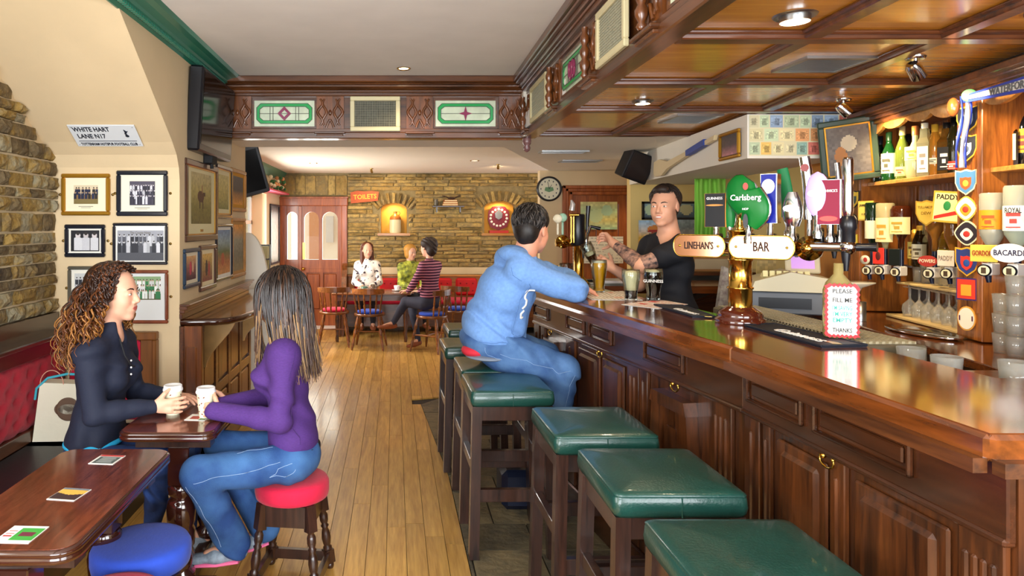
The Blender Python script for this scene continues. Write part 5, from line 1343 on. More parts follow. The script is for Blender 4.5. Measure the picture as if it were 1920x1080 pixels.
# ---------------------------------------------------------------- bottles
def bglass(c): return mat('bottle_'+c, c, .06, trans=.6, ior=1.3, coat=.5)
def bottle(p, h, r, gc, label, lab=None, cap='c9a13a', sh='std', inv=False, fillc=None, nk=.32, text=None, cat='bottle', measure=None, face=(-1, -.6, 0), capc2=None, group=None):
    t = thing('bottle', label, cat, p, group=group); s = -1 if inv else 1
    nr = .013 if r < .05 else .015
    P = {'std': [(r*.9, 0), (r, .008), (r, h*(1-nk)-.03), (r*.9, h*(1-nk)-.01), (nr*1.3, h*(1-nk)+.035), (nr, h*(1-nk)+.05), (nr, h-.02)],
         'wine': [(r*.92, 0), (r, .01), (r, h*.52), (r*.85, h*.6), (nr*1.4, h*.72), (nr, h*.78), (nr, h-.02)],
         'bulb': [(r*.8, 0), (r*.98, .02), (r, h*.3), (r*.95, h*.5), (r*.5, h*.62), (nr, h*.7), (nr, h-.02)],
         'square': [(r*1.05, 0), (r*1.08, .006), (r*1.08, h*.62), (r*.95, h*.66), (nr*1.4, h*.72), (nr*1.2, h-.03)]}[sh]
    n = 4 if sh == 'square' else 22
    pr = [(a, b) for a, b in P]
    M = Matrix.Rotation(radians(45)+math.atan2(face[1], face[0]), 4, 'Z') if n == 4 else Matrix()
    if inv: M = Matrix.Translation((0, 0, h)) @ Matrix.Rotation(pi, 4, 'X') @ M
    if n == 4: pr = [(a*1.3, b) for a, b in pr]
    MB(M).lathe(pr+[(.0001, h-.02)], n=n, smooth=n > 4).build('glass_body', bglass(gc), t)
    if fillc:
        q = [(max(.001, a-.004), min(b+.004, h*.6)) for a, b in pr if b < h*.6] if not inv else [(max(.001, a-.004), b) for a, b in pr if b > h*.35]
        if inv: q = [(pr[2][0]-.004, h*.35)]+q
        MB(M).lathe([(.0001, q[0][1])]+q+[(.0001, q[-1][1])], n=n, smooth=n > 4).build('liquor', mat('liquor_'+fillc, fillc, .1, trans=.3), t)
    if not inv: MB().lathe([(nr*1.12, h-.05 if sh != 'square' else h-.035), (nr*1.15, h-.002), (.0001, h)], n=16).build('cap', mat('cap_'+cap, cap, .35, .3), t)
    if lab:
        c1, z0, z1, c2 = lab; a0 = math.atan2(face[1], face[0]); rr2 = r*1.012; m = MB()
        if inv: z0, z1 = h-z1, h-z0
        if n == 4:
            F = Matrix.Rotation(a0+pi/2, 4, 'Z'); q = pr[1][0]*.7071+.001; ww = q*.86; m = MB(F); m.box(-ww, ww, -q-.0012, -q+.001, z0, z1)
            l = m.build('paper_label', mat('label_'+c1, c1, .6), t); fr = F @ Matrix.Translation((0, -q-.0015, (z0+z1)/2))
        else:
            vs = []; k = 14
            for z in (z0, z1): vs += [(rr2*cos(a0+radians(-70+140*i/k)), rr2*sin(a0+radians(-70+140*i/k)), z) for i in range(k+1)]
            m.add(vs, [(i, i+1, k+2+i, k+1+i) for i in range(k)], True); l = m.build('paper_label', mat('label_'+c1, c1, .6), t)
            fr = Matrix.Rotation(a0+pi/2, 4, 'Z') @ Matrix.Translation((0, -rr2-.001, (z0+z1)/2))
        if c2:
            w2 = r*.5; zz = (z1-z0)
            MB(fr).box(-w2, w2, -.0006, .0004, zz*.08, zz*.22).box(-w2*.5, w2*.5, -.0006, .0004, -zz*.2, -zz*.02).box(-w2, w2, -.0006, .0004, -zz*.38, -zz*.33).build('label_print', mat('ink_'+c2, c2, .6), t)
        if text: txt('lettering', text, (z1-z0)*.3, fr @ Matrix.Translation((0, -.0012, (z1-z0)*.3)), M_blackink, t, world=False, depth=.0003, maxw=r*1.15)
    return t
def on_shelf(u, off=.12, z=1.8375): q = bw(u, 2.42+off); return (q.x, q.y, z)
SHB = [(1650, .26, .034, '12301a', 'dark bottle with white label, leftmost on the upper shelf', ('e9e4d4', .05, .13, '333333'), '20242a', 'wine', None, .07),
       (1667, .27, .036, '1d5a28', 'green bottle with large cream label on the upper shelf', ('ede3b4', .04, .15, '444433'), '1c3a22', 'wine', None, .07),
       (1692, .29, .034, '7f9440', 'slim green-gold bottle with gold neck foil', ('e6d489', .02, .07, 'b0402a'), 'd8c488', 'wine', '9a8a20', .10),
       (1703, .27, .03, '3a3020', 'dark bottle behind the slim green-gold bottle', None, '15151a', 'std', None, .22),
       (1716, .27, .044, 'd6dcae', 'round clear bottle with oval cream label and copper neck', ('eadf96', .09, .16, '8a7a30'), 'b5713c', 'bulb', 'cdd28a', .08),
       (1734, .27, .026, 'b9b690', 'clear bottle with tall white square label', ('f2f0e4', .02, .15, '8a8478'), 'e0dccb', 'square', 'c9a860', .07),
       (1746, .26, .032, '6b5a40', 'clear bottle with dark cap behind the white-labelled one', None, '1b1b20', 'std', None, .22),
       (1753, .26, .038, 'c8913a', 'squat amber whiskey bottle on the upper shelf', ('efe6cf', .06, .09, '555544'), 'c9a13a', 'std', 'd9801c', .11),
       (1767, .27, .03, 'c9a860', 'tall bottle with gold top behind the black-labelled bottle', None, 'c89a4a', 'std', None, .21),
       (1775, .25, .029, '6a4a1c', 'square bottle with black and white label on the upper shelf', ('15151a', .02, .13, 'efefe4'), '15151a', 'square', 'a86a1c', .09),
       (1789, .27, .033, '30301c', 'dark bottle at the right end of the upper shelf', ('d23a2a', .02, .06, 'efefe4'), '15151a', 'std', None, .11)]
for u, h, r, gc, lb, la, cp, sh, fc, off in SHB: bottle(on_shelf(u, off), h, r, gc, lb, la, cp, sh, fillc=fc)
bottle(on_shelf(1888, .13), .24, .052, '2a1206', 'dark square liqueur bottle with orange cap on the right-hand shelf', ('e7d3a8', .03, .14, 'b5452c'), 'd8641c', 'square', fillc=None)
bottle(on_shelf(1922, .17), .29, .036, '20242a', 'tall dark-capped bottle at the right edge of the right-hand shelf', ('d9a51c', .06, .16, '6a2a1a'), '15151a', 'std')
# inverted optic bottles with their measures
M_disc = mat('measure_face', 'e9e2bc', .35)
def optic(u, gc, fc, label, sign, v0=378, off=.10, r=.036, h=.27, lab=None, text=None, sh='std', dv=508, z0=1.445):
    q = bw(u, 2.42+off); z1 = CZ-(v0-420)*q.y/FPX; h = z1-z0
    t = bottle((q.x, q.y, z0), h, r, gc, label, lab, sh=sh, inv=True, fillc=fc, text=text)
    p = Vector((0, 0, 0)); F = Matrix.Rotation(math.atan2(-.45, -1)+pi/2, 4, 'Z')
    z = CZ-(dv-420)*(q.y-.05)/FPX-z0
    k = MB(F); k.box(-.016, .02, -.045, .02, z-.02, z+.03, .004); k.build('measure_body', M_paper, t)
    MB(F).lathe([(.024, -.0), (.025, .006), (.0001, .007)], (-.004, -.045, z), 22, (0, -1, 0)).build('measure_rim', M_black, t)
    MB(F).lathe([(.02, 0), (.0001, .0012)], (-.004, -.053, z), 22, (0, -1, 0)).build('measure_face', M_disc, t)
    MB(F).box(-.012, .004, -.0565, -.054, z-.012, z+.012).build('measure_print', mat('print_brown', '4a3a28', .5), t)
    MB(F).tube([(0, -.03, z-.02), (.004, -.03, z-.05)], [.012, .008], 10).tube([(0, 0, z), (0, 0, .03)], .012, 10).build('measure_spout', mat('optic_navy', '141a33', .3), t)
    if sign:
        kind, cc, tx, tc, w_, h_ = sign; zz = z+.055+h_/2-.02
        if kind == 'round': MB(F).lathe([(w_/2, 0), (w_/2, .004), (.0001, .005)], (-.004, -.058, zz), 24, (0, -1, 0)).build('brand_sign', mat('sign_'+cc, cc, .4), t)
        elif kind == 'oval': MB(F).prism([(w_/2*cos(a), zz+h_/2*sin(a)) for a in [radians(-15*i) for i in range(24)]], -.064, -.058, 'y').build('brand_sign', mat('sign_'+cc, cc, .4), t)
        else: MB(F).box(-w_/2, w_/2, -.063, -.058, zz-h_/2, zz+h_/2, .002).build('brand_sign', mat('sign_'+cc, cc, .4), t)
        if tx: txt('lettering', tx, h_*.42, F @ Matrix.Translation((0, -.0655, zz)), mat('ink_'+tc, tc, .5), t, world=False, depth=.0005, maxw=w_*.82)
        elif tc: MB(F).ball((0, -.0645, zz), (w_*.22, .002, h_*.26), 12, 8).build('sign_emblem', mat('ink_'+tc, tc, .5), t)
    return t
optic(1636, '143020', '1c3a22', 'inverted dark green bottle on the leftmost optic with a round sign', ('round', 'e8e2c4', None, 'b0302a', .05, .05), 380, off=.0, lab=('e4dfbc', .1, .2, None))
optic(1660, 'd8d0a0', 'c9a040', 'inverted bottle with cream label above the red rectangular sign', ('box', 'd8362a', None, '5a1a14', .058, .088), 381, off=.02, lab=('f0e3a4', .08, .21, 'b88a30'), r=.044, dv=508)
optic(1690, '5a2a14', '6a1d10', 'inverted dark red liquor bottle above the black sign', ('box', '101814', None, None, .056, .088), 386, off=.06, lab=('efe4a0', .06, .15, 'a88a30'), r=.05, sh='bulb', dv=511)
optic(1753, 'c98a3a', 'b06a20', 'inverted amber whiskey bottle above the red and white sign', ('oval', 'b03a30', 'POWERS', 'f0e0c0', .085, .055), 380, r=.042, sh='bulb', dv=514)
optic(1787, 'c98a3a', 'b3541c', 'inverted whiskey bottle above the cream sign beside the pilaster', ('box', 'e9dcc8', 'PADDY', '9a8a7a', .07, .075), 390, r=.036, dv=514)
optic(1860, 'dcdccc', 'd8d4bc', 'inverted clear gin bottle with orange seals above the yellow sign', ('box', 'dcc050', 'GORDONS', '9a2a1a', .095, .07), 362, off=.0, r=.042, lab=('e8951c', .07, .15, 'b5501c'), dv=508, z0=1.45)
optic(1908, 'd4dccc', 'd0dcb0', 'inverted clear rum bottle above the white oval sign', ('oval', 'eceef0', 'BACARDI', '2a2440', .12, .075), 348, off=.03, r=.045, lab=('f0efe4', .08, .18, 'b0403a'), text='ROYAL', dv=510, z0=1.45)
for u, off, h, r, gc, fc, lb, la in ((1640+85, .17, .22, .036, '3a2a14', None, 'upright dark bottle with cream label behind the optics', ('e8dfbc', .04, .12, '6a5a3a')),
        (1716, .19, .2, .034, 'b8892c', 'c98a1c', 'upright amber bottle with yellow label behind the dark red one', ('e8d060', .04, .13, '6a4a1a')), (1772, .2, .2, .034, 'b8892c', 'c98a1c', 'upright amber bottle behind the cream sign', ('e8d060', .04, .1, '6a4a1a'))):
    q = bw(u, 2.42+off); bottle((q.x, q.y, 1.3725), h, r, gc, lb, la, 'c9a13a', 'std', fillc=fc)
def plaque(u, v, w_, h_, cc, label, shape='box', text=None, tc='2a2a20', x0=2.40, rot=0, extra=None, cat='sign', name='plaque'):
    q = bw(u, x0); z = CZ-(v-420)*q.y/FPX; t = thing(name, label, cat, (q.x, q.y, z)); M = frame((0, 0, 0), Vector((.35, -.94, 0))*1.0) @ Matrix.Rotation(rot, 4, 'Y')
    def out(k=1):
        if shape == 'shield': return [(-w_/2*k, h_/2*k), (-w_/2*k, 0), (-w_*.36*k, -h_*.28*k), (0, -h_/2*k), (w_*.36*k, -h_*.28*k), (w_/2*k, 0), (w_/2*k, h_/2*k), (w_*.25*k, h_*.46*k), (0, h_*.52*k), (-w_*.25*k, h_*.46*k)]
        if shape == 'oval': return [(w_/2*k*cos(a), h_/2*k*sin(a)) for a in [radians(15*i) for i in range(24)]]
        if shape == 'cross': return [(w_/2*k*(1-.14*abs(sin(2*a)))*cos(a)*1.05, h_/2*k*(1-.14*abs(sin(2*a)))*sin(a)*1.05) for a in [radians(12*i) for i in range(30)]]
        return [(-w_/2*k, -h_/2*k), (w_/2*k, -h_/2*k), (w_/2*k, h_/2*k), (-w_/2*k, h_/2*k)]
    MB(M).prism(out(), -.004, .002, 'y').build('plaque_edge', mat('plq_'+cc[0], cc[0], .6), t)
    MB(M).prism(out(.88), -.0055, -.003, 'y').build('plaque_field', mat('plq_'+cc[1], cc[1], .6), t)
    if len(cc) > 2:
        MB(M).prism([(a*.5, b*.5-h_*.05) for a, b in (out() if shape != 'box' else out())], -.007, -.005, 'y').build('plaque_centre', mat('plq_'+cc[2], cc[2], .6), t)
    if len(cc) > 3: MB(M).ball((0, -.007, -h_*.04), (w_*.14, .002, h_*.13), 10, 6).build('plaque_emblem', mat('plq_'+cc[3], cc[3], .6), t)
    if text:
        for s, tz, sz in text: txt('lettering', s, sz, M @ Matrix.Translation((0, -.008, tz)), mat('plt_'+tc, tc, .6), t, world=False, depth=.0005, maxw=min(w_*.75, sz*.75*len(s)))
    return t
for u, v, w_, h_, cc, sh, tx, tc, lb in ((1815, 224, .085, .115, ('d8a52c', '1b1f30', '8e9aa4', 'c84a30'), 'shield', None, '', 'dark shield patch with gold rim, highest on the pilaster, behind the ribbon'),
        (1813, 278, .08, .115, ('d8952c', '1b1f2c', 'aab8c4', '3a4a64'), 'shield', None, '', 'black shield patch with gold edge, second from the top of the pilaster'),
        (1812, 342, .085, .11, ('e6e0b0', '4a7fb0', 'e0562c', 'f0c040'), 'shield', None, '', 'pale blue shield patch with orange fire cross on the pilaster'),
        (1812, 391, .085, .105, ('d8b54a', 'efe9d0', 'e8952c', 'c23a2a'), 'cross', None, '', 'white cross-shaped patch with gold rim and orange centre on the pilaster'),
        (1814, 437, .095, .105, ('e6dfb4', '26202a', 'e6e2d4', 'b8302a'), 'cross', None, '', 'black rounded patch with cream ring on the pilaster'),
        (1814, 491, .092, .125, ('e0a52c', '2a3a7a', 'd4362a', '26509a'), 'shield', None, '', 'blue shield patch with red fire cross, opposite the cream sign'),
        (1813, 542, .078, .095, ('3a2a6a', 'd83a24', 'e8a02c'), 'box', None, '', 'red square patch with yellow emblem on the pilaster'),
        (1813, 597, .07, .105, ('e0a040', 'ece6d0', None, '3a5a4a'), 'oval', [('1   1', 0, .03)], '5a1a3a', 'cream oval patch with the figures 1 1, lowest on the pilaster')):
    cc = tuple(c for c in cc if c) if cc[2] else (cc[0], cc[1])
    plaque(u, v, w_, h_, cc, lb, sh, tx, tc, name='patch', cat='patch')
plaque(1624, 395, .088, .11, ('b89a3c', 'dcc25a'), 'gold whiskey plaque on the left pilaster of the back bar', 'box', [('JAMESON', .03, .018), ('1780', -.02, .014)], '3a2a14', x0=2.40)
plaque(1777, 388, .125, .145, ('c8a93a', 'efe6a0', None), 'large cream plaque with red stripe reading paddy, beside the pilaster', 'box', [('PADDY', .045, .032)], '2a2418', x0=2.44, rot=-.1) if 0 else None
t = plaque(1777, 388, .125, .145, ('c8a93a', 'efe6a0'), 'large cream whiskey plaque with green emblem and red stripe, beside the pilaster', 'box', [('PADDY', .045, .032)], '2a2418', x0=2.44, rot=.1)
M = frame((0, 0, 0), Vector((.35, -.94, 0))) @ Matrix.Rotation(.1, 4, 'Y')
MB(M).prism([(-.05, -.06), (.05, -.03), (.05, -.012), (-.05, -.045)], -.0075, -.005, 'y').build('red_stripe', mat('stripe_red', 'c8342a', .5), t); MB(M).ball((0, -.006, .005), (.016, .002, .022), 10, 6).build('green_emblem', mat('emblem_green', '2f8a4a', .5), t)
plaque(1738, 400, .10, .125, ('b08c2c', 'cfae48'), 'gold shield whiskey plaque above the optics', 'shield', [('TULLAMORE', .03, .016), ('DEW', .0, .02)], '8a6a20', x0=2.46)
plaque(1602, 374, .06, .10, ('20242a', 'd9b23a', '3a4a44'), 'small yellow and black shield patch beside the tall chrome tap', 'shield', None, x0=2.40, name='patch', cat='patch')
plaque(1600, 415, .055, .085, ('26262a', 'e6e0c8', 'd0b02c'), 'small cream oval patch beside the tall chrome tap, below the shield', 'oval', None, x0=2.40, name='patch', cat='patch')
plaque(1600, 452, .05, .08, ('c8b23a', 'd8c85a', '3a3a2a'), 'small yellow square patch beside the tall chrome tap, lowest of three', 'box', None, x0=2.40, name='patch', cat='patch')
# ---------------------------------------------------------------- glassware
def stem_glass(p, label, inv=True, s=1, group=None):
    t = thing('wine_glass', label, 'glass', p, group=group); pr = [(.032, 0), (.03, .003), (.005, .008), (.004, .06), (.012, .072), (.033, .095), (.037, .12), (.031, .155)]
    M = Matrix.Scale(s, 4) @ (Matrix.Translation((0, 0, .155)) @ Matrix.Rotation(pi, 4, 'X') if inv else Matrix()); MB(M).lathe(pr, n=20, cap=False).build('glass', M_glz, t); return t
M_glz = thin_glass('gold_lit_glass', 'f6f4ea', .16)
def tumbler(p, label, r=.036, h=.09, group=None):
    t = thing('tumbler', label, 'glass', p, group=group); MB().lathe([(.0001, 0), (r*.8, 0), (r, h), (r*.94, h), (r*.75, .01), (.0001, .01)], n=22).build('glass', M_glz, t); return t
t = thing('glass_rack', 'two-tier pale wooden shelf for upturned glasses on the back counter', 'rack', (2.6, 3.4, 1.1)); Mk = BF(2.46)
m = MB(Mk); m.box(S(3.74), S(3.12), 0, .22, 1.098, 1.112, .003).build('lower_board', mat('pale_board', 'd8bd82', .4), t, True)
MB(Mk).box(S(3.74), S(3.2), .05, .22, 1.275, 1.287, .003).build('upper_board', MATS['pale_board'], t, True)
for y in (3.72, 3.22): MB(Mk).box(S(y), S(y)+.01, .1, .2, 1.112, 1.275).build('end_post', M_steel, t, True)
ORD = ['first', 'second', 'third', 'fourth', 'fifth', 'sixth']
for i in range(6):
    for j, off in enumerate((.07, .16)):
        y = 3.2+.085*i; x = 2.46+off+.2*(y-2.59)
        g_ = stem_glass((x, y, 1.1125), 'upturned wine glass in the '+('front', 'back')[j]+' row of the rack, '+ORD[i]+' from the right', group='upturned wine glasses on the lower board')
for i in range(6):
    y = 3.66-.078*i; x = 2.46+.14+.2*(y-2.59); tumbler((x, y, 1.2875), 'tall tumbler on the upper board of the glass rack, '+ORD[i]+' from the left', .034, .11, group='tumblers on the upper board')
stem_glass((2.83-.05, 3.7, 1.5-.105), 'single wine glass hanging above the rack, left', s=.8) if 0 else None
t = thing('steel_jug', 'small steel cylinder jigger at the left end of the glass rack', 'jigger', (2.42, 3.55, 1.096)); MB().lathe([(.028, 0), (.028, .10), (.0245, .10), (.0245, .004), (.0001, .004)], n=20).build('cup_body', M_steel, t)
t = thing('cake_stand', 'flat glass-topped stand on a short stem beside the rack', 'stand', (2.50, 3.70, 1.096)); MB().lathe([(.04, 0), (.01, .01), (.008, .12), (.03, .16), (.09, .185), (.09, .19), (.0001, .19)], n=24).build('stand_body', mat('frosted', 'd9d2bc', .25), t)
q = bw(1745, 2.32); t = thing('round_tray', 'oval chrome tray on the back counter in front of the glasses', 'tray', (q.x, q.y+.05, 1.096)); MB(Matrix.Diagonal((.75, 1.7, 1, 1))).lathe([(.1, 0), (.12, .006), (.122, .014), (.116, .014), (.1, .006), (.0001, .006)], n=36).build('tray_body', M_chrome, t)
for k, (u, off) in enumerate(((1879, .0), (1904, .0))):
    q = bw(u, 2.36)
    for i in range(4 if k else 3):
        tumbler((q.x, q.y, 1.0965+.077*i), ['lower', 'middle', 'upper', 'topmost'][i]+' glass of the '+('right' if k else 'left')+'-hand tumbler stack on the counter', .032, .095 if 0 else .076, group='stacked tumblers at the right')
for i, (u, v, d) in enumerate(((1708, 652, 2.32), (1775, 668, 2.12), (1905, 678, 1.98))):
    p = D(u, v, d); tumbler((min(p.x, 1.9), p.y, 1.0905), ['upturned tumbler by the end of the drip tray', 'upturned tumbler standing behind the bar edge', 'ribbed tumbler behind the bar at the right edge'][i], .042, p.z-1.09)
tt = bpy.data.objects.get('tray_body')
MB().box(1.66, 2.35, 1.875, 2.38, 1.05, 1.09).build('sink_shelf', M_mahz, bar, True)
# ---------------------------------------------------------------- till, tall boxes, printed paper behind the bar
p = Vector((2.28, 3.98, 1.0955)); Mt = frame(p, Vector((.93, -.37, 0))); t = thing('cash_register', 'cream and grey cash register with tilted lilac display behind the tap tower', 'till', p)
CRM = mat('till_cream', 'd9cfae', .45); GRY = mat('till_grey', '6c7076', .45)
MB(Mt).box(-.2, .22, -.18, .2, 0, .12, .006).build('cash_drawer', GRY, t, True); MB(Mt).box(-.16, .10, -.186, -.18, .03, .09).build('drawer_front', M_black, t, True)
MB(Mt).prism([(-.2, .125), (.2, .125), (.2, .2), (.0, .235), (-.18, .18)], -.19, .2, 'y').build('till_body', CRM, t, True)
m = MB(Mt @ Matrix.Rotation(-.28, 4, 'X'))
for i in range(7):
    for j in range(3): m.box(-.13+.035*i, -.105+.035*i, -.16+.05*j, -.125+.05*j, .165, .2)
tag(m.build('keys', mat('till_keys', 'e8e0a8', .5), t, True), kind='stuff')
MB(Mt @ Matrix.Translation((.1, .1, .28)) @ Matrix.Rotation(-.35, 4, 'X')).box(-.09, .09, -.012, .012, -.07, .07, .006).build('display_case', CRM, t, True)
MB(Mt @ Matrix.Translation((.1, .1, .28)) @ Matrix.Rotation(-.35, 4, 'X')).box(-.06, .06, -.015, -.012, -.045, .045).build('display_screen', mat('lilac_screen', 'b98ccf', .3, emit='b98ccf', estr=.5), t, True)
# hand-written bottle sign
p = Vector((1.66, 2.42, 1.166)); q = D(1572, 568, 2.5); t = thing('collection_bottle', 'bottle wrapped in a red and white handwritten notice standing on the drip tray', 'bottle', (q.x, q.y, 1.1865))
MB().lathe([(.046, 0), (.05, .01), (.05, .17), (.04, .2), (.016, .23), (.015, .27), (.0001, .27)], n=24).build('glass_body', bglass('c9b87a'), t)
F = frame((0, 0, 0), Vector((.93, -.37, 0)))
zig = []
for i in range(13): zig.append((-.046+.0077*i, .195+(.006 if i % 2 else 0)))
for i in range(20): zig.append((.05+(.005 if i % 2 else 0), .19-.0095*i))
for i in range(13): zig.append((.046-.0077*i, .004-(.006 if i % 2 else 0)+.006))
for i in range(20): zig.append((-.05-(.005 if i % 2 else 0), .01+.0095*i))
MB(F).prism(zig[::-1], -.058, -.054, 'y').build('red_card', mat('card_red', 'd22c34', .6), t); MB(F).prism([(a*.84, .1+(b-.1)*.9) for a, b in zig][::-1], -.060, -.058, 'y').build('white_card', M_paper, t)
TG = mat('marker_teal', '3fa89a', .6)
for s, z, m_ in (('PLEASE', .172, M_blackink), ('FILL ME', .14, M_blackink), ("I'M SAVING", .112, TG), ("I'M VERY", .09, TG), ('EMPTY', .068, TG), ('THANKS', .032, M_blackink)): txt('lettering', s, .022, F @ Matrix.Translation((0, -.0605, z)), m_, t, world=False, depth=.0003, maxw=.06)
# banknote bulkhead behind the bar
bk = thing('ceiling_box', kind='structure', loc=(2.3, 5, 2.1)); bk.name = 'trim_6'; WM['trim_6'] = WM['ceiling_box']
MB().prism([(2.04, 3.95), (2.62, 3.95), (2.9, 6.6), (2.27, 6.6)], 1.98, 2.235).build('boxed_duct', M_white, bk, True)
def note_img():
    r = np.random.RandomState(2); im = np.zeros((36, 84, 3)); cols = ['8fb0a0', 'd9cfa0', 'e8c06a', 'e0a06a', 'c8d8b0', 'd87a6a', '9ab0c8', 'e6dfb4']
    im[:] = rgb('e0d8b0')
    for j in range(3):
        x = 0
        while x < 84:
            w_ = r.randint(9, 15); c = rgb(cols[r.randint(8)]); a = im[j*12:j*12+11, x:x+w_-1]; a[:] = c*(.8+.4*r.rand())
            a[2:-2, 1:-1] = np.clip(a[2:-2, 1:-1]*(.7+.6*r.rand(*a[2:-2, 1:-1].shape[:2], 1)), 0, 1)
            cx = x+w_//2; im[j*12+3:j*12+9, cx-2:cx+2] *= .55; x += w_
    return im
t = thing('banknotes', 'patchwork of foreign banknotes pasted on the boxed duct behind the bar', 'banknotes', (2.33, 3.945, 2.1)); sheet('pasted_notes', .56, .235, note_img(), frame((2.33, 3.945, 2.112), (1, 0, 0)), t)
# hurley stick and small gold frame on the duct side
dd = Vector((.23, 2.65, 0)).normalized()
t = thing('hurley_stick', 'pale wooden hurling stick with blue grip hung on the white duct', 'hurley', (2.1, 4.9, 2.1)); Mh = frame((2.025, 3.95, 0), -dd)
def pt(y, z): return (-(y-3.95)*1.004, z)
pl = [pt(5.65, 2.02), pt(5.62, 1.99), pt(5.45, 1.985), pt(5.3, 2.03), pt(4.9, 2.08), pt(4.35, 2.135), pt(4.33, 2.165), pt(4.9, 2.115), pt(5.3, 2.085), pt(5.5, 2.12), pt(5.64, 2.11)]
MB(Mh).prism(pl, -.03, -.006, 'y').build('ash_blade', mat('ash_wood', 'dcc69a', .5), t, True); MB(Mh).bar((pt(4.85, 0)[0], -.02, 2.103), (pt(4.5, 0)[0], -.02, 2.14), .034, .04).build('blue_grip', mat('grip_blue', '2a469a', .5), t, True)
# ---------------------------------------------------------------- framed pictures
def mix(a, b, t): return a*(1-t)+b*t
def group_img(w=40, h=30, rows=3, cols=('1d2033', 'cfd2d8'), bg=('8a8f98', '3c3d44'), skin='c8b8a8', seed=0, mono=True, grass=None):
    w, h = w*2, h*2; r = np.random.RandomState(seed); yy, xx = np.mgrid[0:h, 0:w]; im = np.zeros((h, w, 3)); im[:] = rgb(bg[0]); im[h//2:] = rgb(bg[1])
    if grass: im[int(h*.75):] = rgb(grass)
    for k in range(rows):
        n = 3 if rows == 1 else int(w/(9 if rows > 2 else 11)); y0 = int(h*(.16+.22*k)) if rows > 1 else int(h*.2)
        for i in range(n):
            cx = (i+.5+.25*r.randn()*.5)*w/n; hs = w/n*.26
            body = (abs(xx-cx) < hs*1.6) & (yy > y0+hs*.9+((xx-cx)/hs)**2*hs*.22) & (yy < y0+h*(.36 if rows > 1 else .75)); im[body] = rgb(cols[r.randint(len(cols))])*(.7+.5*r.rand())
            head = ((xx-cx)**2+(yy-y0-hs*.3)**2) < (hs*1.05)**2; im[head] = rgb(skin)*(.75+.35*r.rand()); im[((xx-cx)**2+(yy-y0+hs*.5)**2) < (hs*.7)**2] = rgb('2a2422')
    return im*(.92+.16*r.rand(h, w, 1))
def landscape_img(w, h, stops, seed=0, blobs=()):
    r = np.random.RandomState(seed); im = np.zeros((h, w, 3)); yy, xx = np.mgrid[0:h, 0:w]
    for j in range(h):
        t = j/(h-1)*(len(stops)-1); i = min(int(t), len(stops)-2); im[j] = mix(rgb(stops[i]), rgb(stops[i+1]), t-i)
    im *= (.8+.4*r.rand(h//2+1, w//2+1, 1).repeat(2, 0).repeat(2, 1)[:h, :w])
    for cx, cy, rx, ry, c in blobs: im[((xx/w-cx)/rx)**2+((yy/h-cy)/ry)**2 < 1] = rgb(c)
    return np.clip(im, 0, 1)
PM = print_mat('photo_print', .5)
def picture(M, w_, h_, fw, fmat, img, label, matc='e9e2cf', mb=(.18, .2), liner=None, brackets=True, d=.022, plate=None, caption=None, off=0, head=None):
    """M: local x right, z up, faces -y, origin at the frame's centre on the wall"""
    t = thing('framed_picture', label, 'picture', M.translation)
    m = MB(M)
    for a, b, c, e in ((-w_/2, w_/2, h_/2-fw, h_/2), (-w_/2, w_/2, -h_/2, -h_/2+fw), (-w_/2, -w_/2+fw, -h_/2+fw, h_/2-fw), (w_/2-fw, w_/2, -h_/2+fw, h_/2-fw)):
        m.box(a, b, -d, -.001, c, e, .006)
    m.build('frame', fmat, t, True)
    if liner:
        k = fw; m = MB(M)
        for a, b, c, e in ((-w_/2+k, w_/2-k, h_/2-k-.008, h_/2-k), (-w_/2+k, w_/2-k, -h_/2+k, -h_/2+k+.008), (-w_/2+k, -w_/2+k+.008, -h_/2+k, h_/2-k), (w_/2-k-.008, w_/2-k, -h_/2+k, h_/2-k)): m.box(a, b, -d*.7, -.002, c, e)
        m.build('gilt_liner', liner, t, True)
    MB(M).box(-w_/2+fw*.8, w_/2-fw*.8, -.008, -.001, -h_/2+fw*.8, h_/2-fw*.8).build('mount', mat('mount_'+matc, matc, .8), t, True)
    iw, ih = (w_-2*fw)*(1-2*mb[0]), (h_-2*fw)*(1-2*mb[1])
    sheet('photograph', iw, ih, img, M @ Matrix.Translation((0, -.0088, off)), t, mat_=PM)
    if caption: MB(M).box(-iw*.3, iw*.3, -.0092, -.0085, -ih/2-.016+off, -ih/2-.013+off).box(-iw*.2, iw*.2, -.0092, -.0085, -ih/2-.023+off, -ih/2-.021+off).build('caption', mat('caption_ink', '6a6458', .7), t, True)
    if head: txt('lettering', head, .018, M @ Matrix.Translation((0, -.0095, ih/2+off-.014)), mat('caption_ink', '6a6458', .7), t, depth=.0002, maxw=iw*.45)
    if plate: MB(M).box(-.03, .03, -.011, -.008, -h_/2+fw+.02, -h_/2+fw+.036).build('plate', M_dbrass, t, True)
    if brackets:
        for s in (-1, 1): MB(M).lathe([(.008, 0), (.008, .004), (.0001, .006)], (s*(w_/2+.012), 0, 0), 12, (0, -1, 0)).box(s*(w_/2+.012)-.006, s*(w_/2+.012)+.006, -.004, 0, -.004, .004).build('mirror_plate', M_dbrass, t, True)
    return t
def wallpic(u0, v0, u1, v1): return frame((((u0+u1)/2-740)/320, 3.999, CZ-((v0+v1)/2-420)/320), (1, 0, 0)), (u1-u0)/320, (v1-v0)/320
GOLD = mat('gilt_frame', 'b8882c', .3, .7); NAVY = mat('navy_black_frame', '141a26', .25, coat=.6); PEW = mat('pewter_frame', '6a665a', .35, .5)
MF = mat('mahogany_frame', '7a3a1c', .25, coat=.6, noise_amt=.2, nscale=20); LW = mat('light_wood_frame', 'a87438', .4, noise_amt=.2, nscale=20); BF_ = mat('blue_grey_frame', '2a3c50', .35); BRF = mat('brown_frame', '4a3024', .3, coat=.5)
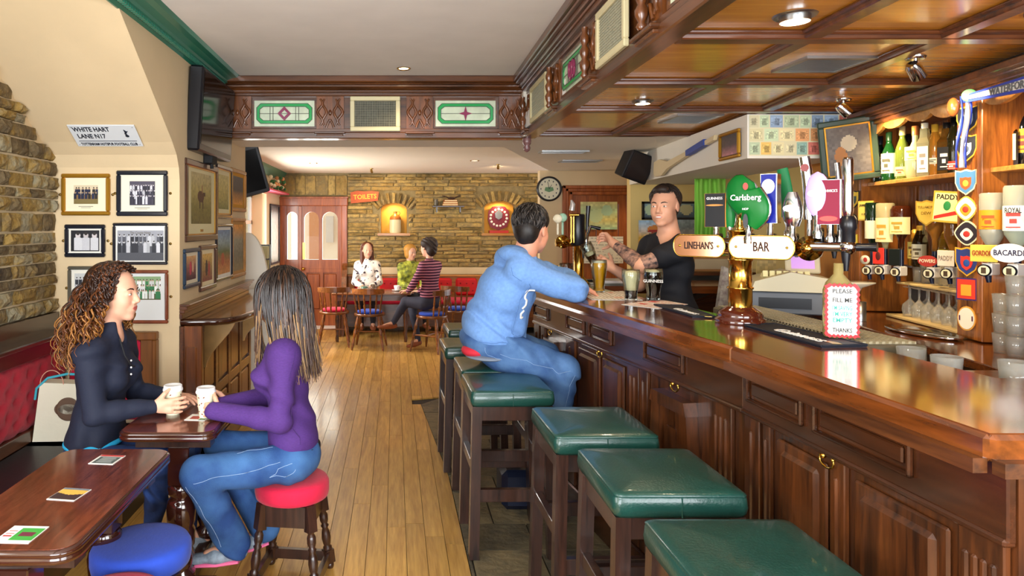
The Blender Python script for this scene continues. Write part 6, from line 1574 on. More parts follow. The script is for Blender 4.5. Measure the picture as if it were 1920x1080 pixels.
M, a, b = wallpic(117, 326, 208, 404); picture(M, a, b, .024, GOLD, group_img(40, 30, 2, ('16203c', '1a2444', '202020'), ('d9c9a8', '8a6a3a'), 'b89878', 1, grass='7a6a3a'), 'gold framed colour team photo, upper left on the chimney wall', 'efe6c8', (.2, .22), caption=True)
M, a, b = wallpic(220, 320, 316, 405); picture(M, a, b, .026, NAVY, group_img(46, 34, 3, ('1d1a2c', '28243a', 'd8d8e0'), ('4a4456', '3a3448'), 'c8c0c8', 2), 'navy framed old team photo, upper right on the chimney wall', 'ece6cf', (.2, .17), caption=True)
M, a, b = wallpic(123, 421, 199, 482); picture(M, a, b, .024, NAVY, group_img(40, 30, 1, ('f0f0f4', '22222a', 'e8e8ee'), ('16161c', '101016'), 'd8d0d0', 3), 'small black framed photo of three people, left of the middle row', 'f0ece0', (.06, .07))
M, a, b = wallpic(213, 418, 316, 496); picture(M, a, b, .017, NAVY, group_img(64, 44, 2, ('20222c', '5a5c66', 'c8cad0'), ('9a9ca4', '4a4c54'), 'c8c8cc', 4), 'black framed newspaper team photo headed The County News, middle row right', 'efece2', (.03, .08), off=-.01, head='The County News')
M, a, b = wallpic(129, 499, 190, 581); picture(M, a, b, .02, PEW, group_img(30, 44, 2, ('20222c', 'd0d2d8', '34363e'), ('c8cac8', '6a6c6a'), 'c8c8cc', 5), 'pewter framed tall black and white photo, lower left, partly behind curly hair', 'ece8da', (.12, .1))
M, a, b = wallpic(236, 506, 317, 606); picture(M, a, b, .02, MF, group_img(44, 34, 3, ('e8ece8', '2f7a4a', 'f0f0f0'), ('8aa87a', '4a6a3a'), 'c8a890', 6, grass='5a5a3a'), 'mahogany framed green and white team photo beside the curly-haired woman\'s face', 'e4e6e4', (.12, .25), off=.05)
def sidepic(y0, y1, z0, z1): return frame((-1.262-.01*(((y0+y1)/2)-4), (y0+y1)/2, (z0+z1)/2), (.01, 1, 0)), y1-y0, z1-z0
M, a, b = sidepic(4.10, 4.80, 1.49, 2.0); picture(M, a, b, .04, BRF, landscape_img(60, 40, ('b8a878', 'a89858', '7a7238', '6a6030'), 1, ((.45, .45, .16, .12, '4a2a1c'), (.52, .3, .03, .1, '8a5a3a'), (.4, .62, .02, .14, '3a2018'), (.55, .62, .02, .14, '3a2018'), (.62, .4, .06, .05, '3a2018'))), 'large brown framed painting of a leaping horse below the television', 'd9cda0', (.14, .12), GOLD, False, plate=True, off=.02)
M, a, b = sidepic(4.83, 5.26, 1.64, 2.03); picture(M, a, b, .03, NAVY, landscape_img(30, 34, ('c8b878', 'b8a860', '7a7a40'), 2), 'black framed landscape right of the horse painting', 'e0d4a8', (.12, .12), GOLD, False)
M, a, b = sidepic(5.29, 5.78, 1.70, 2.04); picture(M, a, b, .03, LW, landscape_img(30, 34, ('2a2c38', '22242c', 'd8902c'), 3), 'pale wood framed dark picture at the far end, upper row', 'c8902c', (.1, .1), None, False)
M, a, b = sidepic(5.31, 5.76, 1.17, 1.65); picture(M, a, b, .03, LW, landscape_img(30, 40, ('e0952c', '8a8a78', '6a6a58', '8a7a50'), 4), 'pale wood framed tall picture at the far end, lower row', 'b88a50', (.06, .06), None, False)
M, a, b = sidepic(4.82, 5.28, 1.19, 1.60); picture(M, a, b, .022, NAVY, landscape_img(36, 44, ('6a8ab0', '8aa0a8', '5a6a38', 'b06a38', 'c88a4a'), 5, ((.4, .65, .12, .15, 'a8502c'),)), 'black framed colourful seaside landscape in the lower row', 'e8e4d8', (.06, .06), None, False)
M, a, b = sidepic(4.40, 4.78, 1.16, 1.46); picture(M, a, b, .03, BRF, landscape_img(26, 30, ('d8b060', 'a88a50', '8a4a40'), 6, ((.4, .5, .12, .3, '3a2a2a'), (.65, .55, .1, .3, 'a83a38'))), 'brown framed photo of two standing figures above the counter', 'e8d8b0', (.14, .12), None, False)
M, a, b = sidepic(4.06, 4.37, 1.21, 1.45); picture(M, a, b, .024, BF_, landscape_img(26, 30, ('d8a870', '8a5a58', '4a2a38'), 7, ((.4, .5, .12, .3, 'c83a58'), (.65, .45, .1, .25, 'd8b090'))), 'small blue framed photo nearest the corner above the counter', 'e8dcc0', (.14, .12), None, False)
fr_c = D(1590, 281, 3.85); M = frame(fr_c, (.96, -.28, 0)) @ Matrix.Rotation(.16, 4, 'X') @ Matrix.Rotation(-.13, 4, 'Y') @ Matrix.Diagonal((1, 1, 1, 1))
picture(M, .29, .35, .032, mat('dark_green_frame', '34463a', .35, coat=.3), landscape_img(30, 36, ('5a5450', '6a6460', '5a5658'), 8, ((.5, .35, .18, .16, 'b8b09a'), (.3, .6, .14, .2, 'a8713c'))), 'dark green framed painting leaning out at an angle above the taps', '5a5650', (.02, .02), GOLD, False)
fr_c = Vector((2.06, 4.16, 2.08)); picture(frame(fr_c+Vector((-.01, 0, 0)), -dd), .3, .17, .02, GOLD, landscape_img(20, 16, ('3a2a28', '4a3434', 'b8747a'), 9), 'small gilt framed picture on the white duct beside the banknotes', '5a4a44', (.04, .04), None, False)
# ================================================================ people
def skin(name, c, c2=None):
    m = mat(name, c, .5, noise_amt=.0, col2=c2, nscale=9); b = m.node_tree.nodes['Principled BSDF']
    b.inputs['Subsurface Weight'].default_value = .12; b.inputs['Subsurface Radius'].default_value = (1, .4, .25); b.inputs['Subsurface Scale'].default_value = .01
    return m
V = Vector
def basis(F, up=(0, 0, 1)):
    f = V(F).normalized(); u = V(up); l = u.cross(f).normalized(); u = f.cross(l).normalized(); return f, l, u
def head_prims(C, F, s=1, up=(0, 0, 1), male=False):
    f, l, u = basis(F, up); R3 = Matrix((f, l, u)).transposed(); C = V(C)
    P = lambda a, b, c: C+(f*a+l*b+u*c)*s
    E = lambda c, r, k=.015: ell(P(*c), tuple(x*s for x in r), k*s, R3)
    j = 1.12 if male else 1
    out = [E((-.012, 0, .035), (.098, .076, .088)), E((.032, 0, -.022), (.060, .060, .088), .03), E((.03, 0, -.07), (.05, .05*j, .036), .03), E((.07, 0, -.1), (.02, .024*j, .018), .02),
           E((.074, 0, .022), (.018, .048, .012), .018), E((.06, .036, -.03), (.026, .022, .026), .025), E((.06, -.036, -.03), (.026, .022, .026), .025),
           cap(P(.088, 0, .012), P(.109, 0, -.027), .0075*s, .0115*s, .012*s), E((.098, .012, -.034), (.009, .008, .008), .006), E((.098, -.012, -.034), (.009, .008, .008), .006),
           E((.085, 0, -.062), (.014, .027, .022), .015)]
    for sg in (-1, 1):
        out.append(cut(P(.1, .031*sg, .004), (.016*s, .019*s, .012*s), .012*s, R3)); out.append(E((.0795, .031*sg, .003), (.0135, .0175, .0125), .005))
        out.append(E((-.005, .076*sg, -.005), (.019, .008, .031), .006)); out.append(cut(P(.004, .086*sg, -.002), (.009*s, .006*s, .016*s), .005*s, R3))
    out += [E((.0955, 0, -.0555), (.0075, .021, .0052), .006), E((.0925, 0, -.0665), (.0085, .018, .006), .006), cut(P(.104, 0, -.0607), (.008*s, .02*s, .0018*s), .003*s, R3)]
    return out, P, R3, s
def hand_prims(W_, d, n, curl=(.5, .6, .4), s=1, spread=.06, thumb=(.55, .7, .35), side=1):
    """wrist point, direction of the fingers, palm normal; side +1: thumb on d x n side"""
    d = V(d).normalized(); n = (V(n)-d*V(n).dot(d)).normalized(); t = d.cross(n)*side; W_ = V(W_); o = []
    o.append(cap(W_, W_+d*.03*s, .022*s, .026*s, .015, (n, .75))); o.append(cap(W_+d*.03*s+t*.012*s, W_+d*.075*s+t*.016*s, .02*s, .019*s, .012, (n, .68))); o.append(cap(W_+d*.03*s-t*.012*s, W_+d*.072*s-t*.018*s, .02*s, .018*s, .012, (n, .68)))
    for i, (L, r) in enumerate(((.070, .0085), (.078, .0088), (.073, .0085), (.057, .0075))):
        b = W_+(d*(.082-.004*abs(i-1.2))+t*(.028-.0185*i))*s; a = 0; dd = (d+t*spread*(1.5-i)).normalized()
        for q, (fr, cu) in enumerate(zip((.45, .31, .24), curl)):
            a += cu; v = dd*cos(a)+n*sin(a); e = b+v*L*fr*s; o.append(cap(b, e, (r-.0006*q)*s, (r-.0006*(q+1))*s, .004)); b = e
    tb = W_+(d*.022+t*.024)*s; v1 = (d*thumb[0]+t*thumb[1]+n*thumb[2]).normalized(); m1 = tb+v1*.042*s; v2 = (v1+n*.5+d*.3).normalized(); m2 = m1+v2*.032*s
    o += [cap(tb, m1, .013*s, .0105*s, .01), cap(m1, m2, .010*s, .0082*s, .004)]
    return o
def folds(A=.003, k=38, dirn=(.3, .2, 1), seed=0):
    def w_(mn, n, h):
        X = (mn[0]+h*np.arange(n[0]))[:, None, None]; Y = (mn[1]+h*np.arange(n[1]))[None, :, None]; Z = (mn[2]+h*np.arange(n[2]))[None, None, :]
        q = dirn[0]*X+dirn[1]*Y+dirn[2]*Z+.035*np.sin(13*X+seed)+.03*np.sin(17*Y+2*seed)+.02*np.sin(21*Z-seed)
        return (A*np.sin(k*q+4*np.sin(9*X+7*Y+seed)+2*np.sin(23*Z+14*X))*(.5+.5*np.sin(15*Z+11*X+6*Y+seed))).astype(np.float32)
    return w_
def eyes(t, P, s, l, f, iris='5a4630', h=0):
    for sg in (-1, 1):
        R3 = Matrix(basis_of(P)).transposed(); MB().ball(P(.0832, .031*sg, .002), (.0115*s, .0142*s, .0066*s), 16, 10, R3).build('eye', mat('eye_white', 'dcd6d0', .25), t, True)
        c = P(.0832, .031*sg, .0025)+(P(1, 0, 0)-P(0, 0, 0)).normalized()*.0068*s; MB().ball(c, (.0052*s, .0052*s, .0056*s), 12, 8, R3).build('iris', mat('iris_'+iris, iris, .1), t, True)
def basis_of(P): return [(P(*a)-P(0, 0, 0)).normalized() for a in ((1, 0, 0), (0, 1, 0), (0, 0, 1))]
def brows(t, P, s, m):
    for sg in (-1, 1): MB().tube([P(.0955, .013*sg, .021), P(.0945, .022*sg, .0255), P(.0905, .034*sg, .0275), P(.081, .047*sg, .022)], [.0022*s, .0034*s, .0032*s, .0014*s], 6).build('eyebrow', m, t, True)
SHOE = lambda heel, toe, w_=.042: [cap(heel, (V(heel)+V(toe))/2, w_*.85, w_*.9, .02, ((0, 0, 1), .95)), cap((V(heel)+V(toe))/2, toe, w_*.9, w_*.8, .03, ((0, 0, 1), .62))]
def figure(name, label, base, J, skinm, topm, legm, shoem, h=.004, s=1, cw=.165, cd=.10, male=False, ar=(.042, .034, .026), lr=(.078, .058, .042), bust=0, sleeve='long', top_extra=(), leg_extra=(), top_pad=.009, folds_a=.0028, top_seed=1, top_paint=None, leg_paint=None, top_mats=None, leg_mats=None, body_paint=None, body_mats=None, neck_r=.048, hands=True, top_names='top', flare=0, belly=0, hscale=None, collar=True, cuts=()):
    t = thing(name, label, 'person', base); Fh = J['face']; hp, P, R3, _ = head_prims(J['head'], Fh, J.get('hs', s), J.get('hup', (0, 0, 1)), male)
    f, l, u = basis(J['F']); nk, ch, pv = V(J['neck']), V(J['chest']), V(J['pelvis']); up = (nk-pv).normalized(); side = (V(J['shL'])-V(J['shR'])).normalized(); fw = side.cross(up).normalized()
    wa = (ch+pv)/2+fw*.0
    Rb = Matrix((fw, side, up)).transposed()
    tor = lambda p=0: [ell(ch+up*.02, (cd+p, cw+p, .15+p), .05, Rb), ell(wa, (cd*.92+p+belly, cw*.82+p, .14+p), .06, Rb), ell(pv, (cd*1.1+p, cw*.98+p, .11+p), .05, Rb), cap(V(J['shL'])-side*.035, V(J['shR'])+side*.035, .052+p, .052+p, .05)]+[cap(nk-up*.035, V(J['sh'+q]).lerp(nk, .25)-up*.005, neck_r*.95+p*.4, .046+p*.5, .04) for q in 'LR']
    if bust: bst = lambda p=0: [ell(ch+fw*(cd*.72)+side*sg*cw*.42+up*.01, (.052+p+bust, .058+p, .06+p), .035, Rb) for sg in (-1, 1)]
    else: bst = lambda p=0: []
    arm = lambda S_, p=0, end=1: [cap(J['sh'+S_], J['el'+S_], ar[0]*1.06+p, ar[0]*.9+p, .05), cap(J['el'+S_], V(J['el'+S_]).lerp(V(J['wr'+S_]), .35), ar[0]*.9+p, ar[1]+p, .02), cap(V(J['el'+S_]).lerp(V(J['wr'+S_]), .35), V(J['el'+S_]).lerp(V(J['wr'+S_]), end), ar[1]+p, ar[2]+p, .02)]
    leg = lambda S_, p=0: [cap(J['hip'+S_], J['kn'+S_], lr[0]*1.12+p, lr[1]+p, .04), cap(J['kn'+S_], V(J['kn'+S_]).lerp(V(J['an'+S_]), .4), lr[1]+p, lr[2]*1.15+p+flare*.3, .03), cap(V(J['kn'+S_]).lerp(V(J['an'+S_]), .4), J['an'+S_], lr[2]*1.15+p+flare*.3, lr[2]*.72+p+flare, .02)]
    bp = hp+[cap(P(-.03, 0, -.06), nk, neck_r, neck_r*1.12, .03)]+tor(-.006)
    for S_ in 'LR':
        bp += arm(S_, -.002)
        if hands and 'hd'+S_ in J: d, n_, cu, sd = J['hd'+S_]; bp += hand_prims(J['wr'+S_], d, n_, cu, s*(.95 if not male else 1.05), side=sd)
        bp += leg(S_, -.004)+[cap(J['an'+S_], V(J['an'+S_])+(V(J['toe'+S_])-V(J['an'+S_]))*.7, .028, .02, .02)]
    lipc = P(.1, 0, -.061); sk = [skinm, mat('lip_'+name+skinm.name, 'c0645c' if not male else 'b0705f', .4)]+list(body_mats or [])
    R3n = np.array(R3)
    def inl(c, r):
        c = np.array(P(*c)); return lambda q: ((((q-c) @ R3n)/(np.array(r)*s))**2).sum(1) < 1
    pt = [(inl((.102, 0, -.0605), (.016, .0205, .0092)), 1)]+list(body_paint or [])
    body = blob('body', bp, h, sk, t, pt)
    eyes(t, P, J.get('hs', s), l, basis(Fh)[0])
    # clothes
    tp = [x for x in tor(top_pad)[:(3)]]; tp[2] = ell(pv.lerp(wa, .45), (cd*1.08+top_pad, cw*.98+top_pad, .10+top_pad), .05, Rb)
    tp += tor(top_pad)[3:]+bst(top_pad)+([cap(nk-up*.02, nk+up*.005, neck_r*1.28+top_pad*.4, neck_r*1.1+top_pad*.2, .03)] if collar else [])
    for S_ in 'LR':
        if sleeve == 'long': tp += arm(S_, top_pad, J.get('slv'+S_, .97))
        else: tp += [cap(J['sh'+S_], V(J['sh'+S_]).lerp(V(J['el'+S_]), .5), ar[0]*1.12+top_pad, ar[0]*1.08+top_pad+.004, .03)]
    top = blob(top_names, tp+list(top_extra)+list(cuts), h*1.15, top_mats or topm, t, top_paint, folds(folds_a, seed=top_seed))
    lp = [ell(pv, (cd*1.1+.008, cw*.98+.008, .10), .05, Rb)]
    for S_ in 'LR': lp += leg(S_, .006)
    blob('jeans' if 'jean' in legm.name else 'trousers', lp+list(leg_extra), h*1.15, leg_mats or legm, t, leg_paint, folds(folds_a*1.1, 52, (1, .3, .4), 2))
    for S_ in 'LR':
        a, to = V(J['an'+S_]), V(J['toe'+S_]); hl = a+(to-a)*-.12; hl.z = a.z-.035 if a.z > to.z+.03 else to.z
        sh = blob('shoe', SHOE(hl, to), max(.004, h), shoem[0], t)
        if len(shoem) > 1: MB().tube([hl+V((0, 0, -.032)), (hl+to)/2+V((0, 0, -.03)), to+V((0, 0, -.022))], [.038, .04, .03], 14, flat=.3).build('sole', shoem[1], sh, True)
    return t, P, f, l, u
def denim(n, c1, c2): return mat(n, c1, .85, col2=c2, nscale=7, bump=.25, bscale=220)
SK1 = skin('skin_fair', 'e0a98c'); SK2 = skin('skin_light', 'dda587'); SK3 = skin('skin_ruddy', 'd9977a')
INK = mat('tattoo_ink', '2e2a30', .6, col2='b98d78', nscale=42)
JE1 = denim('jeans_blue', '3f6a9e', '1d3f78'); JE2 = denim('jeans_dark', '24407a', '16284e'); JE3 = denim('jeans_worn', '5a80ae', '26477c')
NAVT = mat('navy_jersey', '171d31', .8, bump=.15, bscale=60); PUR = mat('purple_knit', '4b2a72', .85, noise_amt=.12, nscale=90, stretch=(1, 1, 3), bump=.15, bscale=120)
HOOD = mat('sky_blue_sweatshirt', '6f98d2', .9, noise_amt=.08, nscale=60, bump=.12, bscale=150); TEE = mat('black_tshirt', '12131a', .8)
GREYS = mat('shoe_grey', '8a98a6', .5, noise_amt=.3, nscale=40); PINKS = mat('sole_pink', 'f0709c', .5)
H_dk, H_au, H_go = mat('hair_dark', '2c170d', .4, spec=.6), mat('hair_auburn', '5a3015', .38, spec=.6), mat('hair_golden', '96622c', .36, spec=.6)
def seams(t, cloth, lines, m_, r=.0011):
    from mathutils.bvhtree import BVHTree
    o = [c for c in t.children if c.name.split('.')[0] == cloth][0]; me = o.data
    T = BVHTree.FromPolygons([v.co[:] for v in me.vertices], [tuple(p.vertices) for p in me.polygons]); I = root_matrix(t).inverted(); m = MB()
    for L in lines:
        pts = []
        for a, b in zip(L, L[1:]):
            for i in range(9): pts.append(T.find_nearest(I @ V(a).lerp(V(b), i/8))[0])
        m.tube(pts, r, 5)
    m.build('stitched_seam', m_, o)
# ---- woman with curly hair
J = dict(head=(-1.25, 3.05, 1.29), face=(1, -.12, -.03), F=(1, 0, 0), neck=(-1.275, 3.05, 1.125), chest=(-1.30, 3.06, .93), pelvis=(-1.35, 3.06, .565), shR=(-1.305, 2.90, 1.045), shL=(-1.28, 3.21, 1.045),
         elR=(-1.262, 2.875, .80), wrR=(-1.055, 2.985, .803), elL=(-1.24, 3.27, .80), wrL=(-1.04, 3.19, .80), hdR=((1, .1, -.02), (-.1, 1, 0), (.25, .35, .25), 1), hdL=((1, -.4, 0), (0, 0, -1), (.2, .3, .2), 1),
         hipR=(-1.34, 2.97, .545), knR=(-1.02, 3.0, .56), anR=(-1.17, 3.28, .13), toeR=(-1.06, 3.38, .045), hipL=(-1.34, 3.15, .545), knL=(-.955, 3.13, .57), anL=(-1.0, 3.3, .12), toeL=(-.86, 3.28, .045))
CYAN = mat('cyan_hem', '24a8d8', .8)
w1, P, f, l, u = figure('person', 'person with long curly auburn hair in a navy long-sleeved top, seated, holding a paper cup', (-1.3, 3.05, 0), J, SK1, NAVT, JE2, (GREYS,), .0038, 1, .155, .098, bust=.004, ar=(.043, .034, .025), top_names='navy_top', folds_a=.006, cuts=[cut((-1.185, 3.05, 1.145), (.06, .045, .085), .012)],
    top_extra=[cap((-1.272, 3.05, 1.11), (-1.262, 3.05, 1.135), .06, .052, .02)])
blob('cyan_hem', [ell((-1.343, 3.06, .635), (.125, .163, .035), .02)], .005, CYAN, w1)
m = MB(); [m.ball((-1.158, 3.0, 1.0-.03*i), .0045, 8, 6) for i in range(3)]; m.build('buttons', M_paper, w1, True); bpy.data.objects[m and 'buttons'] if 0 else None
m = MB(); m.tube([(-1.20, 2.98, 1.10), (-1.175, 2.97, 1.03), (-1.155, 2.985, .985), (-1.15, 3.02, .97)], .0035, 6); m.build('neck_cord', M_blackm, w1, True)
brows(w1, P, 1, H_dk)
hr = blob('hair', [ell(P(-.035, 0, .055), (.1, .086, .09), .03), ell(P(-.085, 0, -.06), (.07, .1, .13), .04), ell(P(-.1, 0, -.2), (.08, .13, .13), .04), cut(P(.1, 0, -.04), (.085, .12, .12), .02)], .006, H_dk, w1, None, folds(.006, 60))
rh = random.Random(11); m = MB()
for k in range(330):
    a = rh.uniform(-2.45, 2.45) if k > 60 else rh.uniform(-3.1, 3.1)*.7; el = rh.uniform(-.25, 1.25)       # azimuth from the back of the head
    rt = V((-cos(a)*cos(el)*.092, sin(a)*cos(el)*.078, .05+sin(el)*.078)); st = P(rt.x-.012, rt.y, rt.z)
    back = -cos(a); L = rh.uniform(.55, 1.0); sp = rh.uniform(.7, 1.35)
    endl = V((-.03+(.0-.18*cos(a))*sp*.9, sin(a)*.16*sp, -.10-.23*L)) if abs(a) < 1.7 else V((.0-.04*rh.random(), sin(a)/abs(sin(a))*(.095+.04*rh.random()), -.12-.22*L))
    en = P(*endl); md = P(endl.x*.75+rt.x*.5-.02, endl.y*.8+rt.y*.75, (rt.z+endl.z)*.45+.03)
    n_ = 30; ph = rh.uniform(0, 6.28); tr = rh.uniform(3.5, 6); cr = rh.uniform(.008, .016); pts = []
    for i in range(n_):
        s = i/(n_-1); b = st*(1-s)**2+md*2*s*(1-s)+en*s*s; w_ = cr*min(1, s*3+.25); pts.append(b+V((cos(ph+tr*s*6.28), sin(ph+tr*s*6.28), .35*sin(ph+tr*s*6.28)))*w_)
    c0 = rh.choice([0, 0, 1]); c1 = rh.choice([1, 1, 2, 2]) if L > .5 else 1
    q = rh.randint(8, 16); rr_ = rh.uniform(.0032, .0055); m.cur = c0; m.tube(pts[:q+1], rr_, 5, False); m.cur = c1; m.tube(pts[q:], [rr_*(1-.6*i/(n_-q-1)) for i in range(n_-q)], 5, False)
for k in range(150):
    a = rh.uniform(-3.14, 3.14); e0 = rh.uniform(.5, 1.5); pts = []; ph = rh.uniform(0, 6.28); cr = rh.uniform(.004, .009)
    if abs(a) > 2.3 and e0 < .75: e0 = .8
    for i in range(18):
        s = i/17; el = e0-s*(.9 if abs(a) < 2.2 else .35); aa = a*(1-.35*s*(abs(a) > 2)); rd = 1.06+.07*sin(s*3.14)
        q = P(-.012-cos(aa)*cos(el)*.1*rd, sin(aa)*cos(el)*.085*rd, .05+sin(el)*.083*rd); pts.append(q+V((cos(ph+s*20), sin(ph+s*20), .5*cos(ph+s*17)))*cr)
    m.cur = rh.choice([0, 0, 1]); m.tube(pts, rh.uniform(.003, .005), 5, False)
m.build('curls', [H_dk, H_au, H_go], hr, True)
# ---- woman in purple
J = dict(head=(-.522, 3.10, 1.268), face=(-.9, .42, -.04), F=(-1, .15, 0), neck=(-.49, 3.09, 1.105), chest=(-.495, 3.08, .92), pelvis=(-.44, 3.06, .565), shL=(-.475, 2.93, 1.03), shR=(-.50, 3.24, 1.03),
         elL=(-.485, 2.885, .765), wrL=(-.745, 2.945, .79), elR=(-.54, 3.30, .78), wrR=(-.745, 3.08, .79), slvL=1.14, slvR=1.12, hdL=((-1, .35, 0), (.35, 1, 0), (.3, .4, .3), -1), hdR=((-1, -.35, 0), (.3, -1, 0), (.3, .4, .3), 1),
         hipL=(-.46, 2.97, .56), knL=(-.805, 2.79, .575), anL=(-.70, 2.99, .20), toeL=(-.87, 2.985, .135), hipR=(-.46, 3.14, .56), knR=(-.80, 3.12, .585), anR=(-.60, 3.16, .2), toeR=(-.72, 3.13, .12))
w2, P, f, l, u = figure('person', 'person with long straight dark hair in purple top and jeans, on red stool', (-.46, 3.07, .47), J, SK2, PUR, JE1, (GREYS, PINKS), .0038, 1, .155, .095, bust=.012, ar=(.042, .036, .029), top_names='purple_top', folds_a=.006, collar=False, cuts=[cut((-.52, 3.1, 1.13), (.07, .085, .05), .015)], flare=.032, lr=(.072, .06, .044))
blob('black_belt', [ell((-.44, 3.06, .605), (.108, .150, .042), .02)], .005, M_blackm, w2)
seams(w2, 'jeans', [[(-.47, 2.85, .61), (-.60, 2.78, .58), (-.72, 2.7, .57), (-.80, 2.68, .56)], [(-.86, 2.68, .53), (-.82, 2.74, .42), (-.77, 2.8, .32), (-.74, 2.88, .22)], [(-.42, 2.84, .60), (-.47, 2.82, .58), (-.50, 2.82, .53), (-.42, 2.82, .52), (-.40, 2.84, .56)], [(-.66, 2.86, .64), (-.56, 2.9, .66), (-.52, 2.92, .68)]], mat('stitch', '8fa8c8', .8))
seams(w2, 'purple_top', [[(-.42, 2.9, 1.06), (-.42, 2.88, 1.0), (-.43, 2.86, .94)], [(-.39, 2.86, .90), (-.37, 2.86, .75), (-.37, 2.86, .66)]], mat('purple_seam', '381e5a', .8))
D_, B_ = mat('hair_espresso', '1e130f', .32, spec=.7), mat('hair_blonde_end', '98754a', .38, spec=.6); MD = mat('hair_mid_brown', '4a3020', .35, spec=.6)
hr = blob('hair', [ell(P(-.03, 0, .05), (.1, .082, .084), .03), ell(P(-.055, 0, -.05), (.08, .086, .12), .04), ell(P(-.09, 0, -.17), (.045, .085, .1), .05), cut(P(.12, 0, -.03), (.075, .08, .11), .02)], .0045, D_, w2, None, folds(.002, 160, (1, 1, .1)))
m = MB(); rh = random.Random(4)
for k in range(780):
    a = rh.uniform(-2.75, 2.75); el = rh.uniform(-.1, 1.5); rt = V((-cos(a)*cos(el)*.106-.02, sin(a)*cos(el)*.09, .05+sin(el)*.094)); st = P(*rt)
    L = rh.uniform(.75, 1.05); fr = abs(a) > 1.9
    e1 = V((-cos(a)*(.125+.01*rh.random())-.01, sin(a)*(.108+.01*rh.random()), -.07)); e2 = V((-.09-.06*cos(a)*rh.uniform(.5, 1.6), sin(a)*.11+rh.uniform(-.02, .02), -.36*L)) if not fr else V((.045+.02*rh.random(), sin(a)*.12, -.29*L))
    pts = []
    for i in range(14):
        s = i/13; b = rt*(1-s)**3+V((rt.x-cos(a)*.035*cos(el)-cos(a)*.05*sin(el), rt.y+sin(a)*(.02+.05*sin(el)), rt.z-.02))*3*s*(1-s)**2+e1*3*s*s*(1-s)+e2*s**3; pts.append(P(b.x+.004*sin(5*s+k), b.y+.004*cos(4*s+k), b.z))
    r_ = rh.uniform(.002, .0042); q = rh.randint(7, 10); m.cur = rh.choice([0, 0, 0, 1]); m.tube(pts[:q+1], r_, 4, False); m.cur = rh.choice([1, 1, 2]); m.tube(pts[q:], [r_*(1-.6*i/(13-q)) for i in range(14-q)], 4, False)
m.build('strands', [D_, MD, B_], hr, True)
# ---- man in the blue hoodie
J = dict(head=(.775, 3.86, 1.565), face=(.66, .75, -.08), F=(.87, .48, 0), neck=(.725, 3.84, 1.405), chest=(.62, 3.85, 1.2), pelvis=(.535, 3.88, .925), shR=(.68, 3.655, 1.345), shL=(.76, 4.04, 1.345), hs=1.08,
         elR=(.965, 3.69, 1.245), wrR=(1.075, 3.93, 1.224), elL=(1.09, 4.30, 1.24), wrL=(1.06, 4.07, 1.25), hdR=((.4, .9, -.05), (0, 0, -1), (.15, .3, .3), -1), slvR=.86, hdL=((-.1, -1, -.02), (0, 0, -1), (.2, .3, .2), 1),
         hipR=(.60, 3.76, .90), knR=(.90, 3.66, .815), anR=(.86, 3.74, .40), toeR=(.95, 3.77, .335), hipL=(.60, 4.0, .90), knL=(.88, 4.02, .82), anL=(.85, 4.06, .40), toeL=(.93, 4.08, .335))
def nearline(pts, r):
    A = [np.array(p) for p in pts]
    def fn(q):
        d = np.full(len(q), 9.)
        for a, b in zip(A, A[1:]):
            t = np.clip(((q-a) @ (b-a))/((b-a) @ (b-a)), 0, 1); d = np.minimum(d, np.linalg.norm(q-(a+np.outer(t, b-a)), axis=1))
        return d < r
    return fn
Dd = lambda u, v: tuple(D(u, v, 3.64))
w3, P, f, l, u = figure('person', 'person in a sky blue hoodie and worn jeans, seen from behind, leaning on the bar', (.56, 3.88, .8), J, SK3, HOOD, JE3, (mat('brown_shoe', '3a2418', .5),), .0045, 1.06, .215, .15, True, (.062, .05, .034), (.1, .08, .058), top_pad=.014, folds_a=.008, belly=.025, neck_r=.06, top_names='hoodie',
    top_extra=[ell((.655, 3.80, 1.43), (.075, .11, .05), .03), cap((.60, 3.84, 1.40), (.68, 3.70, 1.40), .04, .045, .03)])
blob('red_shirt_tail', [ell((.455, 3.79, .90), (.085, .10, .04), .02)], .005, mat('red_shirt', 'c8283a', .8), w3)
blob('boxer_band', [ell((.52, 3.80, .872), (.13, .16, .022), .02)], .005, mat('grey_band', '7a8494', .8), w3)
HB = mat('hair_black_brown', '1c1613', .5, noise_amt=.5, nscale=70)
def short_hair(t, P, s, m_, extra=(), h=.0045, F=folds(.003, 120, (1, .6, .2))):
    return blob('hair', [ell(P(-.02, 0, .052), (.102*s, .082*s, .082*s), .02), ell(P(-.055, 0, -.005), (.066*s, .078*s, .085*s), .03)]+list(extra)+[cut(P(.085, 0, -.032), (.062*s, .11*s, .088*s), .015), cut(P(.0, .085, -.02), (.036*s, .022*s, .046*s), .01), cut(P(.0, -.085, -.02), (.036*s, .022*s, .046*s), .01)], h, m_, t, None, F)
def tufts(hair, P, s, mts, n=620, seed=1, L=.03, lift=.004):
    r_ = random.Random(seed); m = MB()
    for k in range(n):
        a = r_.uniform(-3.14, 3.14); el = r_.uniform(-.95 if abs(a) < 1.1 else -.3, 1.5) if abs(a) < 1.5 else r_.uniform(.55 if abs(a) > 2 else .15, 1.5); da = r_.uniform(-.15, .15); pts = []
        for i in range(5):
            q = i/4; e2 = el-(.35*q if abs(a) < 1.6 else -.25*q)*(1 if abs(a) < 1.6 else -1); rd = 1.03+lift/.09+.03*sin(q*3.1)
            pts.append(P(-.018-cos(a+da*q)*cos(e2)*.101*rd, sin(a+da*q)*cos(e2)*.081*rd, .05+sin(e2)*.083*rd))
        m.cur = r_.randint(0, len(mts)-1); m.tube(pts, [.0022, .0026, .0024, .0018, .0006], 4, False)
    m.build('strands', mts, hair, True)
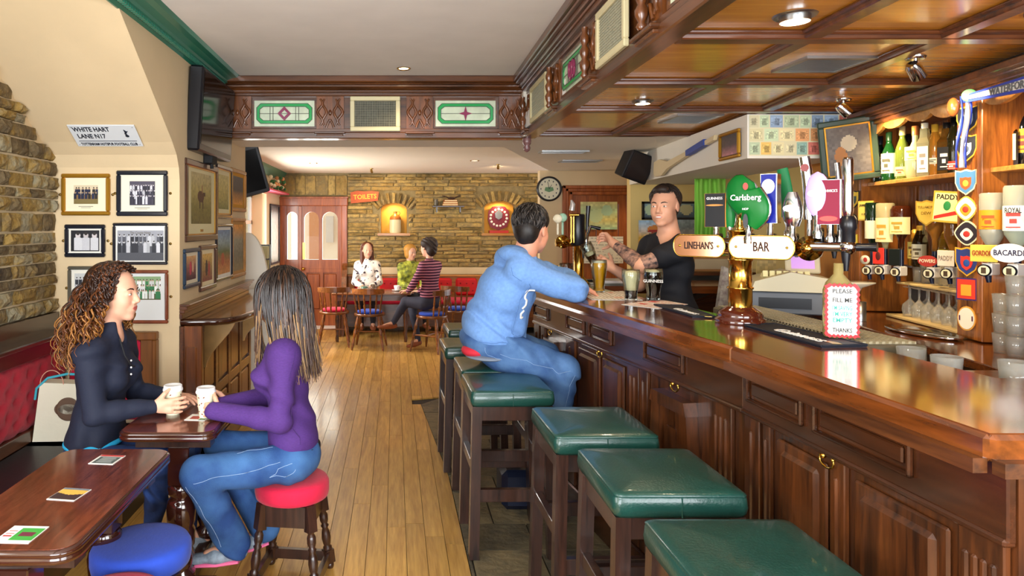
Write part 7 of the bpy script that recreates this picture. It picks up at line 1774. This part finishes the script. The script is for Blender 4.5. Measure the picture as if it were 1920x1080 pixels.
seams(w3, 'jeans', [[(.55, 3.5, .90), (.90, 3.45, .82)], [(.95, 3.5, .78), (.90, 3.6, .42)], [(.46, 3.6, .95), (.46, 3.6, .87), (.56, 3.58, .86)]], mat('stitch_pale', '86a2c6', .8), .0011)
seams(w3, 'hoodie', [[Dd(1003, 545), Dd(991, 547), Dd(990, 560), Dd(1000, 568), Dd(1001, 583), Dd(990, 588)], [Dd(1003, 597), Dd(992, 602), Dd(994, 612), Dd(1003, 609)]], M_paper, .007)
seams(w3, 'hoodie', [[(.55, 3.55, 1.40), (.58, 3.55, 1.32), (.66, 3.5, 1.25)], [(.36, 3.7, .93), (.45, 3.6, .93), (.6, 3.55, .94), (.8, 3.6, .97)], [(.56, 3.9, 1.48), (.6, 3.75, 1.42), (.70, 3.7, 1.40), (.78, 3.72, 1.40)], [(.70, 3.55, .96), (.72, 3.55, 1.1), (.71, 3.55, 1.25)]], mat('hoodie_seam', '5a80b8', .9), .0022)
HB2 = mat('hair_grey_fleck', '4a4440', .5)
tufts(short_hair(w3, P, 1.06, HB, [ell(P(.045, 0, .09), (.05, .06, .03), .03)]), P, 1.06, [HB, HB, HB2], 900, lift=.006)
brows(w3, P, 1.08, HB)
# ---- barman
J = dict(head=(1.712, 4.33, 1.712), face=(-.66, -.75, -.05), F=(-.85, -.45, 0), neck=(1.75, 4.36, 1.545), chest=(1.75, 4.37, 1.32), pelvis=(1.78, 4.38, .98), shL=(1.79, 4.19, 1.46), shR=(1.70, 4.54, 1.46), hs=1.05,
         elL=(1.535, 4.25, 1.345), wrL=(1.43, 4.47, 1.475), elR=(1.63, 4.56, 1.20), wrR=(1.44, 4.50, 1.305), hdL=((-.25, .8, .45), (-.9, -.1, -.3), (.9, 1.0, .6), -1), hdR=((-.75, .15, .5), (-.2, .5, .1), (.7, .7, .5), -1),
         hipL=(1.78, 4.29, .93), knL=(1.77, 4.27, .5), anL=(1.78, 4.3, .09), toeL=(1.66, 4.24, .04), hipR=(1.77, 4.47, .93), knR=(1.76, 4.48, .5), anR=(1.78, 4.5, .09), toeR=(1.66, 4.45, .04))
def seg(a, b, r, lo, hi):
    a, b = np.array(a), np.array(b)
    def fn(q):
        t = ((q-a) @ (b-a))/((b-a) @ (b-a)); d = np.linalg.norm(q-(a+np.outer(np.clip(t, 0, 1), b-a)), axis=1); return (t > lo) & (t < hi) & (d < r)
    return fn
ST = mat('stubble', 'b8876c', .6)
w4, P, f, l, u = figure('person', 'smiling barman in a black t-shirt with tattooed arm pulling a pint', (1.75, 4.36, 0), J, SK2, TEE, mat('black_trousers', '16161a', .8), (M_black,), .0045, 1.03, .185, .12, True, (.056, .046, .032), (.09, .07, .05), top_pad=.01, sleeve='short', neck_r=.058, top_names='t_shirt', folds_a=.006, collar=False, cuts=[cut((1.715, 4.30, 1.53), (.06, .06, .085), .01)],
    body_mats=[INK, mat('teeth', 'f2efe8', .3), ST], body_paint=[(seg(J['elL'], J['wrL'], .08, .02, .85), 2), (seg(J['shL'], J['elL'], .09, .5, .97), 2)])
w4['label'] = 'person in a black t-shirt with a tattooed arm, smiling while pulling a pint'
MB().ball(P(.1035, 0, -.0605), (.004, .019, .0045), 12, 8, rot=Matrix((basis(J['face'])[0], basis(J['face'])[1], basis(J['face'])[2])).transposed()).build('teeth', MATS['teeth'], w4, True)
tufts(short_hair(w4, P, .985, mat('hair_brown_short', '2e211a', .6), [ell(P(.04, 0, .10), (.05, .048, .028), .025)]), P, 1.0, [HB, MATS['hair_brown_short']], 700, lift=.001); brows(w4, P, 1.05, HB)
p = D(1117, 497, 4.56); ax = V((-.42, 0, .9)).normalized()
t = pint(p, 'tilted glass being filled with dark beer in the barman\'s hand', .62, mat('amber_stout', '4a2410', .1, trans=.2), M_foam, .16, .042, .02); t.rotation_euler = (0, radians(-27), 0)
# ---- three women at the back
BR = mat('hair_chestnut', '5a2c14', .45); BL = mat('hair_blond_short', 'c08a3a', .5); DK = mat('hair_dark_crop', '2a1a14', .6)
FL = mat('floral_blouse', 'efe6da', .8, col2='3a3040', nscale=16); FL.node_tree.nodes['Color Ramp'].color_ramp.elements[0].position = .40; FL.node_tree.nodes['Color Ramp'].color_ramp.elements[1].position = .44
YG = mat('lime_print_jacket', 'c8cf4a', .8, col2='3f4a2a', nscale=18)
def stripes():
    m_ = mat('plum_stripe_hoodie', '5a2440', .85); nt = m_.node_tree; tc = nt.nodes.new('ShaderNodeTexCoord'); w_ = nt.nodes.new('ShaderNodeTexWave'); w_.bands_direction = 'Z'; w_.inputs['Scale'].default_value = 9; w_.inputs['Distortion'].default_value = .6
    r = nt.nodes.new('ShaderNodeValToRGB'); r.color_ramp.elements[0].position = .78; r.color_ramp.elements[1].position = .84; r.color_ramp.elements[0].color = (*lin('4a1c38'), 1); r.color_ramp.elements[1].color = (*lin('d88a9c'), 1)
    nt.links.new(tc.outputs['Object'], w_.inputs[0]); nt.links.new(w_.outputs[0], r.inputs[0]); nt.links.new(r.outputs[0], nt.nodes['Principled BSDF'].inputs['Base Color']); return m_
def sitter(label, C, F, sc, face, topm, legm, arms, legs, hairf, name='top'):
    """seated figure; C = hip point; arms/legs given in world space"""
    f, l, u = basis(F); C = V(C); q = lambda a, b, c: C+(f*a+l*b+u*c)*sc
    J = dict(head=q(.03, 0, .70), face=face, F=F, neck=q(.01, 0, .54), chest=q(.0, 0, .36), pelvis=q(0, 0, .03), shL=q(0, .155, .465), shR=q(0, -.155, .465), hs=sc*1.02, **arms(q), **legs(q))
    t, P, *_ = figure('person', label, (C.x, C.y, C.z-.1), J, SK1, topm, legm, (mat('tan_shoe', '8a4a2a', .5),), .008, sc, .145*sc, .095*sc, bust=.004, ar=(.038, .032, .024), lr=(.075, .055, .04), top_names=name, neck_r=.04)
    hairf(t, P, sc); return t
dn = lambda q: dict(elL=q(.1, .2, .2), elR=q(.1, -.2, .2), wrL=q(.30, .07, .16), wrR=q(.30, -.07, .16), hdL=((f_.x, f_.y, 0), (0, 0, -1), (.2, .3, .2), 1), hdR=((f_.x, f_.y, 0), (0, 0, -1), (.2, .3, .2), -1))
sl = lambda q: dict(hipL=q(.02, .09, 0), hipR=q(.02, -.09, 0), knL=q(.42, .1, .02), knR=q(.42, -.1, .02), anL=q(.40, .1, -.40), anR=q(.36, -.08, -.40), toeL=q(.52, .11, -.47), toeR=q(.48, -.08, -.47))
f_ = V((0, -1, 0))
def long_hair(t, P, s):
    blob('hair', [ell(P(-.02, 0, .05), (.1*s, .084*s, .085*s), .02), cap(P(-.04, .07, 0), P(.01, .085, -.30), .035, .03, .03), cap(P(-.04, -.07, 0), P(.01, -.085, -.30), .035, .03, .03), ell(P(-.08, 0, -.1), (.05, .08, .18), .03), cut(P(.1, 0, -.03), (.07, .062, .1), .02)], .007, BR, t)
sitter('person with long straight chestnut hair in a white floral blouse, at the far table', (-.40, 10.02, .565), (0, -1, 0), .93, (.25, -1, 0), FL, mat('dark_trousers', '20202a', .8), dn, sl, long_hair, 'floral_blouse')
f_ = V((.35, -.9, 0))
def bob(t, P, s): blob('hair', [ell(P(-.015, 0, .05), (.105*s, .09*s, .088*s), .02), ell(P(-.03, 0, -.03), (.07, .09, .08), .03), cut(P(.1, 0, -.045), (.065, .06, .085), .015)], .007, BL, t)
sitter('person with short blond hair in a lime green printed jacket at the far table', (.22, 10.02, .555), (.35, -.9, 0), .9, (.6, -.8, -.1), YG, mat('dark_trousers', '20202a', .8), dn, sl, bob, 'printed_jacket')
f_ = V((-.75, .66, 0))
def crop(t, P, s): blob('hair', [ell(P(-.02, 0, .05), (.11*s, .092*s, .09*s), .02), ell(P(-.06, 0, -.02), (.07, .08, .09), .03), cut(P(.1, 0, -.04), (.06, .06, .09), .015)], .007, DK, t, None, folds(.006, 110))
la = lambda q: dict(hipL=q(.02, .09, 0), hipR=q(.02, -.09, 0), knL=V((.14, 8.78, .60)), anL=V((-.02, 8.68, .34)), toeL=V((-.19, 8.62, .30)), knR=V((.22, 8.95, .55)), anR=V((.30, 8.72, .12)), toeR=V((.18, 8.66, .05)))
ra = lambda q: dict(elL=q(.12, .21, .22), elR=q(.08, -.2, .22), wrL=q(.28, .1, .14), wrR=q(.26, -.1, .12), hdL=((-.7, .6, 0), (0, 0, -1), (.3, .4, .3), 1), hdR=((-.7, .6, 0), (0, 0, -1), (.3, .4, .3), -1))
sitter('person with cropped dark hair in a plum striped hoodie, back to camera, legs crossed', (.45, 8.66, .60), (-.75, .66, 0), 1.0, (-.6, .75, 0), stripes(), mat('slate_jeans', '2f3040', .8), ra, la, crop, 'striped_hoodie')
# ================================================================ remaining things on the walls and behind the bar
t = thing('television', 'flat black television hung high on the left wall', 'television', (-1.22, 4.56, 2.3)); Mt = frame((-1.22, 4.15, 2.31), (0, 1, 0)) @ Matrix.Rotation(.06, 4, 'X')
M_scr = mat('tv_screen', '0a0a0c', .12, spec=.25)
MB(Mt).box(0, .82, -.045, .045, -.26, .26, .012).build('tv_case', M_black, t, True)
m = MB(Mt); m.box(.03, .79, -.047, -.044, -.215, .235); m.build('screen', M_scr, t, True)
MB().box(-1.262, -1.2, 4.5, 4.62, 2.0, 2.1, .005).tube([(-1.23, 4.56, 2.08), (-1.22, 4.56, 1.97)], .012, 8).build('wall_bracket', M_blackm, t, True)
t = thing('enamel_street_sign', 'white enamel street sign with black lettering on the sloping chimney face', 'sign', (-1.6, 3.8, 2.1))
nrm = V((0, -(2.6-2.065), -(3.87-3.1))).normalized(); upv = V((0, 3.1-3.87, 2.6-2.065)).normalized()
def on_slope(u, v):
    d = 3.87
    for _ in range(20): z = CZ-(v-420)*d/FPX; d = 3.87-(z-2.065)*(.77/.535)
    return V(((u-740)*d/FPX, d, z))
A, B, C_, D4 = on_slope(125, 231), on_slope(251, 231), on_slope(269, 271), on_slope(151, 271)
cx = (A+B+C_+D4)/4; w_ = (C_-D4).length*1.03; hh = ((A+B)/2-(C_+D4)/2).length; Ms = frame(cx+nrm*.012, (1, 0, 0), upv)
MB(Ms).box(-w_/2, w_/2, -.003, .003, -hh/2, hh/2, .002).build('sign_plate', mat('enamel_pale', 'dfe3e6', .3), t, True)
INKN = mat('sign_ink', '1c2230', .4)
txt('lettering', 'WHITE HART', .048, Ms @ Matrix.Translation((-w_*.17, -.004, hh*.3)), INKN, t, maxw=w_*.55); txt('lettering', 'LANE N17', .048, Ms @ Matrix.Translation((-w_*.21, -.004, -.002)), INKN, t, maxw=w_*.42)
txt('lettering', 'TOTTENHAM HOTSPUR FOOTBALL CLUB', .03, Ms @ Matrix.Translation((0, -.004, -hh*.38)), INKN, t, maxw=w_*.86)
MB(Ms).box(-w_*.44, w_*.44, -.0042, -.003, -hh*.24, -hh*.22).build('ruled_line', INKN, t, True)
m = MB(Ms); c = (w_*.33, 0, hh*.12); m.ball((c[0], -.004, c[2]-.02), (.011, .002, .011), 10, 6).tube([(c[0], -.004, c[2]-.012), (c[0]-.004, -.004, c[2]), (c[0]+.002, -.004, c[2]+.014), (c[0]-.006, -.004, c[2]+.03)], [.004, .006, .007, .002], 6).tube([(c[0]+.002, -.004, c[2]+.01), (c[0]+.014, -.004, c[2]+.02)], [.005, .001], 6); m.build('cockerel_emblem', INKN, t, True)
m = MB(Ms); [m.ball((sx*w_*.46, -.003, sz*hh*.4), .0035, 6, 4) for sx in (-1, 1) for sz in (-1, 1)]; tag(m.build('screws', M_steel, t, True), kind='stuff')
# paper carrier bag on the bench
t = thing('paper_bag', 'cream paper carrier bag with oval brown logo leaning on the bench beside the curly-haired woman', 'bag', (-1.765, 3.64, .456)); Mb2 = frame((-1.765, 3.64, .456), (1, .05, 0)); t['label'] = 'cream paper carrier bag with brown oval logo, standing on the bench'
MB(Mb2).prism([(-.14, 0), (.13, 0), (.12, .30), (-.10, .31)], -.05, .05, 'y').build('bag_body', mat('bag_paper', 'd6cfb8', .7, bump=.15, bscale=20), t, True)
m = MB(Mb2)
m.lathe([(.056, 0), (.062, .001), (.062, .0015), (.056, .002)], (.045, -.0515, .17), 28, (0, -1, 0)); m.build('logo_ring', mat('logo_brown', '5a4230', .6), t, True)
MB(Mb2).prism([(.045+.072*cos(a), .17+.045*sin(a)) for a in [radians(15*i) for i in range(24)]], -.0522, -.0505, 'y').build('logo_field', MATS['logo_brown'], t, True); MB(Mb2).prism([(.045+.052*cos(a), .17+.026*sin(a)) for a in [radians(15*i) for i in range(24)]], -.0535, -.052, 'y').build('logo_centre', MATS['bag_paper'], t, True)
m = MB(Mb2); m.tube([(-.04+.06*cos(a), -.05, .30+.075*sin(a)) for a in [radians(12*i) for i in range(16)]], .0025, 6); m.build('rope_handle', mat('rope_pink', 'c89078', .7), t, True)
m = MB(Mb2); m.tube([(-.13, -.04, .22), (-.12, -.045, .28), (-.06, -.05, .335), (.04, -.05, .355), (.12, -.05, .35)], .007, 6); m.build('teal_strap', mat('teal_strap', '3aa0b0', .6), t, True)
# clock
t = thing('wall_clock', 'round black rimmed wall clock with cream face and green emblem', 'clock', D(1030, 354, 8.13)); MB().lathe([(.15, .0), (.15, .03), (.135, .045), (.128, .035), (.128, .01)], (0, .03, 0), 36, (0, -1, 0), cap=False).build('rim', M_black, t)
MB().lathe([(.13, 0), (.0001, .001)], (0, .012, 0), 36, (0, -1, 0)).build('face', mat('clock_face', 'e6e0c4', .4), t); m = MB(); [m.box(.098*cos(a)-.005, .098*cos(a)+.005, .007, .011, .098*sin(a)-.009, .098*sin(a)+.009) for a in [pi/6*i for i in range(12)]]; tag(m.build('hour_marks', INKN, t), kind='stuff')
m = MB(); m.prism([(-.055, -.02), (0, -.04), (.055, -.02), (.045, .02), (-.045, .02)], .006, .01, 'y'); m.build('emblem', mat('clock_green', '6a9468', .5), t); MB().bar((0, .004, 0), (.03, .004, .05), .008, .004).build('hour_hand', M_black, t); MB().bar((0, .004, 0), (-.02, .004, .085), .006, .004).build('minute_hand', M_black, t)
# toilets sign
t = thing('wooden_sign', 'orange carved wooden sign reading toilets on the stone wall', 'sign', (-.46, YF-.07, 2.02)); MB().prism([(-.22, -.1), (.2, -.06), (.215, .08), (.1, .095), (0, .085), (-.12, .095), (-.225, .07)], -.012, .012, 'y').build('board', mat('orange_wood', 'b8501c', .5, noise_amt=.2, nscale=10), t); txt('lettering', 'TOILETS', .1, Matrix.Rotation(-.05, 4, 'Y') @ Matrix.Translation((0, -.014, 0)), mat('sign_yellow', 'e8b83a', .5), t, world=False, depth=.004, maxw=.36)
# niches
t = thing('stoneware_jar', 'cream and brown stoneware jar in the left arched niche', 'jar', (.01, YF+.02, 1.458)); MB().lathe([(.085, 0), (.09, .02), (.09, .21)], n=28, cap=False).lathe([(.0001, 0), (.085, 0)], n=28).build('jar_body', mat('stoneware', 'd9cba0', .35), t); MB().lathe([(.09, .21), (.085, .25), (.05, .285), (.03, .30), (.03, .33), (.036, .34), (.0001, .34)], n=28).tube([(.05, 0, .27), (.075, 0, .31), (.06, 0, .335), (.035, 0, .33)], .008, 6).build('jar_shoulder', mat('brown_glaze', 'a8642c', .3), t)
t = thing('trophy_shield', 'wooden trophy shield with small silver plates in the right arched niche', 'trophy', (1.63, YF+.03, 1.5)); MB().box(-.15, .15, -.04, .05, -.042, .0).build('plinth', mat('red_plinth', 'a8302c', .4), t); MB().prism([(-.17, .17), (-.13, .05), (0, -.0), (.13, .05), (.17, .17), (.16, .3), (.1, .37), (0, .385), (-.1, .37), (-.16, .3)], -.005, .02, 'y').build('shield_board', mat('shield_red', '6e2030', .35), t)
m = MB(); m.prism([(-.06, .27), (-.05, .2), (0, .17), (.05, .2), (.06, .27), (0, .33)], -.012, -.004, 'y'); m.build('centre_shield', M_steel, t)
for a in range(15): MB().lathe([(.019, 0), (.0001, .005)], (.128*cos(radians(a*24+90)), -.006, .2+.13*sin(radians(a*24+90))), 12, (0, -1, 0)).build('small_plate', mat('silver_plate', 'e0dcd4', .35, .3), t)
t = thing('ornament_shelf', 'small dark shelf on the stone wall between the niches', 'shelf', (.8, YF-.13, 1.88)); MB().box(-.22, .27, -.07, .08, -.02, 0, .004).build('shelf_board', M_dark, t); MB().box(-.16, -.14, -.02, .08, -.1, -.02).box(.2, .22, -.02, .08, -.1, -.02).build('bracket', M_dark, t)
for i in range(3): q = thing('book', ['lowest', 'middle', 'topmost'][i]+' of three old books stacked on the stone wall shelf', 'book', (.86, YF-.12, 1.881+.032*i), .1*i-.1); MB().box(-.12+.01*i, .12-.01*i, -.05, .05, 0, .03, .004).build('cover', mat('book%d' % i, ['b8703a', 'c88a50', '9a5a30'][i], .7), q); MB().box(-.115+.01*i, .115-.01*i, -.052, -.045, .006, .024).build('pages', mat('pages', 'd9c49a', .8), q)
q = thing('tankard', 'small dark tankard at the left end of the stone wall shelf', 'tankard', (.64, YF-.13, 1.881)); MB().lathe([(.03, 0), (.035, .01), (.032, .09), (.036, .1), (.0001, .095)], n=16).build('body', mat('pewter_dark', '6a6456', .4, .6), q)
q = thing('bronze_ornament', 'dark antler-like ornament lying on the stacked books', 'ornament', (.88, YF-.12, 1.979)); m = MB(); m.ball((0, 0, .02), (.06, .03, .02)); [m.tube([(.04*sg, 0, .02), (.1*sg, 0, .05), (.15*sg, 0, .045+.02*k)], [.01, .008, .003], 6) for sg in (-1, 1) for k in (0, 1)]; m.build('body', mat('dark_bronze', '3a2418', .5), q)
# far-left: wall screen, poster, leaflet rack, flowers, curved panel
t = thing('wall_speaker', 'large black screen tilted under the far ceiling on the left', 'screen', (-1.6, 7.1, 2.1)); Mx = frame((-1.5, 6.9, 2.12), (1, .25, 0)) @ Matrix.Rotation(-.28, 4, 'Y') @ Matrix.Rotation(.2, 4, 'X'); MB(Mx).box(-.24, .18, -.05, .05, -.24, .26, .01).build('case', M_black, t, True); MB(Mx).box(-.21, .15, -.053, -.05, -.2, .22).build('screen', M_scr, t, True); MB().tube([(-1.78, 7.0, 2.2), (-1.55, 6.95, 2.15)], .02, 8).build('bracket', M_blackm, t, True)
t = thing('framed_poster', 'tall narrow framed poster beside the far door', 'poster', (-1.785, 10.1, 1.4)); Mp = frame((-1.785, 10.12, 1.45), (0, 1, 0)); m = MB(Mp); [m.box(a, b, -.02, 0, c, d) for a, b, c, d in ((-.36, .36, .41, .44), (-.36, .36, -.44, -.41), (-.36, -.33, -.41, .41), (.33, .36, -.41, .41))]; m.build('frame', M_black, t, True); sheet('poster_print', .68, .82, landscape_img(20, 30, ('5a4a44', 'c8906a', 'd8a080', 'b8a890'), 12), Mp @ Matrix.Translation((0, -.006, 0)), t)
t = thing('leaflet_rack', 'metal rack of pale leaflets by the far left wall', 'rack', (-1.5, 8.0, 0)); m = MB(); m.box(-1.72, -1.46, 8.0, 8.03, .0, 1.36); m.build('rack_back', GRY, t, True)
for i in range(4): MB().prism([(7.9-.0, .72+.16*i), (8.0, .72+.16*i), (8.0, .86+.16*i), (7.93, .86+.16*i)], -1.71, -1.47, 'x').build('leaflet_pocket', mat('leaflet%d' % (i % 2), ['9c9468', 'b8b48c'][i % 2], .6), t, True)
t = thing('flower_arrangement', 'dried flowers and foliage on the pelmet at the far left', 'flowers', (-1.70, 9.9, 2.071)); m = MB(); rf = random.Random(8)
for i in range(40): a = V((rf.uniform(-.05, .07), rf.uniform(-.4, .4), rf.uniform(.04, .2))); m.cur = rf.choice([0, 0, 1, 2]); m.ball(a, rf.uniform(.015, .035), 6, 4)
for i in range(20): a = V((rf.uniform(-.03, .03), rf.uniform(-.35, .35), 0)); m.cur = 0; m.tube([a, a+V((rf.uniform(-.03, .03), rf.uniform(-.05, .05), .15))], .005, 5)
tag(m.build('blooms', [mat('foliage', '3a6a3a', .7), mat('bloom_peach', 'd8905a', .7), mat('bloom_cream', 'e8d8b0', .7)], t), kind='stuff')
pn = thing('curved_screen_wall', None, None, (-1.3, 6.3, 0)); pn.name = 'wall_curved'; pn['kind'] = 'structure'; WM['wall_curved'] = Matrix.Translation((-1.3, 6.3, 0))
MB().prism([(-1.78, 0), (-1.16, 0), (-1.16, .9)]+[(-1.36+.2*cos(a)-.0, .9+.62*sin(a)) for a in [radians(10*i) for i in range(1, 10)]]+[(-1.78, 1.52)], 6.3, 6.36, 'y').build('plaster_screen', M_white, pn, True)
# behind the bar: black monitor, notices, posters, cloth, boxes
t = thing('wall_monitor', 'black monitor tilted down under the ceiling behind the bar', 'monitor', D(1200, 312, 5.9)); Mx = frame(D(1196, 313, 5.9), (1, -.2, 0)) @ Matrix.Rotation(-.3, 4, 'Y') @ Matrix.Rotation(.25, 4, 'X'); Mx = frame(D(1196, 313, 5.9), (.97, .22, 0)) @ Matrix.Rotation(.3, 4, 'Y') @ Matrix.Rotation(.3, 4, 'X'); MB(Mx).box(-.12, .12, -.03, .12, -.125, .125, .008).build('case', M_black, t, True); MB(Mx).box(-.1, .1, -.034, -.03, -.1, .11).build('screen', mat('dead_screen', '241c1c', .3), t, True); MB().tube([D(1215, 300, 6.0), D(1222, 285, 6.3), V((2.27, 6.5, 2.235))], .02, 8).build('bracket', M_blackm, t, True)
Md = frame((2.43, YC-.001, 1.55), (1, 0, 0))
t = thing('wall_map', 'pale green and yellow map pinned to the door behind the bar', 'map', (2.43, YC, 1.6)); sheet('map_print', .44, .33, landscape_img(30, 24, ('d8cf8a', 'b8cf98', 'd8c878', 'a8c8a0'), 15, ((.4, .5, .18, .25, 'c8d8a0'), (.7, .3, .15, .2, 'b0cfa8'))), frame((2.44, YC-.004, 1.70), (1, 0, 0)), t)
t = thing('notice_sheet', 'white typed notice pinned low on the door behind the bar', 'notice', (2.4, YC, 1.3)); sheet('notice_print', .62, .32, np.clip(news_img(20, ['b8b4ac', 'e0dcd0'], 24, 40), 0, 1), frame((2.42, YC-.004, 1.29), (1, 0, 0)), t)
Y6 = 6.598
def wallsheet(name, u0, u1, v0, v1, img, label, cat, d=Y6, frame_m=None):
    a, b = D(u0, v0, d), D(u1, v1, d); M = frame(((a.x+b.x)/2, d-.004, (a.z+b.z)/2), (1, 0, 0)); w_, h_ = b.x-a.x, a.z-b.z
    t = thing(name, label, cat, M.translation)
    if frame_m:
        m = MB(M); [m.box(p, q, -.02, .003, r, s) for p, q, r, s in ((-w_/2, w_/2, h_/2-.02, h_/2), (-w_/2, w_/2, -h_/2, -h_/2+.02), (-w_/2, -w_/2+.02, -h_/2, h_/2), (w_/2-.02, w_/2, -h_/2, h_/2))]; m.build('frame', frame_m, t, True)
    sheet('print', w_, h_, img, M @ Matrix.Translation((0, -.002, 0)), t); return t
w_ = MB(); w_.box(2.28, 2.62, 6.6, 6.7, -.06, 2.24); structure('wall_side', w_, MATS['yellow_plaster'])
wallsheet('framed_mirror', 1203, 1305, 378, 412, landscape_img(30, 12, ('8aa0a0', '6a8088', '3a4450'), 21, ((.15, .4, .12, .3, 'b8c8a0'), (.8, .4, .12, .3, 'c8c090'))), 'dark framed landscape print behind the head of the barman', 'picture', 6.59, M_black)
wallsheet('burger_poster', 1197, 1245, 413, 462, landscape_img(20, 22, ('a8c8e0', 'd8cfc8', 'e8b03a', 'd8982c'), 22, ((.6, .3, .3, .12, 'e08a3a'), (.6, .4, .28, .06, 'b03028'), (.6, .55, .26, .1, '8a5a3a'))), 'yellow and blue food poster left of the barman', 'poster', 6.585)
wallsheet('photo_collage', 1270, 1312, 412, 452, landscape_img(24, 22, ('a8b8b8', '8a9898', 'b8b0a8', '98908a'), 23), 'collage of small snapshots right of the barman', 'photos', 6.585)
t = thing('green_cloth', 'bright green cloth hanging behind the tap tower', 'cloth', D(1333, 340, 5.6)); m = MB(); vs = []
for j in range(21):
    for i in range(25): p = D(1303+57*i/24, 335+165*j/20, 5.6+.03*sin(i*.9)+.01*sin(j*.5+i)); vs.append(p)
m.add(vs, [(j*25+i, (j+1)*25+i, (j+1)*25+i+1, j*25+i+1) for j in range(20) for i in range(24)], True); o = m.build('hanging_cloth', mat('lime_cloth', '8cc84c', .8), t, True); so_ = o.modifiers.new('thickness', 'SOLIDIFY'); so_.thickness = .004
Mq = frame((2.3, 5.55, 0), (1, 0, 0))
t = thing('back_shelves', 'dark wooden shelves with drawer unit behind the barman', 'shelves', (2.6, 5.7, 0)); MB().box(2.15, 3.1, 5.3, 5.7, 1.2, 1.225).box(2.15, 3.1, 5.3, 5.7, .86, .885).box(2.15, 2.18, 5.3, 5.7, 0, 1.2).box(3.07, 3.1, 5.3, 5.7, 0, 1.2).build('shelf_boards', M_mah, t, True); MB().box(2.18, 3.07, 5.68, 5.7, 0, 1.2).build('back_panel', mat('grey_panel', '7a776c', .7), t, True)
t = thing('file_box', 'open wooden box on the upper shelf behind the barman', 'box', (2.45, 5.45, 1.226)); MB().box(-.12, .2, -.1, .1, 0, .12, .004).build('box_body', mat('box_wood', 'b8844a', .5), t); MB().box(-.1, .18, -.104, -.1, .02, .1).build('label_panel', mat('pale_label', 'd8c49a', .7), t)
t = thing('wooden_crate', 'dark slanted wooden crate on the lower shelf behind the bar', 'crate', (2.5, 5.45, .886)); MB().prism([(-.2, 0), (.2, 0), (.2, .24), (-.2, .1)], -.1, .1, 'y').build('crate_body', M_mah, t); MB().prism([(-.17, .04), (.17, .04), (.17, .2), (-.17, .09)], -.108, -.1, 'y').build('crate_front', M_beam, t)
t = thing('hanging_calendar', 'yellow tear-off calendar hanging behind the brass tower', 'calendar', D(1437, 515, 4.6)); p = D(1437, 515, 4.6); sheet('calendar_print', .13, .19, landscape_img(14, 20, ('e8d89a', 'd8c880', 'e0d090'), 31), frame((0, 0, 0), (1, 0, 0)), t, world=False); MB().box(-.065, .065, .001, .01, -.095, .095).build('backing', mat('card_yellow', 'd8c070', .7), t)
t = thing('patterned_cloth', 'folded patterned tea towel draped beside the brass tower', 'cloth', D(1355, 540, 4.4)); m = MB(M=None); m.prism([(-.05, -.2), (.04, -.22), (.08, .1), (.0, .14)], -.02, .02, 'y'); m.build('towel', mat('towel', 'c8c0b0', .8, col2='8a7a78', nscale=30), t)
# ribboned hurley over the right-hand shelves
t = thing('ribboned_hurley', 'blue and white ribboned hurling stick with county name under the cornice at the right', 'hurley', (2.3, 2.7, 2.13)); a, b = D(1806, 186, 2.86), D(1990, 140, 2.25); d_ = b-a; Mh2 = frame(a, (d_.x, d_.y, 0)); L = V((d_.x, d_.y, 0)).length; zz = d_.z
MB(Mh2).prism([(0, -.018), (L, zz-.035), (L, zz+.03), (0, .012)], -.012, .0, 'y').build('blue_board', mat('royal_blue', '2a3fae', .4), t, True); MB(Mh2).prism([(0.02, -.008), (L, zz-.024), (L, zz+.018), (.02, .002)], -.016, -.012, 'y').build('white_stripe', M_paper, t, True)
txt('lettering', 'WATERFORD', .04, Mh2 @ Matrix.Translation((L*.58, -.018, zz*.6-.004)) @ Matrix.Rotation(-math.atan2(zz, L), 4, 'Y'), mat('ink_grey', '6a6a6a', .5), t, maxw=.26)
p = a+V((-.02, -.03, 0)); m = MB(Matrix.Translation(p)); n_ = 14
for k, (mt_, o1, w1_) in enumerate(((MATS['royal_blue'], -.022, .012), (M_paper, -.004, .02), (MATS['royal_blue'], .014, .01))):
    m = MB(Matrix.Translation(p)); vs = []
    for i in range(n_+1):
        s = i/n_; x = o1-.02*s+.006*sin(6*s); vs += [(x, -.005-.004*sin(9*s+k), -.29*s), (x+w1_, -.005+.004*cos(8*s+k), -.29*s)]
    m.add(vs, [(2*i, 2*i+1, 2*i+3, 2*i+2) for i in range(n_)], True); o = m.build('ribbon_tail', mt_, t, True); o.modifiers.new('thickness', 'SOLIDIFY').thickness = .0015
MB().ball(p+V((-.03, .02, -.035)), (.022, .022, .04), 16, 10).build('wooden_knob', mat('knob_wood', '7a4420', .2, coat=.8), t, True)
t = thing('button_badge', 'round green button badge pinned to the blue and white ribbon', 'badge', p+V((-.005, -.03, .004))); Fb = frame((0, 0, 0), V((.8, -.6, 0))); MB(Fb).lathe([(.026, 0), (.026, .003), (.018, .007), (.0001, .009)], (0, 0, 0), 26, (0, -1, 0)).build('badge_disc', mat('badge_green', '5aa86a', .2, coat=.8), t); txt('lettering', 'DAN', .02, Fb @ Matrix.Translation((0, -.0095, 0)), mat('badge_text', 'b8e0c0', .4), t, world=False, depth=.0005)
t = thing('foot_stool_box', 'low dark blue padded box on the floor among the bar stool legs', 'box', (.75, 3.9, 0)); MB().box(-.15, .12, -.1, .15, 0, .22, .03).build('box_body', mat('navy_vinyl', '10162a', .4), t)
